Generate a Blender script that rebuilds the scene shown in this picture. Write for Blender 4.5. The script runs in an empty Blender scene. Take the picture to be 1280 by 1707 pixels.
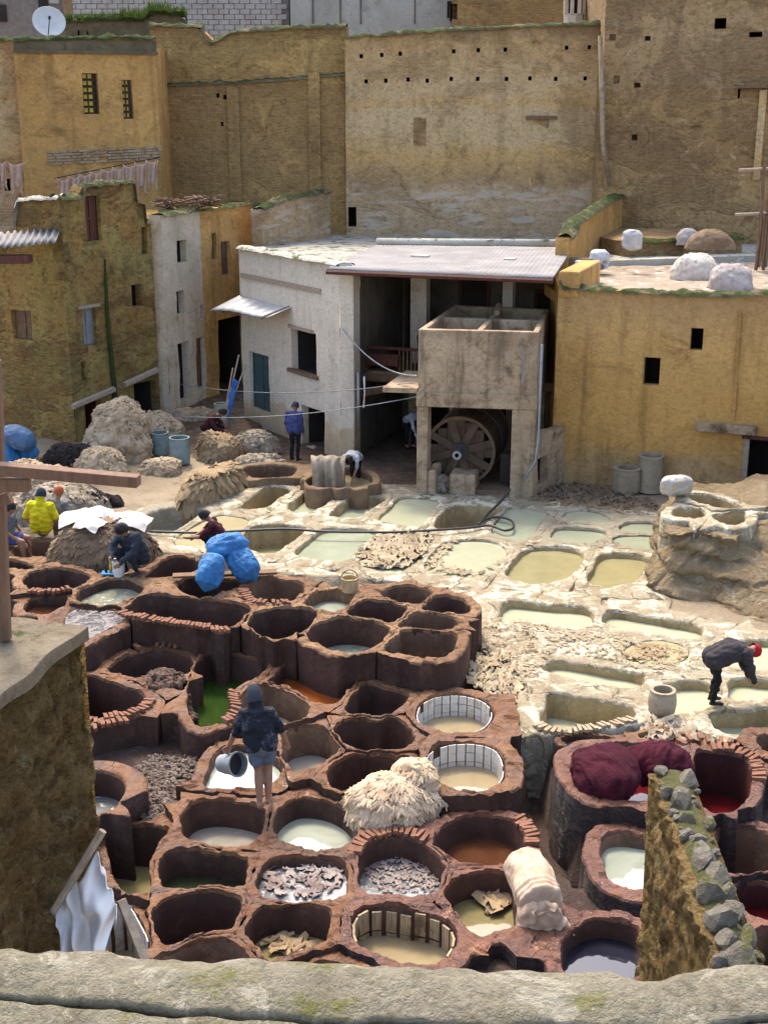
import bpy, bmesh, math, random
import numpy as np
from mathutils import Vector, Matrix, noise as mn
sc = bpy.context.scene
R = math.radians
# ------------------------------------------------------------------ camera, world, sun, exposure
CH, PITCH, FOC = 9.5, R(17), 2140.0          # eye height above the lime pits, tilt, focal length in photo pixels
cam = bpy.data.cameras.new('camera'); camo = bpy.data.objects.new('camera', cam)
sc.collection.objects.link(camo); sc.camera = camo
cam.sensor_fit = 'VERTICAL'; cam.sensor_height = 36; cam.lens = FOC * 36 / 1707
cam.clip_start = 0.1; cam.clip_end = 600
camo.location = (0, 0, CH); camo.rotation_euler = (R(90) - PITCH, 0, 0)
SUN_AZ, SUN_EL = R(-17), R(56)                # behind the far walls, a little to the left
world = bpy.data.worlds.new('World'); sc.world = world; world.use_nodes = True
wn = world.node_tree; bg = wn.nodes['Background']
sky = wn.nodes.new('ShaderNodeTexSky'); sky.sky_type = 'NISHITA'; sky.sun_disc = False
sky.sun_elevation = SUN_EL; sky.sun_rotation = SUN_AZ; sky.air_density = .85; sky.dust_density = 3.5; sky.ozone_density = 0
wn.links.new(sky.outputs[0], bg.inputs[0]); bg.inputs[1].default_value = 0.15
sl = bpy.data.lights.new('sun', 'SUN'); sl.energy = 1.2; sl.angle = R(10); sl.color = (1, .89, .72)
slo = bpy.data.objects.new('sun', sl); sc.collection.objects.link(slo)
sdir = Vector((math.sin(SUN_AZ) * math.cos(SUN_EL), math.cos(SUN_AZ) * math.cos(SUN_EL), math.sin(SUN_EL)))
slo.rotation_euler = sdir.to_track_quat('Z', 'Y').to_euler(); slo.location = sdir * 80
sc.view_settings.view_transform = 'Standard'; sc.view_settings.look = 'None'
sc.view_settings.exposure = 1.7; sc.view_settings.gamma = 1
sc.view_settings.use_curve_mapping = False
sc.render.engine = 'CYCLES'; sc.cycles.max_bounces = 6; sc.cycles.use_denoising = True
# ------------------------------------------------------------------ helpers
rnd = random.Random(7)
def ray(px, py):
    dx, dy = (px - 640) / FOC, (py - 853.5) / FOC
    s, c = math.sin(PITCH), math.cos(PITCH)
    return Vector((dx, c - dy * s, -s - dy * c))
def P(px, py, z=0.0):
    d = ray(px, py); t = (z - CH) / d.z
    return Vector((d.x * t, d.y * t, z))
def PY(px, py, Y):
    d = ray(px, py); t = Y / d.y
    return Vector((d.x * t, Y, CH + d.z * t))
def on_wall(A, B, px, py):                       # pixel -> (u, z) on the vertical plane through A and B
    d = ray(px, py); e = Vector((B[0] - A[0], B[1] - A[1])); L = e.length; e /= L
    n = Vector((-e.y, e.x)); t = (A[0] * n.x + A[1] * n.y) / (d.x * n.x + d.y * n.y)
    p = d * t
    return (p.x - A[0]) * e.x + (p.y - A[1]) * e.y, CH + p.z
def nz(p, s, o=0.0): return mn.noise(Vector((p[0] * s + o, p[1] * s - o, (p[2] if len(p) > 2 else 0) * s)))
def fb(p, s, o=0.0): return nz(p, s, o) + .5 * nz(p, s * 2.1, o + 3) + .25 * nz(p, s * 4.3, o + 7)
col = sc.collection
def link(name, me, parent=None):
    o = bpy.data.objects.new(name, me); col.objects.link(o)
    if parent is not None: o.parent = parent
    return o
def empty(name, loc, label, cat, group=None, rz=0.0):
    o = link(name, None); o.location = loc; o.rotation_euler.z = rz; o.empty_display_size = .2
    return tag(o, label, cat, group)
def tag(o, label=None, cat=None, group=None, kind=None):
    if label: o['label'] = label
    if cat: o['category'] = cat
    if group: o['group'] = group
    if kind: o['kind'] = kind
    return o
class MB:
    def __init__(s): s.v = []; s.f = []; s.m = []
    def add(s, vs, fs, mi=0):
        b = len(s.v); s.v += [tuple(v) for v in vs]; s.f += [tuple(b + i for i in f) for f in fs]; s.m += [mi] * len(fs); return s
    def box(s, c, d, M=None, mi=0):
        vs = [Vector((c[0] + d[0] * i / 2, c[1] + d[1] * j / 2, c[2] + d[2] * k / 2)) for k in (-1, 1) for j in (-1, 1) for i in (-1, 1)]
        if M is not None: vs = [M @ v for v in vs]
        return s.add(vs, [(0, 2, 3, 1), (4, 5, 7, 6), (0, 1, 5, 4), (2, 6, 7, 3), (0, 4, 6, 2), (1, 3, 7, 5)], mi)
    def prism(s, poly, z0, z1, mi=0):             # vertical prism from a counter-clockwise ground outline; z1 may be a list
        n = len(poly); zz = z1 if isinstance(z1, (list, tuple)) else [z1] * n
        vs = [(p[0], p[1], z0) for p in poly] + [(p[0], p[1], zz[i]) for i, p in enumerate(poly)]
        return s.add(vs, [tuple(range(n))[::-1], tuple(range(n, 2 * n))] + [(i, (i + 1) % n, n + (i + 1) % n, n + i) for i in range(n)], mi)
    def tube(s, pts, r, n=8, mi=0, cap=True):
        pts = [Vector(p) for p in pts]; k = len(pts); rr = r if isinstance(r, (list, tuple)) else [r] * k
        vs = []; a = None
        for i, p in enumerate(pts):
            t = (pts[min(i + 1, k - 1)] - pts[max(i - 1, 0)]).normalized()
            if a is None: a = t.orthogonal().normalized()
            a = (a - t * a.dot(t)).normalized(); b = t.cross(a)
            for j in range(n):
                q = 2 * math.pi * j / n; vs.append(p + (a * math.cos(q) + b * math.sin(q)) * rr[i])
        fs = [(i * n + j, i * n + (j + 1) % n, (i + 1) * n + (j + 1) % n, (i + 1) * n + j) for i in range(k - 1) for j in range(n)]
        if cap: fs += [tuple(range(n))[::-1], tuple(range((k - 1) * n, k * n))]
        return s.add(vs, fs, mi)
    def lathe(s, prof, n=24, c=(0, 0, 0), mi=0, M=None):
        vs = []; k = len(prof)
        for (r, z) in prof:
            for j in range(n):
                q = 2 * math.pi * j / n; v = Vector((c[0] + r * math.cos(q), c[1] + r * math.sin(q), c[2] + z)); vs.append(M @ v if M is not None else v)
        fs = [(i * n + j, i * n + (j + 1) % n, (i + 1) * n + (j + 1) % n, (i + 1) * n + j) for i in range(k - 1) for j in range(n)]
        return s.add(vs, fs, mi)
    def grid(s, fn, nu, nv, mi=0, loop=False):
        vs = [fn(i / nu, j / nv) for j in range(nv + 1) for i in range(nu + (0 if loop else 1))]
        w = nu if loop else nu + 1
        return s.add(vs, [(j * w + i, j * w + (i + 1) % w, (j + 1) * w + (i + 1) % w, (j + 1) * w + i) for j in range(nv) for i in range(nu)], mi)
    def build(s, name, mat, parent=None, smooth=False, bevel=0.0):
        me = bpy.data.meshes.new(name); me.from_pydata([tuple(v) for v in s.v], [], s.f)
        for m in (mat if isinstance(mat, (list, tuple)) else [mat]): me.materials.append(m)
        if any(s.m): me.polygons.foreach_set('material_index', s.m)
        me.update()
        if smooth: me.shade_smooth()
        o = link(name, me, parent)
        if bevel:
            b = o.modifiers.new('bevel', 'BEVEL'); b.width = bevel; b.segments = 2; b.limit_method = 'ANGLE'
        return o
def sub(mb, name, mat, parent, **k):              # a part: built in world space, kept under its thing
    o = mb.build(name, mat, parent, **k)
    if parent is not None: o.matrix_parent_inverse = parent_inv(parent)
    return o
def parent_inv(p):
    if p.parent is not None: return Matrix.Identity(4)
    return (Matrix.Translation(p.location) @ p.rotation_euler.to_matrix().to_4x4()).inverted()
def piece(name, me, parent, M):                    # one of many alike pieces: shares its mesh
    o = link(name, me, parent); o.matrix_parent_inverse = parent_inv(parent); o.matrix_basis = M; return o
def box_mesh(name, d, m, jit=0.0, seed=0):
    r = random.Random(seed); b = MB().box((0, 0, 0), d); b.v = [tuple(x + r.uniform(-jit, jit) for x in v) for v in b.v]
    me = bpy.data.meshes.new(name); me.from_pydata(b.v, [], b.f); me.materials.append(m); me.update(); return me
# ------------------------------------------------------------------ materials
def mat(name, fn):
    m = bpy.data.materials.new(name); m.use_nodes = True; t = m.node_tree
    b = t.nodes['Principled BSDF']; fn(t, b); return m
class NT:
    def __init__(s, t, b): s.t = t; s.b = b; s.geo = t.nodes.new('ShaderNodeNewGeometry')
    def n(s, kind, **k):
        x = s.t.nodes.new('ShaderNode' + kind)
        for a, v in k.items(): setattr(x, a, v)
        return x
    def l(s, a, b): s.t.links.new(a, b)
    def pos(s, sc=(1, 1, 1), obj=False):
        m = s.n('Mapping'); m.inputs[3].default_value = sc
        if obj: s.l(s.n('TexCoord').outputs['Object'], m.inputs[0])
        else: s.l(s.geo.outputs['Position'], m.inputs[0])
        return m.outputs[0]
    def noise(s, scale, detail=5, rough=.6, sc=(1, 1, 1), dist=0, obj=False):
        x = s.n('TexNoise'); x.inputs['Scale'].default_value = scale; x.inputs['Detail'].default_value = detail
        x.inputs['Roughness'].default_value = rough; x.inputs['Distortion'].default_value = dist
        s.l(s.pos(sc, obj), x.inputs['Vector']); return x.outputs[0]
    def ramp(s, v, lo, hi):
        x = s.n('MapRange'); x.interpolation_type = 'SMOOTHSTEP'
        x.inputs[1].default_value = lo; x.inputs[2].default_value = hi; s.l(v, x.inputs[0]); return x.outputs[0]
    def mul(s, a, b, op='MULTIPLY'):
        x = s.n('Math', operation=op)
        for i, q in enumerate((a, b)):
            if isinstance(q, (int, float)): x.inputs[i].default_value = q
            else: s.l(q, x.inputs[i])
        return x.outputs[0]
    def mix(s, f, a, b, mode='MIX'):
        x = s.n('Mix', data_type='RGBA', blend_type=mode)
        for i, q in ((0, f), (6, a), (7, b)):
            if isinstance(q, tuple): x.inputs[i].default_value = (*q, 1)
            elif isinstance(q, (int, float)): x.inputs[i].default_value = q
            else: s.l(q, x.inputs[i])
        return x.outputs[2]
    def bump(s, h, strength, dist=.02, prev=None):
        x = s.n('Bump'); x.inputs['Strength'].default_value = strength; x.inputs['Distance'].default_value = dist
        s.l(h, x.inputs['Height'])
        if prev is not None: s.l(prev, x.inputs['Normal'])
        return x.outputs[0]
    def out(s, c, rough=.9, normal=None, spec=.3):
        if isinstance(c, tuple): s.b.inputs['Base Color'].default_value = (*c, 1)
        else: s.l(c, s.b.inputs['Base Color'])
        if isinstance(rough, (int, float)): s.b.inputs['Roughness'].default_value = rough
        else: s.l(rough, s.b.inputs['Roughness'])
        s.b.inputs['Specular IOR Level'].default_value = spec
        if normal is not None: s.l(normal, s.b.inputs['Normal'])
def earth(name, c1, c2, c3, scale=1.0, bump=.6, bd=.03, rough=.92, streak=0.0, moss=0.0, spots=None, brick=0.0, wet=0.0, brickcol=(.22, .15, .085), ang=0.0, mossc=(.055, .075, .018), fine=14.0, spec=.25, cracks=0.0, bands=None, bandmix=.75, stain=0.0, grit=0.0, wash=None):
    """mud, plaster and masonry: three colours in patches, running stains, exposed brick courses, moss on flat tops"""
    def fn(t, b):
        q = NT(t, b)
        n1 = q.noise(.55 * scale, 6, .62, dist=.6); n2 = q.noise(2.3 * scale, 8, .68); n3 = q.noise(fine * scale, 6, .7)
        c = q.mix(q.ramp(n1, .38, .62), c1, c2); c = q.mix(q.ramp(n2, .5, .72), c, c3)
        if bands:
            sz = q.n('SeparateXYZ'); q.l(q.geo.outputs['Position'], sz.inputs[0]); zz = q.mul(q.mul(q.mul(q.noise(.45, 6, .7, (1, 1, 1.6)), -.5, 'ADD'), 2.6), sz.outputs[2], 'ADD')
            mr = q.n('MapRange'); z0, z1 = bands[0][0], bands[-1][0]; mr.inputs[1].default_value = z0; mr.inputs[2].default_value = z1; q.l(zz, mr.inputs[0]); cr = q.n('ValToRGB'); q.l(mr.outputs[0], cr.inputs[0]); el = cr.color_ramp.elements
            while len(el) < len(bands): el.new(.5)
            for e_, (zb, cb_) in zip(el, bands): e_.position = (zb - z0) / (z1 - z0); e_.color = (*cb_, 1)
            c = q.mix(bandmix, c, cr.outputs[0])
        c = q.mix(q.mul(q.ramp(n3, .35, .75), .42), c, tuple(x * .42 for x in c1))
        h = q.mul(n3, q.mul(n2, 1.6), 'ADD'); nrm = None
        if streak:
            st = q.noise(2.2, 5, .6, (1, 1, .09)); c = q.mix(q.mul(q.ramp(st, .48, .72), streak), c, tuple(x * .42 for x in c2))
        if grit:
            g1 = q.noise(5.0, 5, .8, (1, 1, 1.7)); c = q.mix(q.mul(q.ramp(g1, .46, .66), grit), c, (.42, .37, .31), 'MULTIPLY'); g2 = q.noise(3.3, 6, .8, (1.4, 1.4, 2.4)); c = q.mix(q.mul(q.ramp(g2, .54, .68), grit * .7), c, (1.35, 1.3, 1.2), 'MULTIPLY'); h = q.mul(h, q.mul(g1, -2.0), 'ADD')
        if stain:
            s2 = q.noise(.75 * scale, 9, .78, dist=1.4); c = q.mix(q.mul(q.ramp(s2, .52, .68), stain), c, (.4, .35, .3), 'MULTIPLY'); s3 = q.noise(4.5, 7, .75); c = q.mix(q.mul(q.ramp(s3, .55, .7), stain * .8), c, (.5, .44, .38), 'MULTIPLY')
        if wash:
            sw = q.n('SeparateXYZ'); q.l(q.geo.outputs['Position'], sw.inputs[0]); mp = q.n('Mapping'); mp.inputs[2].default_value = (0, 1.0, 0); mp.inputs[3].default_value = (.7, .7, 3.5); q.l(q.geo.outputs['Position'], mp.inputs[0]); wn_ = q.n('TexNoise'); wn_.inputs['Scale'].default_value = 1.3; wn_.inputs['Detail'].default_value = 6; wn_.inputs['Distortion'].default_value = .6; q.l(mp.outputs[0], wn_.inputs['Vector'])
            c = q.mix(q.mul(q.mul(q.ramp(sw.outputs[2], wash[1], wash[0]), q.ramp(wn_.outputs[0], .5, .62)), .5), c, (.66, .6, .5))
        if spots:
            sp = q.noise(1.1 * scale, 7, .75, dist=1.2); c = q.mix(q.ramp(sp, spots[1], spots[1] + .07), c, spots[0])
        if brick:
            m = q.n('Mapping'); m.inputs[2].default_value = (0, 0, ang); q.l(q.geo.outputs['Position'], m.inputs[0])
            sx = q.n('SeparateXYZ'); q.l(m.outputs[0], sx.inputs[0]); cb = q.n('CombineXYZ')
            wob = q.mul(q.mul(q.noise(.9, 3), .35), sx.outputs[2], 'ADD')
            q.l(sx.outputs[0], cb.inputs[0]); q.l(wob, cb.inputs[1])
            bt = q.n('TexBrick'); bt.inputs['Scale'].default_value = 1; bt.inputs['Brick Width'].default_value = .3; bt.inputs['Row Height'].default_value = .105
            bt.inputs['Mortar Size'].default_value = .017; bt.inputs['Mortar Smooth'].default_value = .4
            bt.inputs['Color1'].default_value = (*brickcol, 1); bt.inputs['Color2'].default_value = (*[x * .62 for x in brickcol], 1)
            bt.inputs['Mortar'].default_value = (*[x * .35 for x in brickcol], 1); q.l(cb.outputs[0], bt.inputs['Vector'])
            mk = q.ramp(q.noise(.33 * scale, 5, .66, (1, 1, 1.5), dist=.8), .62 - brick * .4, .70 - brick * .4)
            bc = q.mix(.72, bt.outputs['Color'], c, 'MIX'); c = q.mix(mk, c, bc)
            sn = q.noise(2.2, 7, .75, (1.3, 1.3, 4.5), dist=.5); c = q.mix(q.mul(q.mul(q.ramp(sn, .46, .7), mk), .6), c, tuple(x * .45 for x in brickcol)); h = q.mul(h, q.mul(q.mul(sn, mk), 2.0), 'ADD')
            nrm = q.bump(q.mul(q.mul(bt.outputs['Fac'], mk), -1.0), .25, .02)
        if cracks:
            vo = q.n('TexVoronoi', feature='DISTANCE_TO_EDGE'); vo.inputs['Scale'].default_value = cracks
            wv = q.n('VectorMath', operation='ADD'); nv_ = q.n('TexNoise'); nv_.inputs['Scale'].default_value = 5; ps = q.pos(); q.l(ps, nv_.inputs['Vector']); sv = q.n('VectorMath', operation='SCALE'); sv.inputs[3].default_value = .22
            q.l(nv_.outputs[1], sv.inputs[0]); q.l(ps, wv.inputs[0]); q.l(sv.outputs[0], wv.inputs[1]); q.l(wv.outputs[0], vo.inputs['Vector'])
            ck = q.mul(q.ramp(vo.outputs[0], .0, .035), q.ramp(q.noise(1.1, 4), .58, .5), 'MAXIMUM'); c = q.mix(ck, tuple(x * .4 for x in c1), c); nrm = q.bump(ck, .7, .03, nrm)
        if moss:
            sx = q.n('SeparateXYZ'); q.l(q.geo.outputs['Normal'], sx.inputs[0])
            mk = q.mul(q.ramp(sx.outputs[2], .25, .8), q.ramp(q.noise(2.6, 6, .7), .62 - .3 * moss, .72 - .3 * moss))
            c = q.mix(mk, c, mossc)
        rr = rough
        if wet: rr = q.mul(q.mul(q.ramp(n2, .4, .6), wet), -1.0, 'MULTIPLY'); rr = q.mul(rr, rough, 'ADD')
        q.out(c, rr, q.bump(h, bump, bd, nrm), spec)
    return mat(name, fn)
def liquid(name, c, c2=None, rough=.06, scum=None, scum_t=.6, scale=3.0, bump=.02):
    def fn(t, b):
        q = NT(t, b); n = q.noise(scale * .6, 4, .6, dist=.8)
        k = q.mix(q.ramp(n, .35, .7), c, c2 or tuple(x * .86 for x in c)); rr = rough
        if scum:
            s = q.noise(scale * 2.4, 8, .75, dist=.5); f = q.ramp(s, scum_t, scum_t + .07); k = q.mix(f, k, scum); rr = q.mul(q.mul(f, .6), rough, 'ADD')
        q.out(k, rr, q.bump(q.noise(9, 3), bump, .01), 1.0)
    return mat(name, fn)
def plain(name, c, rough=.7, var=.25, scale=6.0, bump=.15, spec=.4, metal=0.0, bd=.01, sc3=(1, 1, 1), dirt=None):
    def fn(t, b):
        q = NT(t, b); n = q.noise(scale, 6, .65, sc3, obj=False); k = q.mix(q.ramp(n, .3, .7), c, tuple(x * (1 - var) for x in c))
        if dirt: k = q.mix(q.ramp(q.noise(scale * .45, 6, .7), .52, .68), k, dirt)
        q.out(k, rough, q.bump(q.noise(scale * 3, 5, .7, sc3), bump, bd), spec); b.inputs['Metallic'].default_value = metal
    return mat(name, fn)
from mathutils.kdtree import KDTree
# ------------------------------------------------------------------ shared materials
M = {}
M['rim'] = earth('dyed_adobe', (0.209, 0.0963, 0.0408), (0.142, 0.0611, 0.0286), (0.057, 0.0279, 0.0177), 1.6, .9, .03, .9, spots=((.43, .27, .175), .62), wet=.5, spec=.4, cracks=3.2, stain=.95)
M['rim_wet'] = earth('wet_maroon_adobe', (0.18, 0.0679, 0.0336), (0.12, 0.0446, 0.0272), (0.06, 0.0262, 0.0192), 1.8, .9, .03, .7, spots=((.33, .15, .07), .6), wet=.6, spec=.5, cracks=3.2, stain=.5)
M['rim_dry'] = earth('dry_adobe', (0.3, 0.179, 0.096), (0.21, 0.112, 0.06), (0.11, 0.0582, 0.0336), 1.6, .9, .03, .92, spots=((0.4, 0.272, 0.152), .6), cracks=3.0, stain=.6)
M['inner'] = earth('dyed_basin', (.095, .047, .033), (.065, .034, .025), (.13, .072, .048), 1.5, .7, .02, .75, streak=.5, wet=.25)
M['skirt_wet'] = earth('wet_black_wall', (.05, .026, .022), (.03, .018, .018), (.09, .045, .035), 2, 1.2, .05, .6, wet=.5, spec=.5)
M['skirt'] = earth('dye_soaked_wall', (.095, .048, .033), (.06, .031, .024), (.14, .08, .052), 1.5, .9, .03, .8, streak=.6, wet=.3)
M['inner_tan'] = earth('stained_basin', (.2, .12, .07), (.12, .07, .045), (.27, .18, .11), 1.5, .7, .02, .85, streak=.6)
M['inner_red'] = earth('red_basin', (.075, .02, .018), (.05, .018, .016), (.1, .03, .022), 1.5, .6, .02, .7, streak=.4, wet=.3)
M['lime'] = earth('lime_crust', (0.424, 0.358, 0.242), (0.345, 0.28, 0.176), (0.233, 0.171, 0.0975), 1.5, 1.1, .04, .93, spots=((0.615, 0.555, 0.408), .5), cracks=1.2, stain=.3)
M['lime_in'] = earth('lime_basin', (0.44, 0.339, 0.172), (0.35, 0.262, 0.125), (0.5, 0.407, 0.241), 1.6, .8, .03, .9, streak=.6, stain=.5)
M['lime_grey'] = earth('lime_grey', (.36, .32, .23), (.28, .24, .165), (.21, .16, .1), 1.5, 1.0, .03, .93, spots=((.44, .4, .31), .56), cracks=1.8)
M['mudwall'] = earth('mud_brown', (.26, .175, .1), (.19, .12, .068), (.13, .085, .05), 1.4, 1.0, .03, .92)
M['brick'] = earth('old_brick', (.26, .125, .075), (.19, .088, .055), (.1, .05, .036), 6, .7, .01, .93, spots=((.34, .21, .14), .6))
M['brick_pale'] = earth('pale_brick', (.46, .36, .24), (.36, .26, .16), (.26, .17, .1), 6, .7, .01, .93)
M['tile'] = plain('glazed_tile', (.66, .63, .56), .25, .22, 5, .05, .5, dirt=(.42, .3, .17))
M['ground'] = earth('yard_mud', (.36, .29, .19), (.27, .205, .13), (.19, .13, .08), 1.2, 1.0, .04, .9, wet=.3)
M['ground_brown'] = earth('wet_shaded_mud', (.15, .1, .065), (.1, .068, .045), (.22, .155, .1), 1.6, 1.0, .05, .8, wet=.4)  # wet brown mud, with house and gallery shade put into the colour
M['ground_dark'] = earth('dye_mud', (.1, .065, .05), (.065, .04, .033), (.16, .11, .085), 2, 1.0, .05, .75, wet=.5)
L = {}
L['lime'] = liquid('lime_water', (.4, .405, .265), (.44, .44, .3), .1, bump=.03, scum=(.5, .49, .38), scum_t=.66)
L['green'] = liquid('green_lime_water', (.3, .33, .225), (.34, .36, .255), .1, bump=.03, scum=(.42, .43, .33), scum_t=.68)
L['olive'] = liquid('olive_lime_water', (.31, .275, .14), (.27, .24, .12), .09, bump=.03, scum=(.38, .34, .18), scum_t=.66)
L['cream'] = liquid('cream_water', (.42, .36, .21), (.37, .31, .17), .1)
L['milky'] = liquid('milky_dye', (.33, .3, .25), (.24, .215, .175), .05, bump=.04, scum=(.4, .37, .32), scum_t=.6)
L['white'] = liquid('white_lime_milk', (.34, .36, .29), (.25, .275, .21), .05, bump=.04, scum=(.42, .42, .37), scum_t=.64)
L['tan'] = liquid('tan_dye', (.33, .265, .15), (.28, .215, .12), .05, bump=.04, scum=(.4, .35, .25), scum_t=.68)
L['brown'] = liquid('brown_dye', (.09, .035, .016), (.06, .024, .012), .04)
L['orange'] = liquid('orange_dye', (.22, .06, .012), (.17, .042, .008), .04)
L['red'] = liquid('red_dye', (.09, .006, .008), (.065, .005, .007), .03)
L['indigo'] = liquid('indigo_dye', (.012, .013, .022), (.02, .02, .03), .03, scum=(.3, .3, .32), scum_t=.74)
L['darkgreen'] = liquid('dark_green_water', (.02, .026, .012), (.035, .04, .02), .05)
L['algae'] = liquid('algae_water', (.02, .045, .007), (.03, .055, .01), .05)
L['foam'] = liquid('foamy_water', (.13, .13, .125), (.2, .195, .19), .1, scum=(.42, .4, .385), scum_t=.55, scale=4)
L['scummy'] = liquid('scummy_water', (.27, .28, .2), (.2, .2, .15), .08, scum=(.45, .43, .38), scum_t=.55, scale=4)
L['blackwet'] = liquid('black_sludge', (.035, .03, .034), (.06, .05, .05), .16, scum=(.13, .1, .095), scum_t=.5, scale=3, bump=.6)
L['blue'] = liquid('blue_water', (.13, .17, .18), (.16, .2, .2), .06)
L['yellow'] = liquid('yellow_dye', (.23, .195, .09), (.17, .145, .065), .04, bump=.04, scum=(.3, .27, .17), scum_t=.66)
# ------------------------------------------------------------------ vats: inner lip outlines, read in several enlargements of the photograph
VW = {'A': (0, 900, 420 / 1280), 'B': (360, 940, 500 / 1280), 'C': (140, 1220, 420 / 1280), 'D': (520, 1220, 440 / 1280), 'E': (840, 1160, 440 / 1280),
      'F': (680, 780, 600 / 1280), 'G': (260, 740, 500 / 1280), 'L': (0, 640, 420 / 1280), 'Z': (0, 0, 1)}
ZA, ZC, ZD, ZE = .65, .15, -.1, .22
V = []
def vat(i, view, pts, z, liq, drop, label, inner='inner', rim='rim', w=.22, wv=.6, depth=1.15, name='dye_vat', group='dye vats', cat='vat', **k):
    ox, oy, s = VW[view]; q = [P(ox + a * s, oy + b * s, z) for a, b in zip(pts[::2], pts[1::2])]
    V.append(dict(i=i, q=q, z=z, liq=liq, drop=drop, label=label, inner=inner, rim=rim, w=w, wv=wv, depth=max(depth, drop + .15), name=name, group=group, cat=cat, **k))
def pit(i, view, pts, liq, drop, label, z=0.0, inner='lime_in', rim='lime', w=.55, wv=1.3, depth=.8, **k):
    vat(i, view, pts, z, liq, drop, label, inner, rim, w, wv, depth, 'lime_pit', 'lime pits', 'pit', **k)
# raised block and the vats at the far left
vat('A1', 'L', [70,850,110,810,180,790,260,790,290,810,275,850,220,868,140,878,85,870], .5, None, 0, 'empty brown vat in front of the seated man in yellow', 'inner_tan', 'rim_dry')
vat('A2', 'L', [10,895,60,893,120,898,175,915,180,935,140,945,60,930,20,915], .55, 'darkgreen', .6, 'narrow dark vat beside the timber post, left of the hide heap', rim='rim_dry')
vat('A3', 'A', [120,200,150,165,220,143,300,138,390,150,450,170,455,195,400,230,320,250,220,255,150,238], ZA, 'darkgreen', 1.0, 'dark oval vat left of the crouching man with the white bucket', rim='rim_dry')
vat('A4', 'A', [385,290,420,250,490,215,570,195,660,200,715,225,730,245,700,275,640,300,560,325,480,325,420,315], ZA, 'scummy', .22, 'round vat of scummy grey water below the white bucket', rim='rim_dry')
vat('A5', 'A', [125,340,150,300,210,285,320,285,345,300,320,335,240,362,150,358], ZA-.1, 'brown', .2, 'small vat of brown water behind the rubble corner wall')
vat('A6', 'A', [330,400,370,350,450,345,560,350,620,370,640,400,560,440,470,490,400,520,350,500], ZA-.08, 'blackwet', .03, 'shallow vat filled with black sludge beside the long trough')
vat('A7', 'A', [640,340,700,290,770,270,900,275,1050,295,1180,310,1260,335,1265,360,1220,405,1150,440,1050,430,900,410,760,390,660,375], ZA, 'darkgreen', 1.05, 'long dark trough in front of the blue sacks', rim='rim')
vat('A8', 'A', [735,185,790,130,850,85,930,72,1000,88,1012,115,990,150,900,175,810,188], ZA, 'darkgreen', 1.0, 'dark pointed vat between the crouching man and the blue sacks', rim='rim_dry')
vat('A9', 'A', [905,235,940,190,1010,175,1100,190,1240,205,1200,240,1110,265,1040,285,960,268], ZA, None, 0, 'black vat under the plank that carries the blue sacks', rim='rim_dry')
vat('B1', 'B', [140,110,165,75,220,55,300,62,365,75,378,95,345,135,290,155,215,158,160,148], ZA, None, 0, 'empty tan vat with a fan of rim bricks right of the sacks', 'inner_tan', 'rim_dry')
vat('B2', 'B', [375,160,430,110,500,98,570,115,588,135,560,175,500,195,420,185], ZA, 'white', .3, 'vat of pale water in front of the yellow basket bucket', 'inner_tan', 'rim_dry')
vat('B3', 'B', [130,250,170,205,250,180,340,178,415,190,432,210,390,270,320,305,250,315,180,295], ZA, None, 0, 'empty round brown vat left of the vat with green scum', 'inner', 'rim_dry')
vat('B4', 'B', [385,295,440,245,540,220,640,228,720,255,740,275,705,325,640,360,560,375,470,350,410,320], ZA, 'scummy', .58, 'largest round vat of the raised block, green water deep inside', 'inner', 'rim_dry')
vat('B5', 'B', [560,205,620,155,700,150,790,170,818,190,790,220,740,245,650,225], ZA, None, 0, 'small dark vat in the middle of the raised block', 'inner', 'rim_dry')
vat('B6', 'B', [703,130,730,95,800,80,880,90,922,115,900,145,850,165,770,155], ZA, None, 0, 'arched brown vat at the far edge of the raised block', 'inner_tan', 'rim_dry')
vat('B7', 'B', [880,180,930,140,990,125,1060,150,1085,180,1070,205,1000,205,930,195], ZA, 'blue', .5, 'vat with bluish water at the right corner of the raised block', 'inner', 'rim_dry')
vat('B8', 'B', [775,260,830,215,900,195,1000,215,1035,240,1010,275,920,280,830,270], ZA, None, 0, 'empty brown vat behind the square vat of the raised block', 'inner_tan', 'rim_dry')
vat('B9', 'B', [715,352,775,300,800,278,900,280,1000,292,1030,315,990,375,960,392,860,385,770,368], ZA, None, 0, 'square brown vat at the near right corner of the raised block', 'inner_tan', 'rim_dry')
# lower left and middle vats
vat('C1', 'A', [410,690,470,680,540,705,640,740,710,760,735,795,710,840,640,870,540,890,460,905,430,870,412,800], ZC, None, 0, 'dark kidney-shaped vat beside the rubble corner wall')
vat('C2', 'A', [545,650,620,590,700,560,800,540,900,555,970,590,975,650,960,720,920,760,880,755,800,735,760,710,700,690,620,670], ZC, None, 0, 'broken dark vat with rubble inside, left of the green vat')
vat('C3', 'Z', [322,1112,345,1085,385,1085,430,1098,446,1108,425,1128,395,1145,380,1155,385,1180,370,1200,345,1210,322,1200,312,1160], ZC, 'algae', .55, 'vat of bright green algae water beside the brick rubble')
vat('C4', 'B', [225,495,270,450,320,405,420,420,540,445,600,465,590,490,560,530,520,580,470,590,400,575,320,525], ZC, 'orange', .3, 'square vat of orange dye behind the walking man')
vat('C5', 'B', [95,590,130,530,200,510,280,530,370,575,400,610,370,655,330,672,250,680,150,660,110,640], ZC, 'scummy', .55, 'vat right behind the head of the walking man', 'inner_tan')
vat('C6', 'B', [555,610,600,540,635,500,720,520,820,548,790,600,740,635,640,640], ZC-.02, None, 0, 'dark square vat between the orange vat and the tiled vats')
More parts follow.
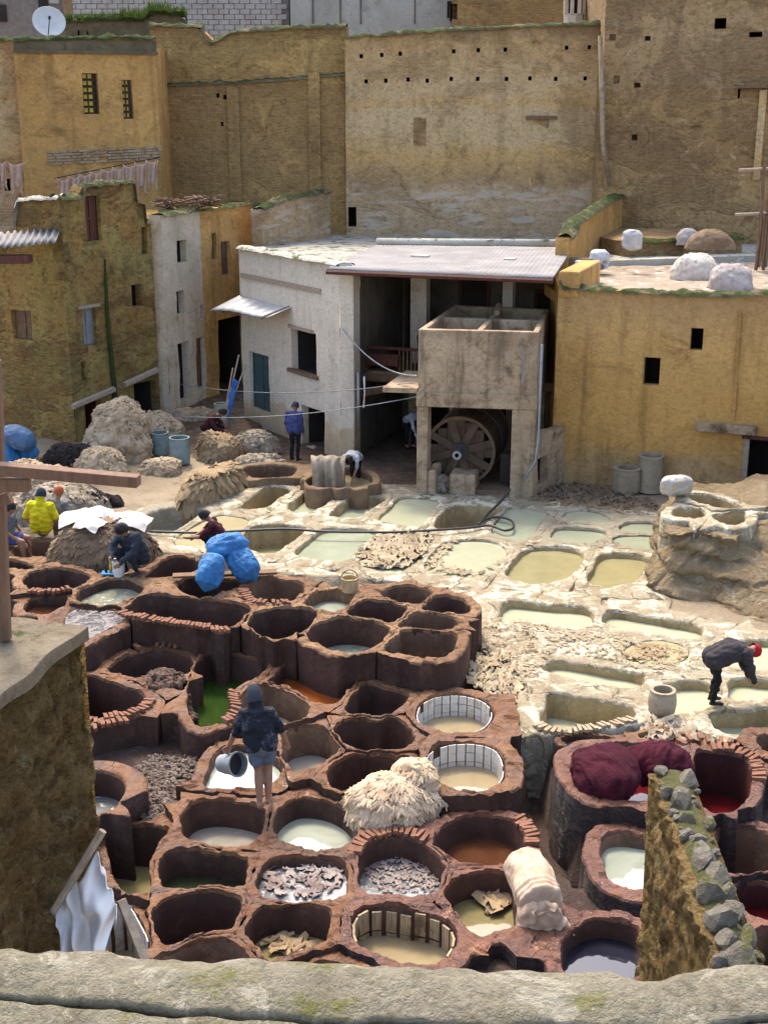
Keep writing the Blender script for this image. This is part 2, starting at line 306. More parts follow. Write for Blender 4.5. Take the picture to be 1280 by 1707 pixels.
vat('C7', 'B', [505,700,530,665,600,650,680,665,760,650,820,690,845,730,820,775,760,790,640,790,570,770,520,730], ZC-.05, 'yellow', .6, 'dark vat with greenish water left of the tiled vats')
vat('C8', 'B', [285,800,300,720,340,695,420,685,480,705,520,760,530,790,480,830,420,860,330,870], ZC-.1, 'milky', .55, 'brown vat right of the walking man, a little grey water inside', 'inner_tan')
vat('C9', 'Z', [342,1308,350,1275,372,1245,410,1240,455,1260,470,1282,452,1300,430,1309,370,1310], ZD+.05, 'white', .16, 'vat of white water under the black bucket of the walking man')
vat('C10', 'B', [480,880,510,840,580,805,680,805,780,820,830,830,800,870,740,900,640,930,560,955,500,938], ZC-.1, None, 0, 'big black vat behind the cream fleeces')
vat('T1', 'B', [850,640,870,590,940,555,1040,550,1130,570,1178,610,1175,660,1130,700,1040,718,940,705,870,675], ZC, 'tan', .42, 'round vat lined with white tiles, farther of the pair', 'inner', w=.3, tiles=1)
vat('T2', 'B', [890,830,920,785,1000,758,1100,755,1190,780,1228,840,1225,910,1170,950,1080,965,980,940,920,890], ZC, 'tan', .42, 'round vat lined with white tiles, nearer of the pair', 'inner', w=.3, tiles=1)
# near vats
vat('D1', 'C', [490,440,520,385,570,345,660,328,760,333,870,358,920,385,915,470,880,530,810,570,700,578,600,565,530,530], ZD, 'milky', .5, 'round vat with grey water directly in front of the walking man', 'inner')
vat('D2', 'Z', [455,1375,463,1347,494,1327,535,1328,566,1340,588,1360,596,1385,580,1402,545,1414,500,1408,468,1395], ZD, 'white', .38, 'vat of white lime water left of the cream fleeces')
vat('D3', 'C', [380,680,400,620,440,590,560,590,700,605,800,620,830,650,825,720,790,775,650,780,480,785,410,770], ZD, 'darkgreen', .45, 'dark vat with black-green water, second row from the parapet at left')
vat('D4', 'C', [345,930,370,870,420,830,560,805,700,805,780,830,795,870,770,960,730,1000,640,1010,500,1050,420,1065,370,1030], ZD, None, 0, 'empty black vat behind the brick arch by the parapet', depth=1.4)
vat('D5', 'Z', [428,1470,437,1440,460,1427,510,1424,560,1428,577,1440,578,1475,565,1492,520,1500,470,1497,438,1488], ZD, 'foam', .2, 'vat of foamy water with scraps of hide floating in it')
vat('D6', 'C', [815,1010,850,930,900,880,980,862,1100,865,1220,890,1255,920,1240,990,1220,1050,1150,1090,1000,1140,920,1140,880,1080], ZD, 'yellow', .48, 'vat of yellowish water with hides soaking, left of the wood-lined vat')
vat('D7', 'C', [330,1200,360,1165,420,1120,500,1075,600,1040,700,1040,790,1080,840,1130,850,1180,800,1240,600,1270,420,1250], ZD, None, 0, 'arched brown vat touching the parapet at left', 'inner_tan')
vat('D8', 'D', [225,680,230,600,270,540,340,510,430,505,520,530,590,580,640,640,635,700,600,770,520,790,400,785,290,770,240,740], ZD, 'foam', .36, 'round vat of white foam in the middle, brick edge behind', rim='rim_wet')
vat('D9', 'D', [590,540,620,470,680,420,780,390,880,395,960,420,1010,470,1035,540,1030,590,980,630,880,640,740,640,660,600,620,570], ZD, 'brown', .42, 'round vat of dark brown dye below the tiled vats', rim='rim_wet')
vat('D10', 'D', [645,790,660,740,720,690,820,670,920,670,970,690,985,800,1000,900,960,940,860,960,780,950,700,860], ZD, 'yellow', .42, 'vat of yellowish water left of the pale hide roll', rim='rim_wet')
vat('T3', 'D', [190,930,200,880,260,835,360,828,480,850,600,870,670,910,700,960,690,1020,640,1090,560,1120,440,1110,300,1070,210,1010], ZD, 'tan', .48, 'large round vat lined with old planks by the parapet', 'inner', w=.27, planks=1, rim='rim_wet')
vat('D11', 'Z', [480,1628,505,1610,545,1602,592,1612,615,1626,600,1645,540,1652,490,1645], ZD-.1, 'indigo', .1, 'vat of dark blue dye at the parapet between arch and wood-lined vat')
vat('D12', 'E', [280,1240,300,1160,370,1100,460,1075,560,1085,640,1120,680,1240,660,1340,450,1400,310,1330], ZD, 'indigo', .3, 'vat of blue-black dye beside the stone-topped wall', rim='rim_wet')
# right-hand red vats
vat('E1', 'E', [335,300,380,260,470,232,700,232,880,262,895,330,880,400,800,470,700,490,560,490,420,450,350,380], ZE, 'red', .45, 'wide vat holding the maroon wool bundles', 'inner_red', w=.3, rim='rim_wet')
vat('E2', 'E', [925,275,1000,262,1120,275,1190,330,1195,430,1140,540,1010,560,940,470], ZE, 'red', .75, 'dark vat of red dye right of the wool bundles', 'inner_red', w=.2, rim='rim_wet')
vat('E3', 'E', [480,800,470,720,500,665,580,655,680,670,800,700,810,900,700,930,600,920,520,870], ZD+.05, 'white', .25, 'vat of pale water left of the stone-topped wall', 'inner_tan', w=.26, rim='rim_wet')
vat('E4', 'E', [285,205,330,182,480,188,540,215,530,240,400,238,310,228], ZE-.2, 'blue', .15, 'little vat of blue-green water behind the wool bundles', w=.12)
vat('E5', 'E', [650,190,740,165,850,178,940,200,960,240,900,250,780,235,690,222], ZE-.15, 'orange', .12, 'shallow vat of rust water with hides behind the wool', 'inner_tan', 'rim_dry', w=.15)
vat('E6', 'E', [1040,640,1120,615,1280,660,1340,760,1280,850,1120,850,1050,800], ZD+.1, None, 0, 'empty brown vat right of the stone-topped wall', 'inner_tan', rim='rim_wet')
vat('E7', 'E', [1120,910,1280,900,1400,960,1400,1050,1300,1080,1170,1020], ZD, 'red', .4, 'maroon vat at the right edge beyond the stone-topped wall', 'inner_red', rim='rim_wet')
vat('E8', 'E', [1190,1160,1300,1120,1420,1180,1420,1290,1300,1330,1210,1280], ZD, None, 0, 'brown vat at the lower right corner beyond the stones', 'inner_tan', rim='rim_wet')
vat('E9', 'E', [1230,215,1265,190,1330,190,1360,230,1330,260,1260,260], ZE+.05, 'milky', .3, 'small rust-rimmed vat at the right edge above the red dye', 'inner_tan', w=.3)
# left front
vat('L1', 'C', [-60,280,-30,215,40,190,120,195,190,225,208,270,190,330,150,380,80,410,20,415,-40,370], ZD+.22, 'foam', .45, 'round vat with a wide smooth pink rim beside the rubble corner wall', 'inner', w=.34, wv=.34, smoothrim=1, skirt='skirt')
vat('L2', 'C', [115,500,230,462,420,485,375,560,335,650,330,800,190,790,130,640], ZD-.15, 'yellow', .7, 'sunken square tank of olive water beside the round pink rim', w=.12)
vat('L3', 'C', [60,940,150,860,220,850,290,960,335,1070,290,1180,110,1180,60,1080], ZD-.3, 'tan', .75, 'white-tiled tank behind the plastic sheet', w=.1, tiles=2)
# lime pits
pit('W1', 'G', [365,265,400,225,470,180,540,175,575,195,520,235,470,265], None, 0, 'empty tan lime pit beside the long hide roll')
pit('W2', 'G', [560,275,610,225,660,195,760,200,770,215,720,255,650,285], 'lime', .25, 'pale green pit in front of the grey hides on the trough')
pit('W3', 'G', [740,300,790,255,840,225,960,222,975,240,900,280,860,310], 'green', .28, 'grey-green pit second from the concrete tank in the far row')
pit('W4', 'G', [950,315,1000,270,1050,222,1205,235,1170,290,1130,345,1020,335], 'lime', .1, 'brimful pale green pit in front of the concrete tank')
pit('W5', 'F', [95,205,120,160,170,125,310,130,330,150,290,185,250,205,150,210], None, 0, 'empty shaded pit in front of the drum', inner='lime_in')
pit('W6', 'G', [80,410,140,360,240,310,300,300,395,320,370,355,320,385,220,425,110,430], 'cream', .05, 'cream pit with a stick floating in it, left end of the row', rim='lime')
pit('W7', 'G', [360,430,380,380,420,350,500,340,630,350,620,380,570,420,510,460,440,455], 'olive', .6, 'deep drained pit behind the blue sacks')
pit('W8', 'G', [600,465,650,410,720,360,850,355,940,370,880,425,820,490,720,490], 'green', .13, 'large square pale green pit under the black hose')
pit('W9', 'G', [870,495,920,420,1000,395,1170,390,1160,440,1110,500,1020,540,930,530], 'lime', .08, 'pit choked with a mat of soaked hides')
pit('W10', 'F', [60,350,100,290,160,255,290,255,350,290,320,350,250,380,120,375], 'lime', .08, 'pale pit ringed with hide scraps, next to the hide-choked pit')
pit('W11', 'F', [345,370,380,320,430,280,520,272,600,285,622,310,600,360,540,395,440,405,370,390], 'olive', .15, 'large oval pit of olive yellow water')
pit('W12', 'F', [640,400,660,350,690,305,780,300,860,320,850,350,800,395,730,415], 'olive', .15, 'olive yellow pit at the foot of the earth bank')
pit('W13', 'F', [300,215,335,165,370,140,490,155,470,190,440,235,390,250,320,235], 'green', .05, 'green pit where the black hose ends in a loop', rim='lime_grey')
pit('W14', 'F', [550,168,580,150,650,150,710,170,712,188,680,192,570,182], 'green', .06, 'farthest small pit below the two concrete cylinders', rim='lime_grey', wv=.4)
pit('W15', 'F', [510,240,530,212,600,210,695,220,690,245,640,262,540,255], 'green', .1, 'grey-green pit with a dark lip behind the olive oval', rim='lime_grey')
pit('W16', 'F', [755,210,790,190,895,195,888,222,800,222], 'green', .08, 'small green pit at the bank, farther of two', rim='lime_grey')
pit('W17', 'F', [730,258,757,236,888,238,872,285,800,280], 'green', .08, 'small green pit at the bank, nearer of two', rim='lime_grey')
pit('W18', 'F', [328,530,340,480,380,468,500,480,645,495,640,555,520,550,400,540], 'lime', .2, 'long pale pit behind the mat of hide scraps')
pit('W19', 'F', [695,545,705,510,750,505,900,530,1030,555,1045,580,1020,600,900,590,780,565], 'lime', .2, 'long pale pit pointing at the bending man')
pit('W20', 'F', [760,665,800,625,900,612,990,640,980,680,900,690,820,685], 'cream', .02, 'puddle-like pit half covered by floating scraps')
pit('W21', 'F', [490,720,497,685,560,680,700,705,830,730,830,765,760,775,620,752], 'lime', .22, 'upper long pit behind the deep one with tan walls')
pit('W22', 'F', [470,880,487,840,500,795,620,812,790,842,800,880,690,900,600,925,500,925], 'lime', .5, 'deep pit with smooth tan walls in front of the upper long pit', depth=1.2, z=.05, inner='lime_in', w=.25)
pit('W23', 'F', [900,790,920,762,1060,757,1090,810,1080,845,960,868,925,850], 'lime', .2, 'pale pit beside the clay pot')
pit('W24', 'F', [1090,640,1120,615,1280,612,1330,640,1310,705,1200,708,1120,690], 'lime', .15, 'pale pit behind the bending man')
pit('W25', 'F', [1140,815,1155,745,1280,752,1340,775,1300,812,1210,822], 'lime', .2, 'pale pit the bending man reaches into')
pit('W26', 'F', [1075,885,1095,860,1200,858,1300,852,1340,890,1240,935,1120,938], 'green', .35, 'pale green pit at the right edge below the bending man', z=.05)
pit('X1', 'F', [940,160,960,135,1045,140,1055,165,1020,178,960,172], None, 0, 'left small pit on top of the earth bank', z=1.3, depth=.5, w=.26, inner='lime_in')
pit('X2', 'F', [1085,178,1100,160,1195,150,1190,190,1140,200], None, 0, 'right small pit on top of the earth bank', z=1.3, depth=.5, w=.26)
pit('X3', 'F', [985,97,1000,87,1100,100,1185,130,1150,140,1050,122], None, 0, 'long pit at the back of the earth bank beside the yellow bag', z=1.35, depth=.5, w=.24)
pit('Y1', 'G', [640,160,700,120,800,98,900,120,925,150,900,175,790,185,690,180], 'tan', .22, 'octagonal brown trough with grey hides hung over its edge', z=.3, inner='inner_tan', rim='mudwall', w=.22)
pit('Y2', 'G', [350,130,380,95,480,85,600,97,560,135,450,142], None, 0, 'brown basin behind the hide roll, fleeces on its far rim', z=.2, inner='inner_tan', rim='mudwall', w=.3)
pit('Y3', 'L', [690,720,760,655,850,625,1000,625,1020,640,960,700,880,742,760,748], None, 0, 'empty sloping basin left of the cream pit', z=.0, inner='lime_grey', rim='lime_grey', depth=.5)
def smooth_closed(q, n):
    q = np.array([(p[0], p[1]) for p in q]); m = len(q); out = []
    for i in range(m):
        a, b, c, d = q[i - 1], q[i], q[(i + 1) % m], q[(i + 2) % m]
        for t in np.linspace(0, 1, 12, endpoint=False):
            out.append(.5 * ((2 * b) + (c - a) * t + (2 * a - 5 * b + 4 * c - d) * t * t + (3 * b - a - 3 * c + d) * t ** 3))
    out = np.array(out); k = len(out)
    for _ in range(3): out = (np.roll(out, 1, 0) + 2 * out + np.roll(out, -1, 0)) / 4
    seg = np.r_[0, np.cumsum(np.linalg.norm(np.roll(out, -1, 0) - out, axis=1))]
    oo = np.vstack([out, out[:1]]); s = np.linspace(0, seg[-1], n, endpoint=False)
    r = np.c_[np.interp(s, seg, oo[:, 0]), np.interp(s, seg, oo[:, 1])]
    if np.sum(r[:, 0] * np.roll(r[:, 1], -1) - np.roll(r[:, 0], -1) * r[:, 1]) < 0: r = r[::-1]
    return r
def inside(pts, poly):
    x, y = pts[:, 0][:, None], pts[:, 1][:, None]; x0, y0 = poly[:, 0], poly[:, 1]; x1, y1 = np.roll(x0, -1), np.roll(y0, -1)
    c = ((y0 > y) != (y1 > y)) & (x < (x1 - x0) * (y - y0) / (y1 - y0 + 1e-12) + x0)
    return c.sum(1) % 2 == 1
NV = 108
for v in V: v['h'] = smooth_closed(v['q'], NV); v['c'] = v['h'].mean(0)
for v in V:
    h, c = v['h'], v['c']; tn = np.roll(h, -1, 0) - np.roll(h, 1, 0); nrm = np.c_[tn[:, 1], -tn[:, 0]]; nrm /= np.linalg.norm(nrm, axis=1)[:, None] + 1e-9
    for _ in range(4): nrm = (np.roll(nrm, 1, 0) + nrm + np.roll(nrm, -1, 0)) / 3
    rad = h - c; rad /= np.linalg.norm(rad, axis=1)[:, None]; dr = .55 * nrm + .45 * rad; dr /= np.linalg.norm(dr, axis=1)[:, None]
    v['dir'] = dr
    oth = [u for u in V if u is not v and np.linalg.norm(u['c'] - c) < 7]
    T = np.full(NV, v['w']); hit = np.zeros(NV, bool)
    if oth:
        kd = KDTree(len(oth) * NV); same = []
        for u in oth:
            for q in u['h']: kd.insert((q[0], q[1], 0), len(same)); same.append(abs(u['z'] - v['z']) < .16 and (u['i'][0] == 'E') == (v['i'][0] == 'E'))
        kd.balance(); rmax = v['wv'] + .01
        for k in range(NV):
            t = .02; bx, by = h[k]; ux, uy = dr[k]
            while t < rmax:
                _, j_, dm = kd.find((bx + ux * t, by + uy * t, 0))
                if dm < t + .005:
                    if same[j_] or t < v['w']: T[k] = max(t - .004, .02); hit[k] = True
                    break
                t += max(.02, (dm - t) * .5)
    T = np.minimum(T, np.minimum(np.roll(T, 1), np.roll(T, -1)) + .07)
    v['T'] = T; v['hit'] = hit
def zsurf(p, z, amp=1.0): return z + amp * (.04 * nz((p[0], p[1], 0), .9, 3) + .026 * nz((p[0], p[1], 0), 3.1, 9) + .019 * nz((p[0], p[1], 0), 8, 5) + .012 * nz((p[0], p[1], 0), 17, 2))
def base_z(v): return -1.3 if v['name'] == 'dye_vat' else min(-.3, v['z'] - 1.4)
brick_me = [box_mesh('brick', (.2, .062, .055), M['brick'], .008, s) for s in range(5)]
brickp_me = [box_mesh('brick', (.2, .062, .055), M['brick_pale'], .008, s) for s in range(3)]
tile_me = box_mesh('tile', (.128, .014, .142), M['tile'], .0015, 2)
M['oldplank'] = plain('old_plank', (.4, .31, .19), .75, .45, 4, .5, .3, sc3=(6, 6, 1), dirt=(.12, .08, .045))
VD = {}
for v in V:
    amp = .25 if v.get('smoothrim') else 1.0
    h, T, dr, z = v['h'], v['T'], v['dir'], v['z']
    ro = v['rim']
    th = empty(v['name'], (v['c'][0], v['c'][1], base_z(v)), v['label'], v['cat'], v['group']); v['obj'] = th; VD[v['i']] = v
    jit = np.array([(.032 * nz((a, b, 1), 3.5, 1) + .022 * nz((a, b, 1), 10, 2)) * amp for a, b in h]); hj = h + dr * jit[:, None]
    b = MB(); rings = []
    def ring(pts, zs): rings.append([(p[0], p[1], q) for p, q in zip(pts, zs)])
    F = [0, .035, .11, .3, .55, .8, .93, 1]
    for fi, f in enumerate(F):
        if fi == 0: t = np.zeros(NV); dz = -.075
        elif fi == 1: t = np.minimum(.018, T * .1); dz = -.022
        else: t = T * f; dz = (-.004, 0.0, 0.0, -.004, -.015, -.05)[fi - 2]
        pp = hj + dr * t[:, None]
        stp = np.array([.0 if v.get('smoothrim') else .022 * mn.cell(Vector((p[0] * 4.5, p[1] * 4.5, 3))) for p in (h + dr * (T * (.25 if f < .5 else .75))[:, None])]) if ro.startswith('rim') else np.zeros(NV)
        zz = [zsurf(p, z, amp) + s_ - .01 + (dz if fi < 6 or not hh else max(dz, -.012)) for p, hh, s_ in zip(pp, v['hit'], stp)]
        ring(pp, zz)
    po = h + dr * T[:, None]
    for dep in (.25, .6, 1.0):
        zb = base_z(v); zz = [zsurf(p, z) - .05 + (zb - z) * dep for p in po]
        po2 = po + dr * np.where(v['hit'], -.01, .05 * dep)[:, None] + dr * np.array([(0 if hh else .03 * nz((p[0], p[1], dep * 2), 3)) for p, hh in zip(po, v['hit'])])[:, None]
        ring(po2, zz)
    nr = len(rings); vs = [p for r in rings for p in r]
    fs = [(i * NV + j, i * NV + (j + 1) % NV, (i + 1) * NV + (j + 1) % NV, (i + 1) * NV + j) for i in range(nr - 1) for j in range(NV)]
    fs = [f[::-1] for f in fs]
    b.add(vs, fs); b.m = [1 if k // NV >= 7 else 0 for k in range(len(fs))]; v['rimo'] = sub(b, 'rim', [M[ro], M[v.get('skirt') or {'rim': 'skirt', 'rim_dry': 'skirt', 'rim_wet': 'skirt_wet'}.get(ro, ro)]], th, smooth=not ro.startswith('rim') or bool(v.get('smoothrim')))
    # basin wall and floor
    b = MB(); rings = [[(p[0], p[1], zsurf(p, z, amp) - .07) for p in hj]]
    for k, dep in enumerate((.18, .4, .7, 1.0)):
        sh = .985 - .045 * dep if not v.get('bulge') else 1
        pp = v['c'] + (h - v['c']) * sh
        pp = pp + dr * np.array([.02 * nz((a, bb, dep * 3), 2.5) for a, bb in pp])[:, None]
        rings.append([(p[0], p[1], z - .07 - v['depth'] * dep) for p in pp])
    vs = [p for r in rings for p in r]; nr = len(rings)
    fs = [(i * NV + j, i * NV + (j + 1) % NV, (i + 1) * NV + (j + 1) % NV, (i + 1) * NV + j) for i in range(nr - 1) for j in range(NV)]
    vs.append((v['c'][0], v['c'][1], z - .07 - v['depth'])); cidx = len(vs) - 1
    fs += [((nr - 1) * NV + j, (nr - 1) * NV + (j + 1) % NV, cidx) for j in range(NV)]
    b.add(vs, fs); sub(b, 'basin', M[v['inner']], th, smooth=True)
    if v['liq']:
        zl = z - v['drop']; pp = v['c'] + (h - v['c']) * .995; b = MB()
        if v['drop'] < .07: pp = v['c'] + (h - v['c']) * .99
        b.add([(p[0], p[1], zl) for p in pp] + [(v['c'][0], v['c'][1], zl)], [(j, (j + 1) % NV, NV) for j in range(NV)])
        v['liqo'] = sub(b, 'liquid', L[v['liq']], th)
    if v.get('tiles') == 1:
        per = np.linalg.norm(np.roll(h, -1, 0) - h, axis=1).sum(); n = int(per / .15); tt = smooth_closed(v['q'], n)
        for k in range(n):
            a = tt[k]; d = tt[(k + 1) % n] - tt[k - 1]; an = math.atan2(d[1], d[0]); cc = v['c'] + (a - v['c']) * .955
            for r_ in range(3):
                if r_ == 0 and (k * 7 + int(z * 10)) % 11 == 0: continue
                piece('tile', tile_me, th, Matrix.Translation((cc[0], cc[1], z - .12 - .15 * r_ + rnd.uniform(-.004, .004))) @ Matrix.Rotation(an, 4, 'Z') @ Matrix.Rotation(rnd.uniform(-.03, .03), 4, 'X'))
    if v.get('planks'):
        per = np.linalg.norm(np.roll(h, -1, 0) - h, axis=1).sum(); n = int(per / .2); tt = smooth_closed(v['q'], n)
        for k in range(n):
            a = tt[k]; d = tt[(k + 1) % n] - tt[k - 1]; an = math.atan2(d[1], d[0]); cc = v['c'] + (a - v['c']) * .95; w_ = rnd.uniform(.12, .185)
            for r_ in range(2):
                hh = .24 if r_ else rnd.uniform(.26, .32)
                o = MB().box((0, 0, 0), (w_, .03, hh)).build('plank', M['oldplank'], th); o.matrix_parent_inverse = parent_inv(th)
                o.matrix_basis = Matrix.Translation((cc[0], cc[1], z - .24 - .29 * r_ + rnd.uniform(-.02, .02))) @ Matrix.Rotation(an, 4, 'Z') @ Matrix.Rotation(rnd.uniform(-.05, .05), 4, 'Y')
    if v.get('tiles') == 2:
        ids = [k for k in range(NV)]; per = np.linalg.norm(np.roll(h, -1, 0) - h, axis=1).sum(); n = int(per / .2); tt = smooth_closed(v['q'], n)
        for k in range(n):
            a = tt[k]; d = tt[(k + 1) % n] - tt[k - 1]; an = math.atan2(d[1], d[0]); cc = v['c'] + (a - v['c']) * .95
            if a[1] < v['c'][1] - .1: continue
            for r_ in range(4):
                piece('tile', tile_me, th, Matrix.Translation((cc[0], cc[1], z - .14 - .2 * r_)) @ Matrix.Rotation(an, 4, 'Z') @ Matrix.Diagonal((1.45, 1, 1.36, 1)))
def brick_arc(i, p0, p1, n=None, off=.5, me=brick_me, lift=.012, ln=1.0, skip=.06, pitch=.078):
    """bricks on edge along the rim of a vat, between two photo points"""
    v = VD[i]; h = v['h']; a = P(*p0, v['z']); c = P(*p1, v['z'])
    ia = np.linalg.norm(h - np.array(a[:2]), axis=1).argmin(); ic = np.linalg.norm(h - np.array(c[:2]), axis=1).argmin()
    d = (ic - ia) % NV
    ids = [(ia + k) % NV for k in range(d + 1)] if d <= NV / 2 else [(ic + k) % NV for k in range(NV - d + 1)]
    q = h[ids]; dd = v['dir'][ids]; s = np.r_[0, np.cumsum(np.linalg.norm(np.diff(q, axis=0), axis=1))]
    for t in np.arange(.03, s[-1], pitch):
        if rnd.random() < skip: continue
        x, y = np.interp(t, s, q[:, 0]), np.interp(t, s, q[:, 1]); ux, uy = np.interp(t, s, dd[:, 0]), np.interp(t, s, dd[:, 1]); an = math.atan2(uy, ux) + rnd.uniform(-.12, .12)
        o_ = off * .2 + rnd.uniform(-.02, .02)
        piece('brick', rnd.choice(me), v['rimo'], Matrix.Translation((x + ux * o_, y + uy * o_, zsurf((x, y), v['z']) + lift + rnd.uniform(-.008, .008))) @ Matrix.Rotation(an, 4, 'Z') @ Matrix.Rotation(rnd.uniform(-.1, .1), 4, 'Y') @ Matrix.Diagonal((ln, 1, 1, 1)))
brick_arc('A3', (55, 983), (115, 980)); brick_arc('A7', (212, 1020), (380, 1045), skip=.12); brick_arc('B1', (412, 990), (480, 1000)); brick_arc('B1', (415, 965), (412, 990))
brick_arc('C1', (140, 1195), (240, 1165)); brick_arc('C1', (140, 1195), (205, 1190), off=1.7); brick_arc('C3', (385, 1150), (372, 1200), pitch=.1); brick_arc('C2', (210, 1075), (295, 1080), skip=.3, pitch=.12, lift=.035)
brick_arc('D8', (598, 1425), (700, 1405)); brick_arc('D9', (866, 1365), (876, 1425)); brick_arc('W22', (905, 1208), (1055, 1200), me=brickp_me)
brick_arc('E2', (1190, 1255), (1250, 1300), pitch=.085); brick_arc('E2', (1150, 1252), (1235, 1270), pitch=.085, off=1.6)

# ------------------------------------------------------------------ ground
dark_poly = np.array([tuple(P(a, b, 0))[:2] for a, b in [(-400, 850), (30, 880), (250, 905), (300, 905), (460, 955), (640, 965), (795, 1010), (800, 1070), (840, 1120), (885, 1200), (1000, 1205), (1190, 1220), (1500, 1230), (1700, 2200), (-700, 2200)]])
def ground_z(x, y): return .06 * nz((x, y, 0), .45, 2) + .03 * nz((x, y, 0), 1.7, 4) + .012 * nz((x, y, 0), 6, 4)
gx, gy = np.arange(-17, 17.01, .16), np.arange(4, 58.01, .16); X, Y = np.meshgrid(gx, gy); pts = np.c_[X.ravel(), Y.ravel()]
dk = inside(pts, dark_poly)
Z = np.array([ground_z(x, y) - .045 for x, y in pts]); Z = np.where(dk, Z * 1.5 - .3, Z)
chan = np.array([tuple(P(a, b, -.9))[:2] for a, b in [(852, 1200), (880, 1215), (905, 1300), (940, 1400), (990, 1500), (960, 1530), (900, 1490), (870, 1420), (868, 1320)]])
low = np.array([tuple(P(a, b, -.6))[:2] for a, b in [(100, 1380), (240, 1370), (250, 1450), (240, 1560), (280, 1640), (50, 1660)]])
Z = np.where(inside(pts, chan), -1.05 + (Z + .3) * .5, Z); Z = np.where(inside(pts, low), -.95, Z)
for k, (x, y) in enumerate(pts):
    if y > 33 and x < -4: Z[k] += min((y - 33) * .02, .25)
nx, ny = len(gx), len(gy); ii, jj = np.meshgrid(np.arange(nx - 1), np.arange(ny - 1)); ii, jj = ii.ravel(), jj.ravel()
cx = np.c_[gx[ii] + .08, gy[jj] + .08]; keep = np.ones(len(cx), bool)
for v in V:
    near = np.where((abs(cx[:, 0] - v['c'][0]) < 4) & (abs(cx[:, 1] - v['c'][1]) < 4) & keep)[0]
    if not len(near): continue
    q = cx[near]; ins = inside(q, v['h']); dm = np.linalg.norm(q[:, None] - v['h'][None], axis=2).min(1)
    keep[near[ins | (dm < .125)]] = False
a = jj * nx + ii; F4 = np.c_[a, a + 1, a + nx + 1, a + nx]
wtf = dk[a] & dk[a + 1] & dk[a + nx] & dk[a + nx + 1]
lime_poly = np.array([tuple(P(a_, b_, 0))[:2] for a_, b_ in [(240, 885), (320, 842), (420, 798), (700, 806), (900, 835), (1100, 850), (1090, 960), (1060, 1000), (1290, 1070), (1500, 1100), (1500, 1240), (885, 1210), (800, 1010), (640, 960), (460, 950)]])
lm = inside(cx, lime_poly) & ~wtf
mud_shade_poly = np.array([tuple(P(a_, b_, 0))[:2] for a_, b_ in [(285, 740), (345, 775), (420, 797), (520, 800), (700, 818), (935, 812), (935, 640), (250, 640), (255, 700)]]); mdz = inside(cx, mud_shade_poly) & ~wtf & ~lm  # darker mud zone, taking in the shaded gallery floor
for nm, sel, mt in (('yard_ground', keep & ~wtf & ~lm & ~mdz, M['ground']), ('shaded_mud_ground', keep & mdz, M['ground_brown']), ('lime_deck', keep & lm, M['lime']), ('vat_yard_ground', keep & wtf, M['ground_dark'])):
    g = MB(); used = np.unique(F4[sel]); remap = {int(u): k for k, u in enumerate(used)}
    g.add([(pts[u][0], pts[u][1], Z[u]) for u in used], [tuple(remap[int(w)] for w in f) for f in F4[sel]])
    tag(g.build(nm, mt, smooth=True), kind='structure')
g = MB().grid(lambda u, w: (-150 + 300 * u, -60 + 320 * w, -2.6), 8, 8)
tag(g.build('terrain', M['ground'], smooth=True), kind='structure')
# ------------------------------------------------------------------ buildings
M['ochre'] = earth('ochre_plaster', (0.717, 0.416, 0.14), (0.594, 0.337, 0.11), (0.42, 0.241, 0.0924), .9, .8, .03, .93, streak=.55, spots=((0.642, 0.427, 0.192), .62), brick=.12, brickcol=(0.408, 0.235, 0.105), stain=0.55, grit=0.35)
M['ochre_blank'] = earth('ochre_blank_plaster', (0.704, 0.408, 0.138), (0.582, 0.33, 0.108), (0.412, 0.236, 0.0901), .9, .8, .03, .93, streak=.6, spots=((0.632, 0.419, 0.19), .64), bands=[(-.3, (0.51, 0.367, 0.206)), (.5, (0.485, 0.345, 0.18)), (1.0, (0.632, 0.351, 0.0948)), (2.2, (0.679, 0.388, 0.112)), (4.0, (0.679, 0.419, 0.154)), (5.2, (0.51, 0.345, 0.172))], bandmix=.65, stain=0.6, grit=0.3)
M['ochre_rough'] = earth('ochre_eroded', (0.78, 0.607, 0.204), (0.78, 0.46, 0.149), (0.501, 0.261, 0.102), 1.2, 1.6, .08, .94, streak=.35, spots=((0.78, 0.622, 0.292), .6), brick=.38, brickcol=(0.624, 0.353, 0.149), ang=R(35), fine=9, stain=0.85, grit=0.6)
M['wall_brick'] = earth('brick_wall', (0.73, 0.454, 0.173), (0.569, 0.347, 0.134), (0.366, 0.209, 0.0863), 1.0, 1.1, .05, .94, streak=.3, spots=((0.73, 0.454, 0.144), .6), bands=[(3, (0.672, 0.441, 0.192)), (6.5, (0.76, 0.479, 0.163)), (8.5, (0.642, 0.404, 0.173)), (10.6, (0.526, 0.328, 0.14)), (11.0, (0.78, 0.504, 0.173)), (12.2, (0.78, 0.542, 0.202)), (12.8, (0.366, 0.252, 0.105))], bandmix=.55, brick=.6, brickcol=(0.526, 0.328, 0.144), stain=0.85, grit=0.6)
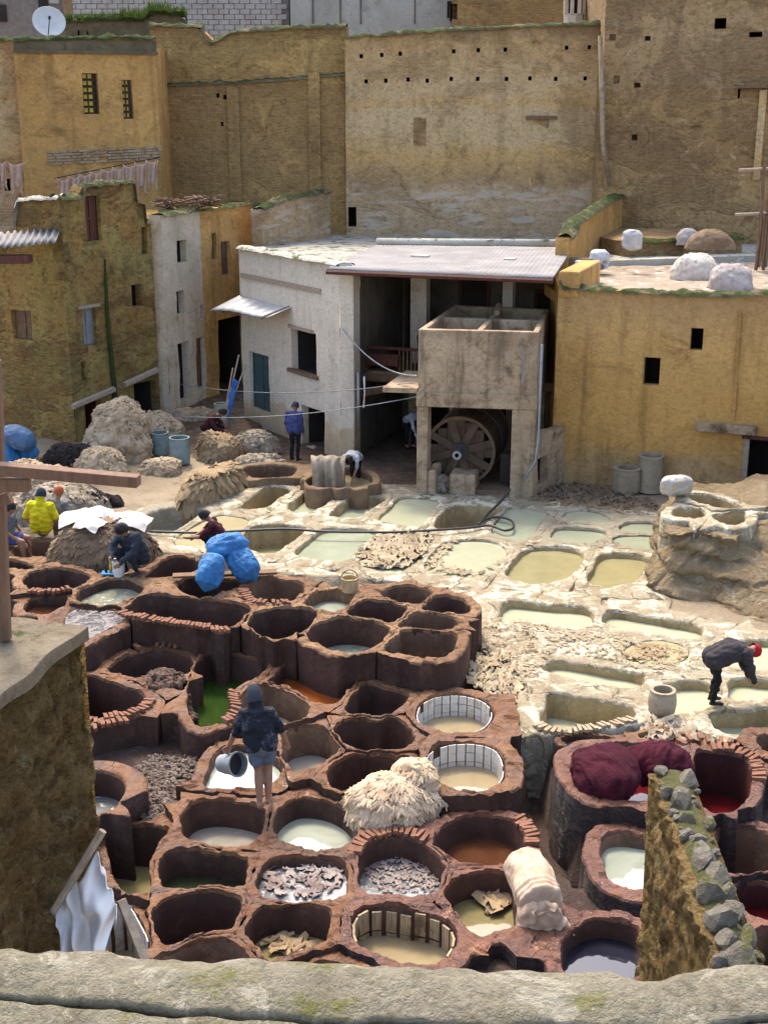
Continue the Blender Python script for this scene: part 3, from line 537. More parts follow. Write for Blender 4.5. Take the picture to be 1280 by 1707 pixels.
M['wall_plaster'] = earth('grey_plaster_wall', (0.687, 0.457, 0.227), (0.569, 0.364, 0.165), (0.41, 0.251, 0.104), 1.0, 1.0, .04, .94, streak=.3, spots=((0.74, 0.536, 0.311), .62), bands=[(5.0, (0.554, 0.399, 0.245)), (6.9, (0.687, 0.502, 0.311)), (7.3, (0.476, 0.308, 0.16)), (8.3, (0.78, 0.491, 0.18)), (8.9, (0.78, 0.582, 0.32)), (9.9, (0.78, 0.582, 0.329)), (10.1, (0.78, 0.491, 0.189)), (10.4, (0.78, 0.582, 0.329)), (11.3, (0.713, 0.491, 0.254)), (12.0, (0.687, 0.445, 0.198)), (12.6, (0.264, 0.171, 0.0942))], bandmix=.7, wash=(6.6, 7.6), brick=.3, brickcol=(0.488, 0.308, 0.141), stain=0.7, grit=0.5)
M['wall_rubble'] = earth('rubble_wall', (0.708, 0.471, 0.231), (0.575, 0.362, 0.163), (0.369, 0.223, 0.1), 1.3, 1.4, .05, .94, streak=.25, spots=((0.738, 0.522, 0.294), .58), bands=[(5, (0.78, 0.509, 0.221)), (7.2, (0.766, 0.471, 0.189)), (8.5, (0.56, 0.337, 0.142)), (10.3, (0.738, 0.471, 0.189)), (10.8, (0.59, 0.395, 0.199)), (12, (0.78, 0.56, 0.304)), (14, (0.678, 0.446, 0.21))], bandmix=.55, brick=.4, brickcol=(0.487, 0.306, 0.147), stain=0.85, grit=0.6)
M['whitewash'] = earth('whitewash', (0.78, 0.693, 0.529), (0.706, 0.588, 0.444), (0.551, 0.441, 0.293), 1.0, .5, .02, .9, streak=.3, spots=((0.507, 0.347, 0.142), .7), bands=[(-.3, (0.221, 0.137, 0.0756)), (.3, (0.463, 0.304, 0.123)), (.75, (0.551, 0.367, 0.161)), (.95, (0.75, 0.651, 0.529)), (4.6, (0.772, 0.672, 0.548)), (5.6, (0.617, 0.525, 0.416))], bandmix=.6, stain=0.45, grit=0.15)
M['white_peel'] = earth('peeling_whitewash', (0.693, 0.59, 0.45), (0.578, 0.48, 0.342), (0.462, 0.36, 0.207), 1.0, .6, .02, .9, streak=.4, spots=((0.42, 0.29, 0.126), .73), stain=0.5, grit=0.2)
M['white_old'] = earth('old_whitewash', (.6, .57, .5), (.48, .43, .35), (.4, .31, .18), 1.0, .6, .02, .9, streak=.65, spots=((.38, .28, .14), .64))
M['concrete'] = earth('stained_concrete', (0.545, 0.41, 0.269), (0.414, 0.3, 0.186), (0.218, 0.145, 0.0878), 1.3, .8, .02, .92, streak=.95, spots=((0.458, 0.37, 0.279), .62), stain=0.8, grit=0.4)
M['pale_conc'] = earth('pale_cement', (.46, .44, .38), (.38, .36, .3), (.3, .27, .2), 1.0, .5, .02, .9, moss=.35, spots=((.55, .53, .48), .6))
M['mossy'] = earth('mossy_coping', (.25, .2, .12), (.18, .145, .085), (.11, .095, .055), 1.6, 1.3, .05, .95, moss=.75, spots=((.35, .31, .22), .66))
M['moss'] = earth('moss_mat', (.06, .1, .018), (.045, .065, .016), (.13, .12, .05), 3, 1.3, .05, .97)
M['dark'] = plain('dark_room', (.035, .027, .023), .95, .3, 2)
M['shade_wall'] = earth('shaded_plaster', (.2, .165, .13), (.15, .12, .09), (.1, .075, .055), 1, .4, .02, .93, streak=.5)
M['wood'] = plain('weathered_wood', (.22, .13, .075), .8, .45, 3, .5, .3, sc3=(5, 5, 1))
M['wood_pale'] = plain('pale_timber', (.42, .33, .24), .8, .4, 3, .4, .3, sc3=(4, 4, 4))
M['wood_red'] = plain('red_painted_wood', (.13, .045, .03), .7, .4, 3, .4, .3, sc3=(5, 5, 1))
M['teal'] = plain('teal_painted_door', (.06, .11, .12), .6, .35, 4, .3, .4, dirt=(.12, .1, .08))
M['tin'] = plain('zinc_sheet', (.36, .39, .42), .45, .2, 1.5, .15, .5, metal=.35, dirt=(.42, .41, .4))
M['asbestos'] = plain('pale_roof_sheet', (.29, .28, .27), .85, .3, 1.2, .35, .3, dirt=(.2, .18, .16))
M['metal_dark'] = plain('dark_metal', (.05, .05, .05), .5, .3, 8, .1, .5, metal=.6)
M['metal_grey'] = plain('grey_pipe', (.33, .35, .36), .5, .3, 6, .1, .5, metal=.4)
M['dish'] = plain('dish_paint', (.6, .6, .57), .5, .15, 3, .05, .4)
M['yellow'] = plain('yellow_paint', (.62, .44, .05), .6, .2, 6)
M['blockwork'] = earth('concrete_block', (.47, .43, .38), (.4, .35, .3), (.32, .27, .22), 2.5, .6, .01, .93)
M['mortar'] = plain('grey_mortar', (.24, .2, .17), .95, .3, 5, .3)
def unit(A, B):
    e = Vector((B[0] - A[0], B[1] - A[1], 0)); Ln = e.length; e /= Ln; n = Vector((e.y, -e.x, 0))
    if n.dot(Vector((-A[0], -A[1], 0))) < 0: n = -n
    return e, n, Ln
def zat(A, B, px, py): return on_wall(A, B, px, py)[1]
def rect(A, B, x0, y0, x1, y1):
    u0, _ = on_wall(A, B, x0, (y0 + y1) / 2); u1, _ = on_wall(A, B, x1, (y0 + y1) / 2); xm = (x0 + x1) / 2
    return (min(u0, u1), max(u0, u1), on_wall(A, B, xm, y1)[1], on_wall(A, B, xm, y0)[1])
def wall(A, B, z0, top, ops=(), thick=.4, amp=.03, step=.4, reveal=.25, ragged=.0, rough=0.0):
    e, n, Ln = unit(A, B); tf = top if callable(top) else (lambda u: top)
    us = sorted(set([round(x, 4) for x in np.linspace(0, Ln, max(2, int(Ln / step)) + 1)] + [round(o[k], 4) for o in ops for k in (0, 1) if 0 < o[k] < Ln]))
    zmax = max(tf(u) for u in us); zs = sorted(set([round(x, 4) for x in np.linspace(z0, zmax, max(2, int((zmax - z0) / step)) + 1)] + [round(o[k], 4) for o in ops for k in (2, 3) if z0 < o[k] < zmax]))
    fix = set([round(o[k], 4) for o in ops for k in (0, 1)])
    us = [u for i, u in enumerate(us) if u in fix or u in (us[0], us[-1]) or all(abs(u - f) > .06 for f in fix)]
    fz = set([round(o[k], 4) for o in ops for k in (2, 3)]); zs = [z for z in zs if z in fz or z in (zs[0], zs[-1]) or all(abs(z - f) > .06 for f in fz)]
    A3 = Vector((A[0], A[1], 0))
    def pt(u, z):
        t = tf(u); z = min(z, t + (ragged * fb((u, 0, A[0]), 1.3) if ragged and z >= t - .01 else 0)); p = A3 + e * u; p.z = z
        return p + n * (amp * fb(p, .8) + amp * .4 * nz(p, 4) + (rough * (abs(nz(p, 3.3)) + .7 * nz((p.x, p.y, p.z * .6), 9) + .5 * nz((p.x, p.y, p.z * .7), 19)) if rough else 0))
    b = MB(); idx = {}
    def vid(i, j):
        if (i, j) not in idx: idx[(i, j)] = len(b.v); b.v.append(tuple(pt(us[i], zs[j])))
        return idx[(i, j)]
    flip = (e.cross(Vector((0, 0, 1)))).dot(n) < 0
    def face(f): b.f.append(tuple(f[::-1]) if flip else tuple(f)); b.m.append(0)
    hole = lambda um, zm: any(o[0] < um < o[1] and o[2] < zm < o[3] for o in ops)
    for i in range(len(us) - 1):
        for j in range(len(zs) - 1):
            if zs[j] >= max(tf(us[i]), tf(us[i + 1])) - .001: continue
            if not hole((us[i] + us[i + 1]) / 2, (zs[j] + zs[j + 1]) / 2): face((vid(i, j), vid(i + 1, j), vid(i + 1, j + 1), vid(i, j + 1)))
    for o in ops:
        ui = [i for i, u in enumerate(us) if o[0] - 1e-3 <= u <= o[1] + 1e-3]; zi = [j for j, z in enumerate(zs) if o[2] - 1e-3 <= z <= o[3] + 1e-3]
        if len(ui) < 2 or len(zi) < 2: continue
        loop = [(i, zi[0]) for i in ui] + [(ui[-1], j) for j in zi[1:]] + [(i, zi[-1]) for i in ui[::-1][1:]] + [(ui[0], j) for j in zi[::-1][1:-1]]
        m = len(loop); f0 = [vid(*q) for q in loop]; k0 = len(b.v)
        for q in loop:
            p = A3 + e * us[q[0]]; p.z = zs[q[1]]; b.v.append(tuple(p - n * reveal))
        for k in range(m): face((f0[k], k0 + k, k0 + (k + 1) % m, f0[(k + 1) % m])[::-1])
    # back, ends and top
    k0 = len(b.v); m = len(us)
    for u in us: b.v.append(tuple(A3 + e * u - n * thick + Vector((0, 0, tf(u)))))
    for u in us: b.v.append(tuple(A3 + e * u - n * thick + Vector((0, 0, z0))))
    tops = []
    for i, u in enumerate(us):
        tops.append(len(b.v)); b.v.append(tuple(pt(u, 99)))
    for i in range(m - 1):
        face((tops[i], tops[i + 1], k0 + i + 1, k0 + i))
        if not ops: face((k0 + i, k0 + i + 1, k0 + m + i + 1, k0 + m + i))
    c0 = len(b.v); b.v.append(tuple(pt(0, z0))); b.v.append(tuple(pt(Ln, z0)))
    face((c0, tops[0], k0, k0 + m)); face((c0 + 1, k0 + 2 * m - 1, k0 + m - 1, tops[-1]))
    return b
def wbox(A, B, o, d0, d1, grow=0.0):
    """box on a wall: o = (u0,u1,z0,z1); d0,d1 = distance behind the wall face (negative = in front)"""
    e, n, Ln = unit(A, B); M4 = Matrix(((e.x, n.x, 0, A[0]), (e.y, n.y, 0, A[1]), (0, 0, 1, 0), (0, 0, 0, 1)))
    return MB().box(((o[0] + o[1]) / 2, -(d0 + d1) / 2, (o[2] + o[3]) / 2), (o[1] - o[0] + grow, abs(d1 - d0), o[3] - o[2] + grow), M4)
def fill(th, A, B, o, kind='dark', name=None, m=None, lintel=False):
    """what stands in an opening"""
    w, h = o[1] - o[0], o[3] - o[2]; door = name == 'door'
    nm = name or 'window'
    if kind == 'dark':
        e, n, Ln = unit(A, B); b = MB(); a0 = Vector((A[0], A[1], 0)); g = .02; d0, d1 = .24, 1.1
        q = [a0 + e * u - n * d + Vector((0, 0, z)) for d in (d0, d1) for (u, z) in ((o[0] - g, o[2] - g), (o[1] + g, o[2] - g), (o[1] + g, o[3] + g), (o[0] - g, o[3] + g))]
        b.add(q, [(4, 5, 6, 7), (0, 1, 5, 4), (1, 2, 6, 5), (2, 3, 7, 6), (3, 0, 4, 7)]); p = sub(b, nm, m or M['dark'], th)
    elif kind in ('shutter', 'door'):
        p = sub(wbox(A, B, o, .16, .22, -.01), nm, m or M['wood'], th); k = 2 if w > .4 else 1
        for i in range(k + 1):
            u = o[0] + w * i / k; sub(wbox(A, B, (max(o[0], u - .035) + .006, min(o[1], u + .035) - .006, o[2] + .01, o[3] - .01), .12, .158), 'stile', m or M['wood'], p)
        for z in ((o[2] + .06, (o[2] + o[3]) / 2, o[3] - .06)): sub(wbox(A, B, (o[0] + .045, o[1] - .045, z - .03, z + .03), .13, .157), 'rail', m or M['wood'], p)
    elif kind == 'grille':
        p = sub(wbox(A, B, o, .5, .53, -.01), nm, M['dark'], th)
        nu, nv = max(3, int(w / .2)), max(5, int(h / .22))
        for i in range(1, nu): u = o[0] + w * i / nu; sub(wbox(A, B, (u - .014, u + .014, o[2], o[3]), .1, .13), 'bar', M['metal_dark'], p)
        for j in range(nv):
            z0, z1 = o[2] + h * j / nv, o[2] + h * (j + 1) / nv
            for i in range(nu):
                u0, u1 = o[0] + w * i / nu, o[0] + w * (i + 1) / nu
                if u1 < o[1] - w * .3: sub(wbox(A, B, (u0 + .03, u1 - .03, z0 + .06, z1 - .03), .14, .16), 'pane', M['yellow'], p)
            sub(wbox(A, B, (o[0], o[1], z0 - .012, z0 + .012), .07, .098), 'bar', M['metal_dark'], p)
    if lintel: sub(wbox(A, B, (o[0] - .18, o[1] + .18, o[3] + .005, o[3] + .1), -.05, .2), 'lintel', M['wood_pale'], th)
    return p
def facade(th, A, B, z0, top, ops, m, name='wall', **k):
    """ops: (x0,y0,x1,y1,kind,name,material,lintel) in photo pixels"""
    rs = [rect(A, B, *o[:4]) for o in ops]; w = sub(wall(A, B, z0, top, rs, **k), name, m, th, smooth=False)
    w.data.shade_smooth(); md = w.modifiers.new('edges', 'EDGE_SPLIT'); md.split_angle = R(40)
    for o, r_ in zip(ops, rs):
        kd = o[4] if len(o) > 4 else 'dark'
        if kd != 'none': fill(th, A, B, r_, kd, *(o[5:8] if len(o) > 5 else ()))
    return w
def prof(A, B, pts):                       # top outline from photo points
    q = sorted(on_wall(A, B, *p) for p in pts); us = [a for a, _ in q]; zs = [b for _, b in q]
    return lambda u: float(np.interp(u, us, zs))
def slab(poly, z0, z1): 
    a = sum(p[0] * q[1] - q[0] * p[1] for p, q in zip(poly, poly[1:] + poly[:1])); poly = poly if a > 0 else poly[::-1]
    return MB().prism(poly, z0, z1)
def rough_strip(A, B, zf, w=.45, h=.13, n=60, amp=.06):  # irregular coping / moss ridge on a wall top
    e, nn, Ln = unit(A, B); b = MB(); a0 = Vector((A[0], A[1], 0))
    def fn(u, v):
        p = a0 + e * Ln * u; z = zf(u * Ln); q = v * math.pi; k = 1 + .8 * nz((p.x, p.y, v), 2.2) + .5 * nz((p.x, p.y, v), 7)
        return p + nn * (.1 - w * .5 + math.cos(q) * w * .55) + Vector((0, 0, z - .05 + math.sin(q) * h * k + amp * nz((p.x * 3, p.y * 3, v * 2), 1.5)))
    return b.grid(fn, n, 7)
# --- far walls behind everything
A, B = PY(262, 300, 51.5), PY(579, 300, 50.5); th = empty('brick_wall', A, 'old brown brick wall with patched plaster left of the tall smooth wall', 'wall')
tp = prof(A, B, [(255, 42), (338, 44), (342, 70), (352, 72), (372, 62), (385, 53), (480, 47), (579, 44)])
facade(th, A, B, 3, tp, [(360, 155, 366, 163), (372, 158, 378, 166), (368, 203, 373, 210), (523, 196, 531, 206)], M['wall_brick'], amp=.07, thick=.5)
sub(rough_strip(A, B, tp, .5, .14, 110), 'moss_coping', M['mossy'], th, smooth=True)
tq = prof(A, B, [(262, 138), (385, 133), (480, 128), (579, 119)])
sub(rough_strip(A, B, lambda u: tq(u) - .1, .16, .12, 80, .03), 'string_course', M['mossy'], th, smooth=True)
for px, y0, y1 in ((395, 145, 335), (527, 120, 330)):
    u, zb = on_wall(A, B, px, y1); _, zt = on_wall(A, B, px, y0); sub(wbox(A, B, (u - .22, u + .22, zb, zt), -.12, .1), 'pier', M['wall_brick'], th)
A, B = PY(577, 300, 50.2), PY(1002, 300, 49.4); th = empty('plastered_wall', A, 'tall smooth grey-tan wall with two rows of putlog holes', 'wall')
tp = prof(A, B, [(577, 62), (700, 53), (850, 45), (1000, 38)])
ops = [(x - 3, y - 3, x + 3, y + 4) for x, y in [(602, 93), (636, 91), (667, 89), (756, 85), (797, 83), (842, 82), (944, 79), (982, 78), (610, 135), (643, 134), (680, 132), (712, 134), (752, 131), (796, 131), (844, 131), (883, 130), (926, 131), (975, 130)]]
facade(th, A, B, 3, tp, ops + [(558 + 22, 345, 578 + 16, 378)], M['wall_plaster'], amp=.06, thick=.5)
sub(rough_strip(A, B, tp, .55, .13, 110), 'moss_coping', M['mossy'], th, smooth=True)
for x0, y0, x1, y1 in ((689, 196, 710, 243), (891, 199, 914, 241)):
    o = rect(A, B, x0, y0, x1, y1); sub(wbox(A, B, o, -.025, .1), 'blocked_window', M['wall_rubble'], th)
o = rect(A, B, 876, 193, 928, 199); sub(wbox(A, B, o, -.12, .1), 'lintel', M['wood'], th)
A3, B3 = PY(996, 300, 48.3), PY(1420, 300, 45.5); th = empty('rubble_wall', A3, 'highest brown rubble wall filling the upper right corner', 'wall')
ops = [(1016, 57, 1026, 68), (1074, 60, 1084, 68), (1190, 30, 1210, 48), (1248, 53, 1270, 62), (1022, 126, 1032, 140), (1056, 138, 1067, 146), (1052, 224, 1062, 234), (1229, 148, 1233, 164)]
facade(th, A3, B3, 3, lambda u: 15.5, ops, M['wall_rubble'], amp=.12, thick=.6, step=.35)
e_, n_, L_ = unit(A3, B3); s_ = MB().prism([(A3.x, A3.y), (A3.x + 4, A3.y), (A3.x + 4, A3.y + 5), (A3.x - .02, A3.y + 5)], 3, 15.4); sub(s_, 'return_wall', M['wall_rubble'], th)
pp_ = [PY(996, 60, 48.1), PY(1000, 240, 48.1), PY(1012, 310, 48.1)]; sub(MB().tube([p - Vector((-.08, .1, 0)) for p in pp_], .09, 8), 'downpipe', M['concrete'], th, smooth=True)
o = rect(A3, B3, 1225, 141, 1300, 147); sub(wbox(A3, B3, o, -.25, .1), 'ledge', M['wood'], th)
o = rect(A3, B3, 1260, 150, 1272, 300); sub(wbox(A3, B3, o, -.1, .1), 'buttress', M['wall_plaster'], th)
# --- upper left yellow house
A, B = PY(34, 200, 47.6), PY(266, 200, 49.2); th = empty('yellow_house', PY(150, 330, 48), 'yellow plastered house with two grilled windows at upper left', 'house')
tp = prof(A, B, [(20, 66), (150, 63), (266, 64)])
facade(th, A, B, 3, tp, [(139, 122, 165, 190, 'grille', 'window'), (205, 133, 222, 198, 'grille', 'window')], M['ochre'], amp=.05)
e_, n_, L_ = unit(A, B); b_ = MB().prism([(A.x, A.y + .02), (A.x + .3, A.y + .3), (A.x + .3, A.y + 6), (A.x, A.y + 6)], 3, 12); sub(b_, 'side_wall', M['ochre'], th)
b_ = MB().prism([(B.x - .38, B.y + .3), (B.x, B.y + .02), (B.x, B.y + 6), (B.x - .38, B.y + 6)], 3, 12); sub(b_, 'side_wall', M['ochre'], th)
o = (-.05, L_ + .05, zat(A, B, 150, 90), zat(A, B, 150, 84)); sub(wbox(A, B, o, -.09, .1), 'cornice', M['mossy'], th)
o = (-.02, L_ + .02, zat(A, B, 150, 84), zat(A, B, 150, 66)); sub(wbox(A, B, o, -.04, .1), 'parapet', M['mossy'], th)
sub(rough_strip(A, B, tp, .45, .14, 70), 'moss_coping', M['moss'], th, smooth=True)
ub = on_wall(A, B, 80, 262)[0]; zb = [zat(A, B, 150, y) for y in (270, 240)]
for q in range(36):
    u = ub + (L_ - ub) * (q + .5) / 36; zz = zat(A, B, 110 + 150 * q / 36, 268 - 9 * q / 36)
    for r_ in range(5):
        if rnd.random() < .15: continue
        piece('brick', rnd.choice(brickp_me), th, Matrix.Translation(A + e_ * (u + rnd.uniform(-.03, .03)) + n_ * .02 + Vector((0, 0, zz - A.z + r_ * .1 - .1))) @ Matrix.Rotation(math.atan2(e_.y, e_.x), 4, 'Z') @ Matrix.Diagonal((.75, 1.6, 1.2, 1)))
A2, B2 = PY(-120, 200, 47.4), PY(36, 200, 48.3); th = empty('grey_house', A2, 'narrow grey plastered house front at the far left edge', 'house')
facade(th, A2, B2, 3, prof(A2, B2, [(-120, 66), (36, 66)]), [(8, 298, 18, 318)], M['wall_plaster'], amp=.05); sub(rough_strip(A2, B2, prof(A2, B2, [(-120, 66), (36, 66)]), .45, .14, 40), 'moss_coping', M['moss'], th, smooth=True)
# roofs behind: mossy wall, dish, far houses
A, B = PY(96, 40, 53), PY(312, 40, 53.5); th = empty('mossy_wall', A, 'low wall overgrown with grass and moss behind the yellow house', 'wall')
tp = prof(A, B, [(96, 36), (180, 32), (240, 34), (250, 22), (310, 24), (312, 36)])
facade(th, A, B, 8, tp, [(130, 50, 133, 60), (145, 52, 148, 60)], M['mossy'], thick=.5); sub(rough_strip(A, B, tp, .7, .2, 60), 'moss_coping', M['moss'], th, smooth=True)
gb = MB()
for q in range(900):
    x = rnd.uniform(100, 312); p = PY(x, 34, 53 + rnd.uniform(-.1, .4)); u, _ = on_wall(A, B, x, 34); p.z = tp(u) + .08; hh = rnd.uniform(.08, .3) * (1.5 if 200 < x < 285 else .8); a = rnd.uniform(0, 6.3); dx, dy = math.cos(a) * .03, math.sin(a) * .03; lx, ly = rnd.uniform(-.1, .1), rnd.uniform(-.1, .1)
    gb.add([(p.x - dx, p.y - dy, p.z), (p.x + dx, p.y + dy, p.z), (p.x + lx, p.y + ly, p.z + hh)], [(0, 1, 2)])
M['grass'] = plain('roof_grass', (.13, .2, .02), .8, .4, 3); tag(sub(gb, 'grass', M['grass'], th), kind='stuff')
c = PY(82, 38, 50.3); th = empty('satellite_dish', c - Vector((0, 0, .9)), 'pale round satellite dish on the yellow house roof', 'dish')
Md = Matrix.Translation(c) @ Matrix.Rotation(R(62), 4, 'X') @ Matrix.Rotation(R(18), 4, 'Y')
pr = [(r_, .28 * (r_ / .58) ** 2 * .35) for r_ in (.001, .15, .3, .42, .52, .58)]; pr = pr + [(.6, pr[-1][1] + .005), (.58, pr[-1][1] - .02)] + [(r_, z - .02) for r_, z in pr[::-1][1:]]
sub(MB().lathe(pr, 32, M=Md), 'reflector', M['dish'], th, smooth=True)
f_ = Md @ Vector((0, -.05, .48)); sub(MB().tube([Md @ Vector((0, -.5, .08)), f_], .02, 6).tube([f_, f_ + (Md @ Vector((0, 0, 0)) - f_) * .25], .05, 8), 'feed_arm', M['metal_dark'], th)
sub(MB().tube([c + Vector((0, .05, 0)), c + Vector((0, .25, -.15)), c + Vector((0, .25, -1.0))], .035, 8), 'mast', M['metal_dark'], th)
A, B = PY(-60, 20, 60), PY(482, 20, 60); th = empty('blockwork_house', A, 'house of bare pale concrete blocks along the top left', 'house')
sub(slab([tuple(A[:2]), tuple(B[:2]), (B.x, B.y + 5), (A.x, A.y + 5)], 8, 17), 'core', M['mortar'], th)
blk = [box_mesh('block', (.43, .12, .19), M['blockwork'], .008, s) for s in range(4)]; zt0 = zat(A, B, 300, -6); n_r = 0
r_ = 0; z = zat(A, B, 300, 72)
while z < zt0:
    x = A.x + 4 + (.23 if r_ % 2 else 0)
    while x < B.x - .25:
        pxx = 640 + x / (60 * .956) * FOC
        if pxx > -15 and not (108 < pxx < 125):
            piece('block', rnd.choice(blk), th, Matrix.Translation((x, A.y - .02 + rnd.uniform(-.012, .012), z)))
        x += .46
    z += .215; r_ += 1
for x0, x1 in ((108, 123),):
    o = rect(A, B, x0, -30, x1, 80); sub(wbox(A, B, o, -.1, .1), 'pier', M['wall_plaster'], th)
for x0, y0, x1, y1 in ((65, -12, 80, 12), (0, 8, 12, 36)): o = rect(A, B, x0, y0, x1, y1); sub(wbox(A, B, o, -.09, .1), 'window', M['dark'], th)
A, B = PY(484, 20, 59.5), PY(752, 20, 59.5); th = empty('pale_house', A, 'pale plastered house top behind the middle of the wall', 'house')
facade(th, A, B, 8, 17, [], M['pale_conc'], amp=.03); sub(slab([(A.x, A.y + .41), (B.x, B.y + .41), (B.x, B.y + 5), (A.x, A.y + 5)], 8, 16.9), 'core', M['pale_conc'], th)
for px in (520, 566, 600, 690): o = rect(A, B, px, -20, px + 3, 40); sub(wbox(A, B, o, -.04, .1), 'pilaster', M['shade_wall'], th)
o = rect(A, B, 745, 2, 757, 30); sub(wbox(A, B, (o[0], o[1] - .1, o[2], o[3]), -.05, .1), 'window', M['dark'], th)
A, B = PY(754, 20, 58.5), PY(1010, 20, 58.5); th = empty('tan_house', A, 'tan brick house top left of the little chimney', 'house')
facade(th, A, B, 8, 17, [(752, 6, 762, 32)], M['wall_brick'], amp=.04); sub(slab([(A.x, A.y + .41), (B.x, B.y + .41), (B.x, B.y + 5), (A.x, A.y + 5)], 8, 16.9), 'core', M['wall_brick'], th)
c = PY(956, 40, 53); th = empty('chimney', c, 'small pale slotted chimney above the tall wall', 'chimney')
sub(MB().lathe([(.42, -1), (.4, .3), (.36, .36)], 8, c), 'base', M['whitewash'], th)
for q in range(8): a = q * math.pi / 4 + .39; sub(MB().box((c.x + .36 * math.cos(a), c.y + .36 * math.sin(a), c.z + .62), (.13, .13, .56)), 'post', M['whitewash'], th)
sub(MB().lathe([(.02, .9), (.44, .9), (.44, 1.0), (.3, 1.3), (.02, 1.32)], 8, c), 'cap', M['whitewash'], th); sub(MB().lathe([(.22, .3), (.22, .92)], 8, c), 'flue', M['dark'], th)
# --- left tower house
C0 = P(128, 736, .1); Lp = P(-190, 690, .1); Rp = P(268, 698, .1)
th = empty('tower_house', C0, 'eroded ochre tower house with a mossy drain at left', 'house')
t1 = prof(Lp, C0, [(-190, 405), (27, 402), (29, 333), (60, 330), (107, 331), (130, 329)])
facade(th, Lp, C0, -.2, t1, [(21, 517, 54, 566, 'shutter', 'window', M['wood'])], M['ochre_rough'], amp=.07, thick=.45, step=.33)
t2 = prof(C0, Rp, [(107, 330), (137, 328), (139, 308), (222, 302), (224, 335), (238, 338), (240, 372), (270, 372)])
facade(th, C0, Rp, -.2, t2, [(144, 326, 168, 402, 'shutter', 'door', M['wood_red']), (140, 513, 161, 576, 'shutter', 'window', M['metal_grey'], True), (136, 602, 143, 634), (143, 668, 172, 738, 'dark', 'door', M['wood_red']), (219, 474, 236, 511, 'dark', 'window'), (225, 636, 262, 700, 'dark', 'door'), (236, 378, 246, 424, 'dark', 'niche', M['mudwall'])], M['ochre_rough'], amp=.06, thick=.45, step=.33)
e_, n_, L_ = unit(C0, Rp)
for (x0, y0), (x1, y1) in (((118, 677), (186, 648)), ((203, 641), (258, 616))):
    (ua, za), (ub_, zb_) = on_wall(C0, Rp, x0, y0), on_wall(C0, Rp, x1, y1); pa, pb = C0 + e_ * ua + n_ * .12, C0 + e_ * ub_ + n_ * .12; pa.z, pb.z = za, zb_; sub(MB().tube([pa, pb], .1, 5), 'lintel', M['wood_pale'], th)
pts_ = [on_wall(C0, Rp, *p) for p in ((173, 432), (177, 520), (184, 600), (190, 660), (192, 690))]
sub(MB().tube([tuple(C0 + e_ * u + n_ * .06 + Vector((0, 0, z - C0.z))) for u, z in pts_], [.03, .06, .08, .09, .1], 8), 'mossy_drain', M['moss'], th, smooth=True)
sub(rough_strip(Lp, C0, lambda u: t1(u), .5, .1, 70), 'coping', M['pale_conc'], th, smooth=True); sub(rough_strip(C0, Rp, lambda u: t2(u), .5, .1, 70), 'coping', M['mossy'], th, smooth=True)
back = [(C0.x - .1, C0.y + .5), (Rp.x - .3, Rp.y + .4), (Rp.x - 3.0, Rp.y + 4.5), (C0.x - 3.0, C0.y + 6)]
sub(slab(back, 6.1, 6.4), 'roof', M['mossy'], th); sub(slab([(C0.x - .3, C0.y + 2.2), (Rp.x - 1.8, Rp.y + 1.5), (Rp.x - 3.0, Rp.y + 4.5), (C0.x - 3.0, C0.y + 6)], 0, 6.1), 'core', M['ochre_rough'], th)
# corrugated lean-to
z_ = PY(60, 410, 36.3).z; a_ = PY(-60, 418, 36.3); b2 = PY(93, 402, 36.9); th = empty('corrugated_roof', a_, 'white corrugated roof sheet at the left edge', 'roof')
def corr(u, v):
    p = a_.lerp(b2, u) + Vector((-.25 * v, 1.7 * v, .26 * v)); p.z += .045 * math.sin(u * 2 * math.pi * 13); return p
b_ = MB().grid(corr, 130, 3); sub(b_, 'sheet', M['asbestos'], th, smooth=True).modifiers.new('thick', 'SOLIDIFY').thickness = .02
sub(MB().box(((a_.x + b2.x) / 2 - .7, 36.8, a_.z - .28), (2.4, .5, .22)), 'beam', M['wood_red'], th, bevel=.02)
# --- white tenement and ochre neighbour
A, Bm, B = P(284, 696, .1), P(346, 667, .1), P(428, 640, .1); th = empty('whitewashed_house', A, 'tall narrow house with peeling whitewash and three small windows', 'house')
tp = prof(A, Bm, [(240, 362), (300, 355), (350, 347)])
facade(th, A, Bm, -.1, tp, [(297, 400, 312, 438), (295, 484, 309, 524), (334, 507, 341, 528, 'shutter', 'window'), (298, 570, 316, 668, 'dark', 'door'), (328, 562, 341, 648, 'shutter', 'door', M['wood'])], M['white_peel'], amp=.06, step=.3)
e_, n_, L_ = unit(A, Bm); sub(slab([(A.x + .05, A.y + .3), (Bm.x, Bm.y + .3), (Bm.x, Bm.y + 5), (A.x - 1, A.y + 5)], tp(0) - .35, tp(0) - .15), 'roof', M['mossy'], th); sub(rough_strip(A, Bm, tp, .5, .1, 40), 'coping', M['mossy'], th, smooth=True)
qa = A - n_ * .03; qb = A + e_ * .05 - n_ * .5; sub(slab([(qa.x, qa.y), (qb.x, qb.y), (qb.x - .8, qb.y + 4.5), (qa.x - .8, qa.y + 4.5)], -.1, tp(0) - .12), 'side_wall', M['ochre_rough'], th)
th = empty('ochre_house', Bm, 'ochre house front with two narrow windows right of the whitewashed one', 'house')
t3 = prof(Bm, B, [(345, 348), (428, 338)])
facade(th, Bm, B, -.1, t3, [(353, 388, 361, 432, 'shutter', 'window'), (369, 402, 384, 458, 'shutter', 'window'), (366, 528, 412, 690, 'dark', 'door')], M['ochre'], amp=.06, step=.3)
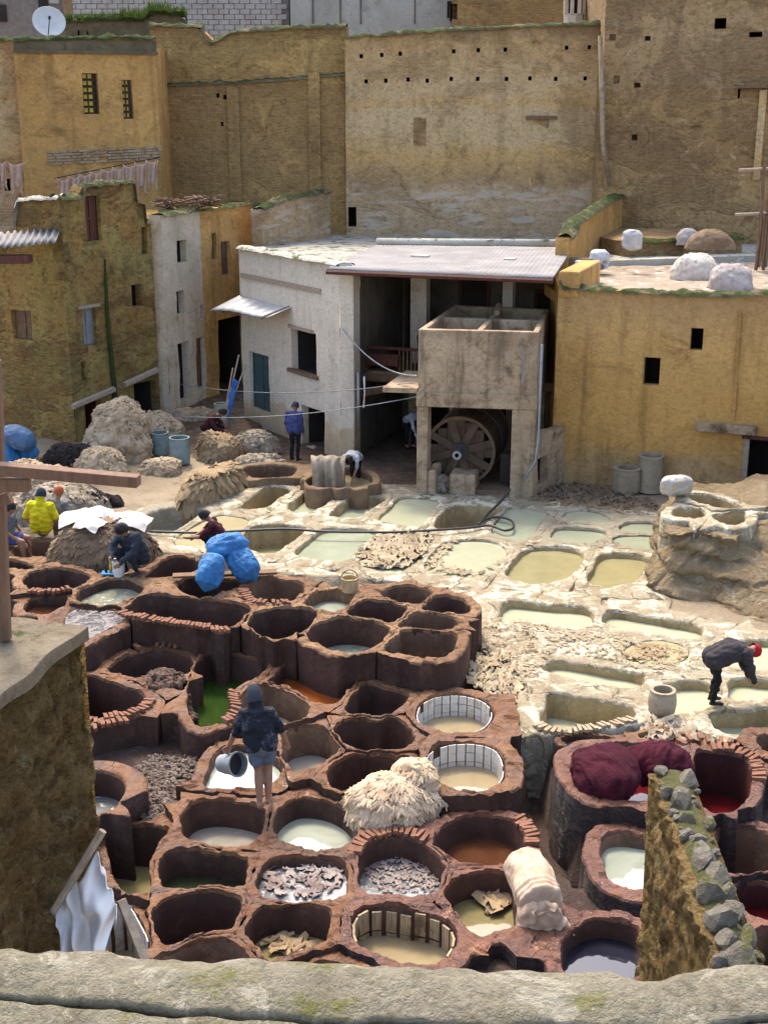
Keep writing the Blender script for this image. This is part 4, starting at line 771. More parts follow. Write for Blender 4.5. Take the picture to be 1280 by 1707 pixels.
sub(slab([(Bm.x + .02, Bm.y + .4), (B.x, B.y + .4), (B.x, B.y + 4), (Bm.x + .02, Bm.y + 4)], t3(0) - .4, t3(0) - .2), 'roof', M['mossy'], th); sub(rough_strip(Bm, B, t3, .5, .1, 40), 'coping', M['mossy'], th, smooth=True)
# --- white house with the open gallery
Lc, K, Rr = P(408, 700, 0), P(569, 764, 0), P(918, 797, 0); zt = zat(Lc, K, 545, 436)
th = empty('gallery_house', K, 'whitewashed two-storey house with teal door and dark open gallery', 'house')
W1 = facade(th, Lc, K, -.2, zt, [(485, 551, 528, 623), (417, 590, 449, 684, 'door', 'door', M['teal']), (503, 681, 541, 748, 'dark', 'door')], M['whitewash'], amp=.04, step=.3)
o = rect(Lc, K, 404, 468, 536, 476); sub(wbox(Lc, K, o, -.06, .05), 'ledge', M['wood_pale'], th)
o = rect(Lc, K, 482, 620, 531, 626); sub(wbox(Lc, K, o, -.08, .1), 'sill', M['wood'], th); o = rect(Lc, K, 482, 545, 524, 551); sub(wbox(Lc, K, o, -.05, .1), 'lintel', M['wood_pale'], th)
e_, n_, L_ = unit(Lc, K); zc = zat(Lc, K, 470, 424)
sub(rough_strip(Lc, K, lambda u: zt, .6, .09, 60, .03), 'coping', M['pale_conc'], th, smooth=True)
e2, n2, L2 = unit(K, Rr)
pil = MB().prism([tuple((K + n2 * .02)[:2]), tuple((K + e2 * .42 + n2 * .02)[:2]), tuple((K + e2 * .42 - n2 * .5)[:2]), tuple((K - n2 * .5)[:2])], -.2, zt - .12); sub(pil, 'corner_pillar', M['whitewash'], th, bevel=.03)
pw = lambda u, d, z: K + e2 * u - n2 * d + Vector((0, 0, z))     # gallery frame: along the front, depth, height
dz = 4.6
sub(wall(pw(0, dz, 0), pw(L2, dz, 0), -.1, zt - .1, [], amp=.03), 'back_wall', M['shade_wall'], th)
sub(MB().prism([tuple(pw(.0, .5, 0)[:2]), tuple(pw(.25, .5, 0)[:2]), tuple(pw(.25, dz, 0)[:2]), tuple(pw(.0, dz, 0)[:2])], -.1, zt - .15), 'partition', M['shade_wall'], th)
fl = MB().prism([tuple(pw(.3, 1.3, 0)[:2]), tuple(pw(L2, 1.3, 0)[:2]), tuple(pw(L2, dz, 0)[:2]), tuple(pw(.3, dz, 0)[:2])], 2.15, 2.4); sub(fl, 'gallery_floor', M['mudwall'], th)
sub(MB().tube([pw(.2, .9, 1.75), pw(3.2, 1.35, 2.5)], .12, 6), 'beam', M['wood'], th); sub(MB().tube([pw(.2, 1.3, 2.2), pw(4, 1.3, 2.2)], .13, 6), 'beam', M['wood'], th)
for u, w_ in ((1.35, .5), (4.1, .3), (6.2, .3)): sub(MB().box((0, 0, 0), (1, 1, 1), Matrix.Translation(pw(u, 3.1, (2.4 + zt) / 2)) @ Matrix.Rotation(math.atan2(e2.y, e2.x), 4, 'Z') @ Matrix.Diagonal((w_, .35, zt - 2.4, 1))), 'column', M['whitewash'], th)
for u, w_ in ((1.6, .45), (4.6, .4)): sub(MB().box((0, 0, 0), (1, 1, 1), Matrix.Translation(pw(u, 2.2, 1.05)) @ Matrix.Rotation(math.atan2(e2.y, e2.x), 4, 'Z') @ Matrix.Diagonal((w_, .4, 2.1, 1))), 'column', M['mudwall'], th)
for u, w_, h_ in ((.75, .8, 2.3), (2.6, 1.0, 2.5), (4.9, .8, 2.2)): 
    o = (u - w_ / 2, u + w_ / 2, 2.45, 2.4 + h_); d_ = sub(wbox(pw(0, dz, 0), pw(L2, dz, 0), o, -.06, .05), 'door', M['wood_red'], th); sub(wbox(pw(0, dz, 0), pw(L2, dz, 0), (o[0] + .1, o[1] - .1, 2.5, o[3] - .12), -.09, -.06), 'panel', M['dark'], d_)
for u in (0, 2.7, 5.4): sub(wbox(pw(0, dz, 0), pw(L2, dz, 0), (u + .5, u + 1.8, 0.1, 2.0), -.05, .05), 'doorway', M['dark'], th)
for q in range(16): sub(MB().tube([pw(1.3 + q * .12, 1.4, 2.4), pw(1.3 + q * .12, 1.4, 3.05)], .022, 6), 'baluster', M['wood'], th)
sub(MB().tube([pw(.3, 1.4, 3.08), pw(3.4, 1.4, 3.08)], .05, 6), 'handrail', M['wood_red'], th); sub(MB().tube([pw(.3, 1.4, 2.72), pw(1.3, 1.4, 2.72)], .2, 6), 'panel', M['wood_red'], th)
cl = MB().grid(lambda u, v: pw(1.75 + .55 * u + .05 * math.sin(9 * u + v * 3), 1.6 + .1 * math.sin(u * 6), 2.55 + 1.15 * v * (1 - .25 * (2 * u - 1) ** 2)), 10, 8); 
M['cloth_dark'] = plain('dark_cloth', (.06, .03, .03), .9, .4, 5, .4); sub(cl, 'hanging_cloth', M['cloth_dark'], th, smooth=True)
# shed roof sheet and terrace
fl_, fr_ = PY(544, 449, 36.0), PY(921, 467, 33.9); fl_.z = fr_.z = zt - .08; bl_, br_ = PY(628, 408, 42.6), PY(955, 411, 41.2)
def roofz(u, v):
    p = fl_.lerp(fr_, u).lerp(bl_.lerp(br_, u), v); return p + Vector((0, 0, .006 * math.sin(u * 2 * math.pi * 46) + .02 * nz((p.x, p.y, 0), 1.2)))
rs = sub(MB().grid(roofz, 368, 10), 'roof_sheet', M['asbestos'], th, smooth=True); rs.modifiers.new('thick', 'SOLIDIFY').thickness = .05
sub(MB().tube([fl_ + Vector((0, -.02, -.1)), fr_ + Vector((0, -.02, -.1))], .07, 6), 'eaves_beam', M['wood_red'], th)
sub(MB().tube([bl_ + Vector((0, .1, .05)), br_ + Vector((0, .1, .05))], .16, 8), 'roof_curb', M['pale_conc'], th, smooth=True)
tz = 5.25
ter = slab([(Lc.x - .2, 51.0), tuple((Lc - n_ * .1)[:2]), tuple((K - n_ * .1)[:2]), tuple((K + e2 * .45 - n2 * .45)[:2]), (fl_.x + .6, 41.5), (br_.x, 40.6), (15, 43.5), (15, 50.5)], tz - .3, tz)
def bumpy(poly, z, n=70, amp=.05):
    xs = [p[0] for p in poly]; ys = [p[1] for p in poly]; b = MB(); nx_, ny_ = n, n; pv = np.array(poly)
    gx_, gy_ = np.linspace(min(xs), max(xs), nx_), np.linspace(min(ys), max(ys), ny_)
    idx = {}
    cen = np.array([((gx_[i] + gx_[i + 1]) / 2, (gy_[j] + gy_[j + 1]) / 2) for j in range(ny_ - 1) for i in range(nx_ - 1)]); ins = inside(cen, pv)
    def vi(i, j):
        if (i, j) not in idx: idx[(i, j)] = len(b.v); b.v.append((gx_[i], gy_[j], z + amp * fb((gx_[i], gy_[j], 0), .8) + amp * .4 * nz((gx_[i], gy_[j], 0), 4)))
        return idx[(i, j)]
    for k, s in enumerate(ins):
        if s: i, j = k % (nx_ - 1), k // (nx_ - 1); b.f.append((vi(i, j), vi(i + 1, j), vi(i + 1, j + 1), vi(i, j + 1))); b.m.append(0)
    return b
sub(ter, 'terrace', M['pale_conc'], th)
# little tin awning
th = empty('tin_awning', P(425, 700, 0), 'small bent zinc awning over the passage beside the white house', 'awning')
aw = [PY(350, 517, 41.2), PY(445, 527, 38.4), PY(504, 503, 38.9), PY(400, 494, 41.6)]
b_ = MB().grid(lambda u, v: aw[0].lerp(aw[1], u).lerp(aw[3].lerp(aw[2], u), v) + Vector((0, 0, .05 * math.sin(u * 5 + v) + .008 * math.sin(u * 40))), 60, 6); sub(b_, 'sheet', M['tin'], th, smooth=True).modifiers.new('thick', 'SOLIDIFY').thickness = .03
sub(MB().tube([aw[1] + Vector((-.2, .1, -.08)), aw[2] + Vector((-.2, .1, -.1))], .05, 6), 'bracket', M['wood'], th); sub(MB().tube([aw[0] + Vector((.4, .1, -.06)), aw[3] + Vector((.1, .1, -.1))], .05, 6), 'bracket', M['wood'], th)
# terrace walls
A, B = P(437, 411, tz), P(551, 396, tz); th = empty('terrace_wall', A, 'short sloping wall with white streaks on the terrace', 'wall')
tp = prof(A, B, [(437, 350), (470, 332), (551, 318)]); facade(th, A, B, tz - .2, tp, [], M['wall_plaster'], amp=.05, thick=.45); sub(rough_strip(A, B, tp, .5, .14, 40), 'moss_coping', M['mossy'], th, smooth=True)
A, B = P(946, 447, tz), P(1043, 396, tz); th = empty('roof_parapet', A, 'sloping parapet with mossy cap between the pale roof and the hide roof', 'wall')
tp = prof(A, B, [(946, 398), (957, 390), (960, 372), (975, 362), (1030, 328), (1046, 326)]); facade(th, A, B, tz - .3, tp, [], M['ochre'], amp=.05, thick=.4); sub(rough_strip(A, B, tp, .5, .14, 50), 'mossy_cap', M['mossy'], th, smooth=True)
# --- right house
A, B = P(918, 797, 0), P(1420, 843, 0); th = empty('ochre_blank_house', A, 'big ochre house with two small windows and hides on its roof', 'house')
tp = prof(A, B, [(918, 470), (935, 470), (937, 478), (1080, 487), (1225, 492), (1420, 478)])
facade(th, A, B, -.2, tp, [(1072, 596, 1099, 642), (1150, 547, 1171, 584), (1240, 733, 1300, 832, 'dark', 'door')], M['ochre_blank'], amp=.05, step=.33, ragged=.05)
e_, n_, L_ = unit(A, B); zr = tp(2) - .05
sub(rough_strip(A, B, tp, .55, .1, 120), 'coping', M['mossy'], th, smooth=True)
rp = [tuple((A - n_ * .35)[:2]), tuple((B - n_ * .35)[:2]), (15.5, 46.2), tuple(P(1046, 396, tz)[:2]), tuple((A + Vector((.0, 3, 0)))[:2])]
sub(slab(rp, zr - .5, zr - .2), 'roof', M['ochre'], th); M['hide_roof'] = earth('wet_roof', (.4, .32, .24), (.33, .25, .18), (.21, .155, .09), 1.4, .9, .03, .8, moss=.2, spots=((.62, .54, .46), .55), wet=.3)
sub(bumpy(rp, zr - .12, 90, .05), 'roof_surface', M['hide_roof'], th, smooth=True)
sub(wall(A, Vector((A.x + .6, A.y + 7, 0)), -.2, zr + .1, amp=.03, thick=.35), 'side_wall', M['ochre'], th)
o = rect(A, B, 1160, 705, 1262, 719); sub(wbox(A, B, o, -.3, .1), 'slab', M['concrete'], th, bevel=.02)
for x0, x1 in ((1236, 1245),): o = rect(A, B, x0, 727, x1, 832); sub(wbox(A, B, o, -.06, .2), 'door_frame', M['wood_pale'], th)
o = rect(A, B, 1236, 727, 1300, 733); sub(wbox(A, B, o, -.06, .2), 'door_frame', M['wood_red'], th)
u_, z__ = on_wall(A, B, 1233, 520); u1_, z1_ = on_wall(A, B, 1222, 700); sub(MB().tube([A + e_ * u_ + n_ * .05 + Vector((0, 0, z__)), A + e_ * u1_ + n_ * .05 + Vector((0, 0, z1_))], .05, 6), 'wall_seam', M['ochre'], th)
o = rect(A, B, 1060, 590, 1111, 596)
st = on_wall(A, B, 930, 800); 
# low block left of the hide roof
c = A + Vector((.45, .6, 0)); sub(MB().prism([tuple((A + n_ * .03)[:2]), tuple((A + e_ * .55 + n_ * .03)[:2]), tuple((A + e_ * .55 - n_ * 3)[:2]), tuple((A - n_ * 3)[:2])], zr - .2, zr + .5), 'corner_parapet', M['ochre'], th, bevel=.05)
# step at the back of the hide roof
q0, q1 = P(1040, 432, zr), P(1235, 425, zr); th = empty('roof_step', q0, 'mossy step wall at the back of the hide roof', 'wall')
sub(wall(q0, q1, zr - .3, zr + .55, amp=.05, thick=5), 'wall', M['wall_rubble'], th); sub(rough_strip(q0, q1, lambda u: zr + .55, .5, .1, 40), 'moss_coping', M['moss'], th, smooth=True)
# --- concrete tank with the drum below
F1, F2 = P(695, 820, 0), P(888, 828, 0); ztop = zat(F1, F2, 697, 549); zbot = zat(F1, F2, 780, 676); zm = zat(F1, F2, 780, 655)
b1, b2_ = P(757, 508, ztop), P(915, 515, ztop); th = empty('concrete_tank', F1, 'raised concrete tank of four open cells on posts', 'tank')
f1, f2 = Vector((F1.x, F1.y, 0)), Vector((F2.x, F2.y, 0)); b1 = Vector((b1.x, b1.y, 0)); b2_ = Vector((b2_.x, b2_.y, 0))
def bil(u, v): return f1.lerp(f2, u).lerp(b1.lerp(b2_, u), v)
def cellbox(u0, u1, v0, v1, z0, z1): return MB().prism([tuple(bil(u, v)[:2]) for u, v in ((u0, v0), (u1, v0), (u1, v1), (u0, v1))], z0, z1)
for nm, q in (('front_wall', (0, 1, 0, .045)), ('back_wall', (0, 1, .955, 1)), ('side_wall', (0, .05, .0455, .9545)), ('side_wall', (.95, 1, .0455, .9545)), ('divider', (.47, .52, .0456, .9544)), ('divider', (.0505, .4695, .5, .545)), ('divider', (.5205, .9495, .5, .545))):
    w_ = sub(cellbox(*q, zbot, ztop + (0 if nm != 'divider' else -.03)), nm, M['concrete'], th, bevel=.03)
sub(cellbox(.0505, .9495, .046, .954, zbot + .02, zbot + .25), 'floor', M['concrete'], th); sub(cellbox(-.01, 1.01, -.012, .05, zbot - .06, zbot + .32), 'beam', M['concrete'], th, bevel=.02)
for q in ((-.005, .09, -.01, .09), (.8, 1.0, -.01, .12), (0, .09, .9, 1.0), (.9, 1, .9, 1)): sub(cellbox(*q, -.2, zbot - .058), 'post', M['concrete'], th, bevel=.04)
sub(cellbox(.09, .16, -.005, .2, -.1, .62), 'pier', M['concrete'], th, bevel=.05); sub(cellbox(.27, .5, .02, .2, -.1, .5), 'pier', M['concrete'], th, bevel=.05); sub(cellbox(.16, .8, .05, 1.3, -.2, .06), 'floor', M['mudwall'], th)
p = bil(.5, .75); sub(MB().tube([Vector((p.x, p.y - .3, ztop + .02)), Vector((p.x + .1, p.y + .3, ztop + .15))], .08, 6), 'block', M['concrete'], th)
px_ = [bil(1.03, -.02) + Vector((0, 0, z)) for z in (ztop - .3, 2.4, 1.6)] + [bil(1.03, -.04) + Vector((-.05, 0, 1.0)), bil(.92, -.06) + Vector((0, 0, .5))]; sub(MB().tube(px_, .035, 8), 'pipe', M['metal_grey'], th, smooth=True)
px_ = [bil(.86, -.03) + Vector((0, 0, ztop - .35)), bil(.9, -.03) + Vector((0, 0, ztop - .9)), bil(.88, -.03) + Vector((0, 0, ztop - 1.3))]; sub(MB().tube(px_, .02, 6), 'pipe', M['metal_grey'], th)
sub(cellbox(-.3, -.005, .0, .5, zm - .05, zm + .08), 'side_slab', M['concrete'], th)
# drum
ax = (b1 - f1).normalized(); dc = bil(.33, .16) + Vector((0, 0, .98)); sd = Vector((ax.y, -ax.x, 0)); th = empty('tanning_drum', Vector((dc.x, dc.y, 0)), 'big wooden tanning drum under the concrete tank', 'drum')
Mq = Matrix.Translation(dc) @ Matrix(((sd.x, 0, ax.x, 0), (sd.y, 0, ax.y, 0), (0, 1, 0, 0), (0, 0, 0, 1)))
M['drumwood'] = plain('drum_wood', (.085, .05, .03), .7, .5, 3, .5, .35, dirt=(.09, .055, .035)); M['drumpale'] = plain('drum_band', (.15, .09, .05), .7, .4, 4, .4, .35, dirt=(.16, .1, .06))  # drum woods darkened to carry the shade under the tank
RD, LD = .93, 2.4; M['drumspoke'] = plain('drum_spoke', (.12, .072, .042), .7, .5, 3, .5, .35, dirt=(.08, .05, .03))
for q in range(28):
    a0, a1 = 2 * math.pi * q / 28 + .008, 2 * math.pi * (q + 1) / 28 - .008; vs = [Mq @ Vector((r_ * math.cos(a), r_ * math.sin(a), z)) for z in (.06, LD) for a, r_ in ((a0, RD), (a1, RD), (a1, RD - .06), (a0, RD - .06))]
    sub(MB().add(vs, [(0, 1, 2, 3), (7, 6, 5, 4), (0, 4, 5, 1), (1, 5, 6, 2), (2, 6, 7, 3), (3, 7, 4, 0)]), 'stave', M['drumwood'], th)
for z in (0, LD * .5, LD - .1): sub(MB().lathe([(RD - .07, z), (RD + .02, z), (RD + .02, z + .09), (RD - .07, z + .09)], 48, M=Mq), 'hoop', M['drumpale'], th, smooth=False)
for q in range(7): w_ = .25; x = -.88 + q * .252; hh = math.sqrt(max(.02, (RD - .07) ** 2 - max(abs(x), abs(x + w_)) ** 2 * .98)); sub(MB().box((x + w_ / 2, 0, .05), (w_ - .012, 2 * hh, .04), Mq), 'head_plank', M['drumwood'], th)
for q in range(4): sub(MB().box((0, 0, .005 - .012 * (q % 2)), (.2, 1.72, .05), Mq @ Matrix.Rotation(q * math.pi / 4 + .3, 4, 'Z')), 'spoke', M['drumspoke'], th)
sub(MB().lathe([(.001, -.1), (.24, -.08), (.24, .0)], 16, M=Mq), 'hub', M['metal_dark'], th); sub(MB().lathe([(.05, -.45), (.05, 0)], 12, M=Mq), 'axle', M['metal_dark'], th); sub(MB().lathe([(.06, -.5), (.12, -.5), (.12, -.4), (.06, -.4)], 16, M=Mq), 'bearing', M['metal_grey'], th)
# broken wall between tank and right house
A, B = bil(1.0, .0), P(925, 800, 0) + Vector((.2, 0, 0)); th = empty('broken_wall', A, 'broken low wall with a jagged hole between tank and ochre house', 'wall')
facade(th, A, B, -.2, prof(A, B, [(885, 735), (918, 718), (930, 716)]), [(897, 762, 914, 806)], M['concrete'], amp=.05, step=.15, thick=.3)
# --- earth bank on the right
base = [(1098, 835), (1092, 880), (1085, 925), (1060, 965), (1050, 985), (1075, 1003), (1125, 1010), (1180, 1022), (1230, 1050), (1290, 1072), (1400, 1080), (1560, 1060), (1560, 800), (1330, 800), (1240, 815), (1150, 822)]
topz = 1.22; top = [(1108, 845), (1106, 862), (1112, 880), (1130, 888), (1150, 890), (1170, 890), (1200, 892), (1225, 890), (1245, 880), (1262, 870), (1400, 880), (1560, 880), (1560, 790), (1330, 782), (1240, 800), (1140, 812)]
bz_ = [Vector(P(*p, -.15)) for p in base]; tz_ = [Vector(P(*p, topz)) for p in top]
def loop_i(lst, u): u = (u % 1) * len(lst); i = int(u); return lst[i % len(lst)].lerp(lst[(i + 1) % len(lst)], u - i)
cen_ = sum(tz_, Vector()) / len(tz_); e0 = Vector((.05, .05, 0))
def bank(u, v):
    if v <= .72:
        s = v / .72; p = loop_i(bz_, u).lerp(loop_i(tz_, u), s ** .8); p.z = -.15 + (topz + .15) * (s ** 1.3 if s < .5 else s ** 1.15)
    else:
        p = loop_i(tz_, u).lerp(cen_, (v - .72) / .28); p.z = topz - .04
        p.z += max(0, (p.x - 9.3)) * .9 if p.x > 9.3 else 0
    lay = .08 * math.sin(p.z * 16 + 2 * nz(p, 1.2)) if v < .7 else 0
    d = Vector((nz(p, 1.6, 1), nz(p, 1.6, 5), .6 * nz(p, 2, 9))) * .2 + Vector((nz(p, 6, 1), nz(p, 6, 5), nz(p, 6, 9))) * .06 + Vector((nz(p, 14, 1), nz(p, 14, 5), nz(p, 14, 9))) * .025
    k = min(1, v * 6) if v < .72 else .55
    return p + d * k + (p - cen_).normalized() * lay * (1 if v < .7 else 0)
M['bank'] = earth('bank_earth', (.46, .35, .205), (.37, .27, .15), (.25, .17, .09), 1.6, 1.6, .08, .95, spots=((.5, .41, .28), .56), fine=9)
bkm = MB().grid(bank, 200, 80, loop=True); hx = [(VD[k]['h'] - VD[k]['c']) * 1.12 + VD[k]['c'] for k in ('X1', 'X2', 'X3')]
fc = np.array([np.mean([bkm.v[i][:2] for i in f], axis=0) for f in bkm.f]); fz_ = np.array([np.mean([bkm.v[i][2] for i in f]) for f in bkm.f]); kp = ~((inside(fc, hx[0]) | inside(fc, hx[1]) | inside(fc, hx[2])) & (fz_ > .6)); bkm.f = [f for f, k_ in zip(bkm.f, kp) if k_]; bkm.m = [0] * len(bkm.f)
tag(bkm.build('earth_bank', M['bank'], smooth=True), 'eroded earth bank rising at the right above the lime pits', 'bank')
# ------------------------------------------------------------------ near walls
M['nearwall'] = earth('lichen_rubble', (0.78, 0.536, 0.194), (0.641, 0.394, 0.138), (0.32, 0.179, 0.0687), 2.6, 2.0, .06, .95, spots=((0.78, 0.63, 0.307), .56), fine=9, stain=.6, grit=.9)
M['cap'] = earth('cement_cap', (.3, .245, .165), (.235, .185, .12), (.16, .12, .08), 3, 1.1, .03, .93, moss=.15, spots=((.33, .29, .22), .58), stain=.5, cracks=2)
M['parapet'] = earth('lichen_parapet', (0.415, 0.371, 0.263), (0.329, 0.296, 0.2), (0.232, 0.203, 0.131), 5, 1.3, .02, .94, moss=.15, mossc=(0.232, 0.22, 0.0735), spots=((0.512, 0.464, 0.347), .53), fine=13, grit=.35, stain=.4)
M['stone'] = earth('grey_stone', (.42, .38, .3), (.32, .285, .22), (.2, .175, .13), 6, 1.6, .03, .94, moss=.4, mossc=(.16, .16, .05), spots=((.52, .48, .4), .6), fine=9, grit=.5)
zw = CH - 3.5; E0 = P(126, 1040, zw); N0 = E0 + Vector((-.265, -.964, 0)) * 3.4
th = empty('corner_wall', Vector((E0.x, E0.y, -1)), 'rough lichen-covered rubble wall end at the left foreground', 'wall')
sub(wall(N0, E0, -1, zw - .1, amp=.06, thick=.6, step=.04, rough=.1), 'wall', M['nearwall'], th, smooth=True)
e_, n_, L_ = unit(N0, E0); cb = MB()
def capf(u, v):
    p = N0 + e_ * (L_ + .06) * u; q = v * math.pi; t = Vector((0, 0, zw - .14 + .1 * min(1, math.sin(q) * 1.9))) ; s = math.cos(q); s = (1 if s > 0 else -1) * min(1, abs(s) * 1.35)
    p = Vector((p.x, p.y, 0)) + n_ * (-.27 + .33 * s) + t; return p + Vector((nz(p, 3), nz(p, 3, 4), nz(p, 2.5, 8))) * .035
sub(cb.grid(capf, 70, 22), 'coping', M['cap'], th, smooth=True)
sub(MB().prism([tuple((E0 + e_ * .02)[:2]), tuple((E0 + e_ * .04)[:2]), tuple((E0 + e_ * .04 - n_ * .58)[:2]), tuple((E0 + e_ * .02 - n_ * .58)[:2])][::-1], -1, zw - .12), 'end_face', M['nearwall'], th)
A, B = P(1192, 1600, 2.5), P(1088, 1284, 2.5); A = A + (A - B) * .5
th = empty('stone_topped_wall', Vector((B.x, B.y, -1)), 'narrow mossy wall topped with loose grey stones at lower right', 'wall')
sub(wall(A, B, -1, 2.46, amp=.05, thick=.42, step=.04, rough=.075), 'wall', M['nearwall'], th, smooth=True)
e_, n_, L_ = unit(A, B)
def topf(u, v):
    p = A + e_ * L_ * u - n_ * (.03 + .38 * v); p = Vector((p.x, p.y, 2.42 + .1 * math.sin(v * math.pi))); return p + Vector((nz(p, 5), nz(p, 5, 4), nz(p, 6, 8))) * .03
M['mosstop'] = earth('moss_soil', (.2, .19, .07), (.14, .15, .045), (.3, .26, .15), 5, 1.4, .04, .96, spots=((.36, .33, .24), .62)); sub(MB().grid(topf, 70, 10), 'moss_top', M['mosstop'], th, smooth=True)
def stone_mesh(seed, sub_=2):
    bm = bmesh.new(); bmesh.ops.create_icosphere(bm, subdivisions=sub_, radius=1); r_ = random.Random(seed); pl = [(Vector((r_.gauss(0, 1), r_.gauss(0, 1), r_.gauss(0, 1))).normalized(), r_.uniform(.45, .8)) for _ in range(11)]
    for v in bm.verts:
        for n, d in pl * 2:
            k = v.co.dot(n) - d
            if k > 0: v.co -= n * k * .85
        v.co *= 1 + .1 * mn.noise(v.co * 2 + Vector((seed, 0, 0)))
    me = bpy.data.meshes.new('stone'); bm.to_mesh(me); bm.free(); return me
st_me = []
for s in range(6): m_ = stone_mesh(s); m_.materials.append(M['stone']); st_me.append(m_)
for q, (x, y, w_, h_) in enumerate([(895, 410, 130, 80), (785, 470, 65, 90), (860, 515, 115, 110), (895, 600, 100, 70), (880, 680, 80, 60), (970, 790, 155, 120), (1040, 870, 150, 80), (1000, 965, 130, 150), (1110, 1050, 120, 70), (1050, 1100, 135, 130), (1075, 1195, 110, 80), (1185, 1180, 90, 130), (1140, 1262, 180, 70), (1045, 1290, 70, 60), (760, 365, 90, 40), (940, 700, 90, 50), (1080, 960, 80, 80), (1000, 620, 70, 60)]):
    p = P(840 + x / 2.909, 1160 + y / 2.909, 2.5); s = .0021 * .5
    piece('stone', st_me[q % 6], th, Matrix.Translation((p.x, p.y, 2.5)) @ Matrix.Rotation(rnd.uniform(-.5, .5), 4, 'Z') @ Matrix.Diagonal((w_ * s, (w_ * .6 + h_ * .8) * s, min(w_, h_) * s * 1.4, 1)) @ Matrix.Scale(1.12, 4))
for q in range(46):
    p = A + e_ * rnd.uniform(.3, .98) * L_ - n_ * rnd.uniform(.03, .42); s = rnd.uniform(.025, .06)
    piece('stone', st_me[q % 6], th, Matrix.Translation((p.x, p.y, 2.49)) @ Matrix.Rotation(rnd.uniform(0, 6), 4, 'Z') @ Matrix.Diagonal((s * 1.3, s, s * .9, 1)))
zp = CH - 2.0; pl_ = [P(x, y, zp) for x, y in ((-200, 1572), (0, 1581), (90, 1583), (230, 1596), (400, 1606), (700, 1612), (850, 1618), (1000, 1626), (1110, 1628), (1190, 1618), (1280, 1606), (1480, 1598))]
def par(u, v):
    x = -200 + 1680 * u; yy = np.interp(x, (-200, 0, 90, 230, 400, 700, 850, 1000, 1110, 1190, 1280, 1480), (1572, 1581, 1583, 1596, 1606, 1612, 1618, 1626, 1628, 1618, 1606, 1598)); f = P(x, yy, zp)
    if v < .3: k = v / .3; p = Vector((f.x, f.y + .03 - .03 * k, zp - .6 * (1 - k)))
    elif v < .62: k = (v - .3) / .32; p = Vector((f.x, f.y - .17 * k, zp + .02 * math.sin(k * 3.14) - .01 * k))
    elif v < .66: p = Vector((f.x, f.y - .175, zp - .035))
    elif v < .9: k = (v - .66) / .24; p = Vector((f.x, f.y - .18 - .25 * k, zp - .012 - .05 * k))
    else: k = (v - .9) / .1; p = Vector((f.x, f.y - .43 - .05 * k, zp - .06 - .8 * k))
    d = (.012 * nz(p, 9) + .006 * nz(p, 22) + .009 * nz(p, 3)); return p + Vector((0, d * .7, d))
th = tag(MB().grid(par, 420, 70).build('terrace_parapet', M['parapet'], smooth=True), 'mossy cement parapet across the bottom edge', 'wall')
# timber post and beams at the left edge
pb = E0 + Vector((-.26, -.25, -.05)); th = empty('timber_frame', pb, 'pale timber post with jutting beam at the left edge', 'frame')
pb = P(9, 1066, zw - .03); pt_ = PY(-9, 600, pb.y + .1); M['timber'] = plain('fresh_timber', (.22, .12, .07), .75, .4, 4, .5, .35, sc3=(6, 6, .8), dirt=(.16, .085, .05))
def beam(a, b, w, h): 
    a, b = Vector(a), Vector(b); d = (b - a); Ln = d.length; d.normalize(); up = Vector((0, 0, 1)) if abs(d.z) < .9 else Vector((0, 1, 0)); s = d.cross(up).normalized(); t = s.cross(d)
    return MB().box((0, 0, 0), (Ln, w, h), Matrix(((d.x, s.x, t.x, (a.x + b.x) / 2), (d.y, s.y, t.y, (a.y + b.y) / 2), (d.z, s.z, t.z, (a.z + b.z) / 2), (0, 0, 0, 1))))
sub(beam(pb, pt_, .08, .08), 'post', M['timber'], th, bevel=.006); b0, b1x = PY(-80, 774, pb.y - .12), PY(232, 802, pb.y - .3); sub(beam(b0, b1x, .1, .075), 'beam', M['timber'], th, bevel=.006)
sub(beam(PY(-60, 808, pb.y + .02 - .13), PY(50, 808, pb.y - .18), .07, .09), 'short_beam', M['timber'], th, bevel=.006); sub(beam(PY(-40, 850, pb.y - .1), PY(18, 828, pb.y - .1), .06, .08), 'brace', M['timber'], th)
# plastic sheet on a pole
th = empty('plastic_sheet', PY(140, 1600, 8.1), 'crumpled white plastic sheet hanging on a stick at lower left', 'sheet')
tl = [(163, 1425), (140, 1455), (112, 1490), (95, 1515)]; brx = [(204, 1497), (182, 1545), (152, 1588), (128, 1582)]
def sheet(u, v):
    k = u * 3; i = min(2, int(k)); f = k - i; t = [tl[i][j] * (1 - f) + tl[i + 1][j] * f for j in (0, 1)]; w_ = [brx[i][j] * (1 - f) + brx[i + 1][j] * f for j in (0, 1)]
    x, y = t[0] * (1 - v) + w_[0] * v, t[1] * (1 - v) + w_[1] * v; p = PY(x, y, 8.05); return p + Vector((0, 1, .2)) * (.09 * math.sin(u * 17 + 3 * nz((u * 3, v * 2, 0), 1)) * (.4 + v) + .1 * nz((u * 4, v * 4, 0), 1) - .25 * v)
M['plastic'] = plain('white_plastic', (.74, .72, .7), .4, .15, 5, .25, .5); sub(MB().grid(sheet, 46, 30), 'sheet', M['plastic'], th, smooth=True).modifiers.new('t', 'SOLIDIFY').thickness = .004
sub(MB().tube([PY(172, 1385, 8.15), PY(84, 1528, 8.0)], .03, 7), 'stick', M['wood_pale'], th)
sub(beam(PY(202, 1500, 8.5), PY(245, 1610, 8.3), .07, .03), 'board', M['wood_pale'], th)
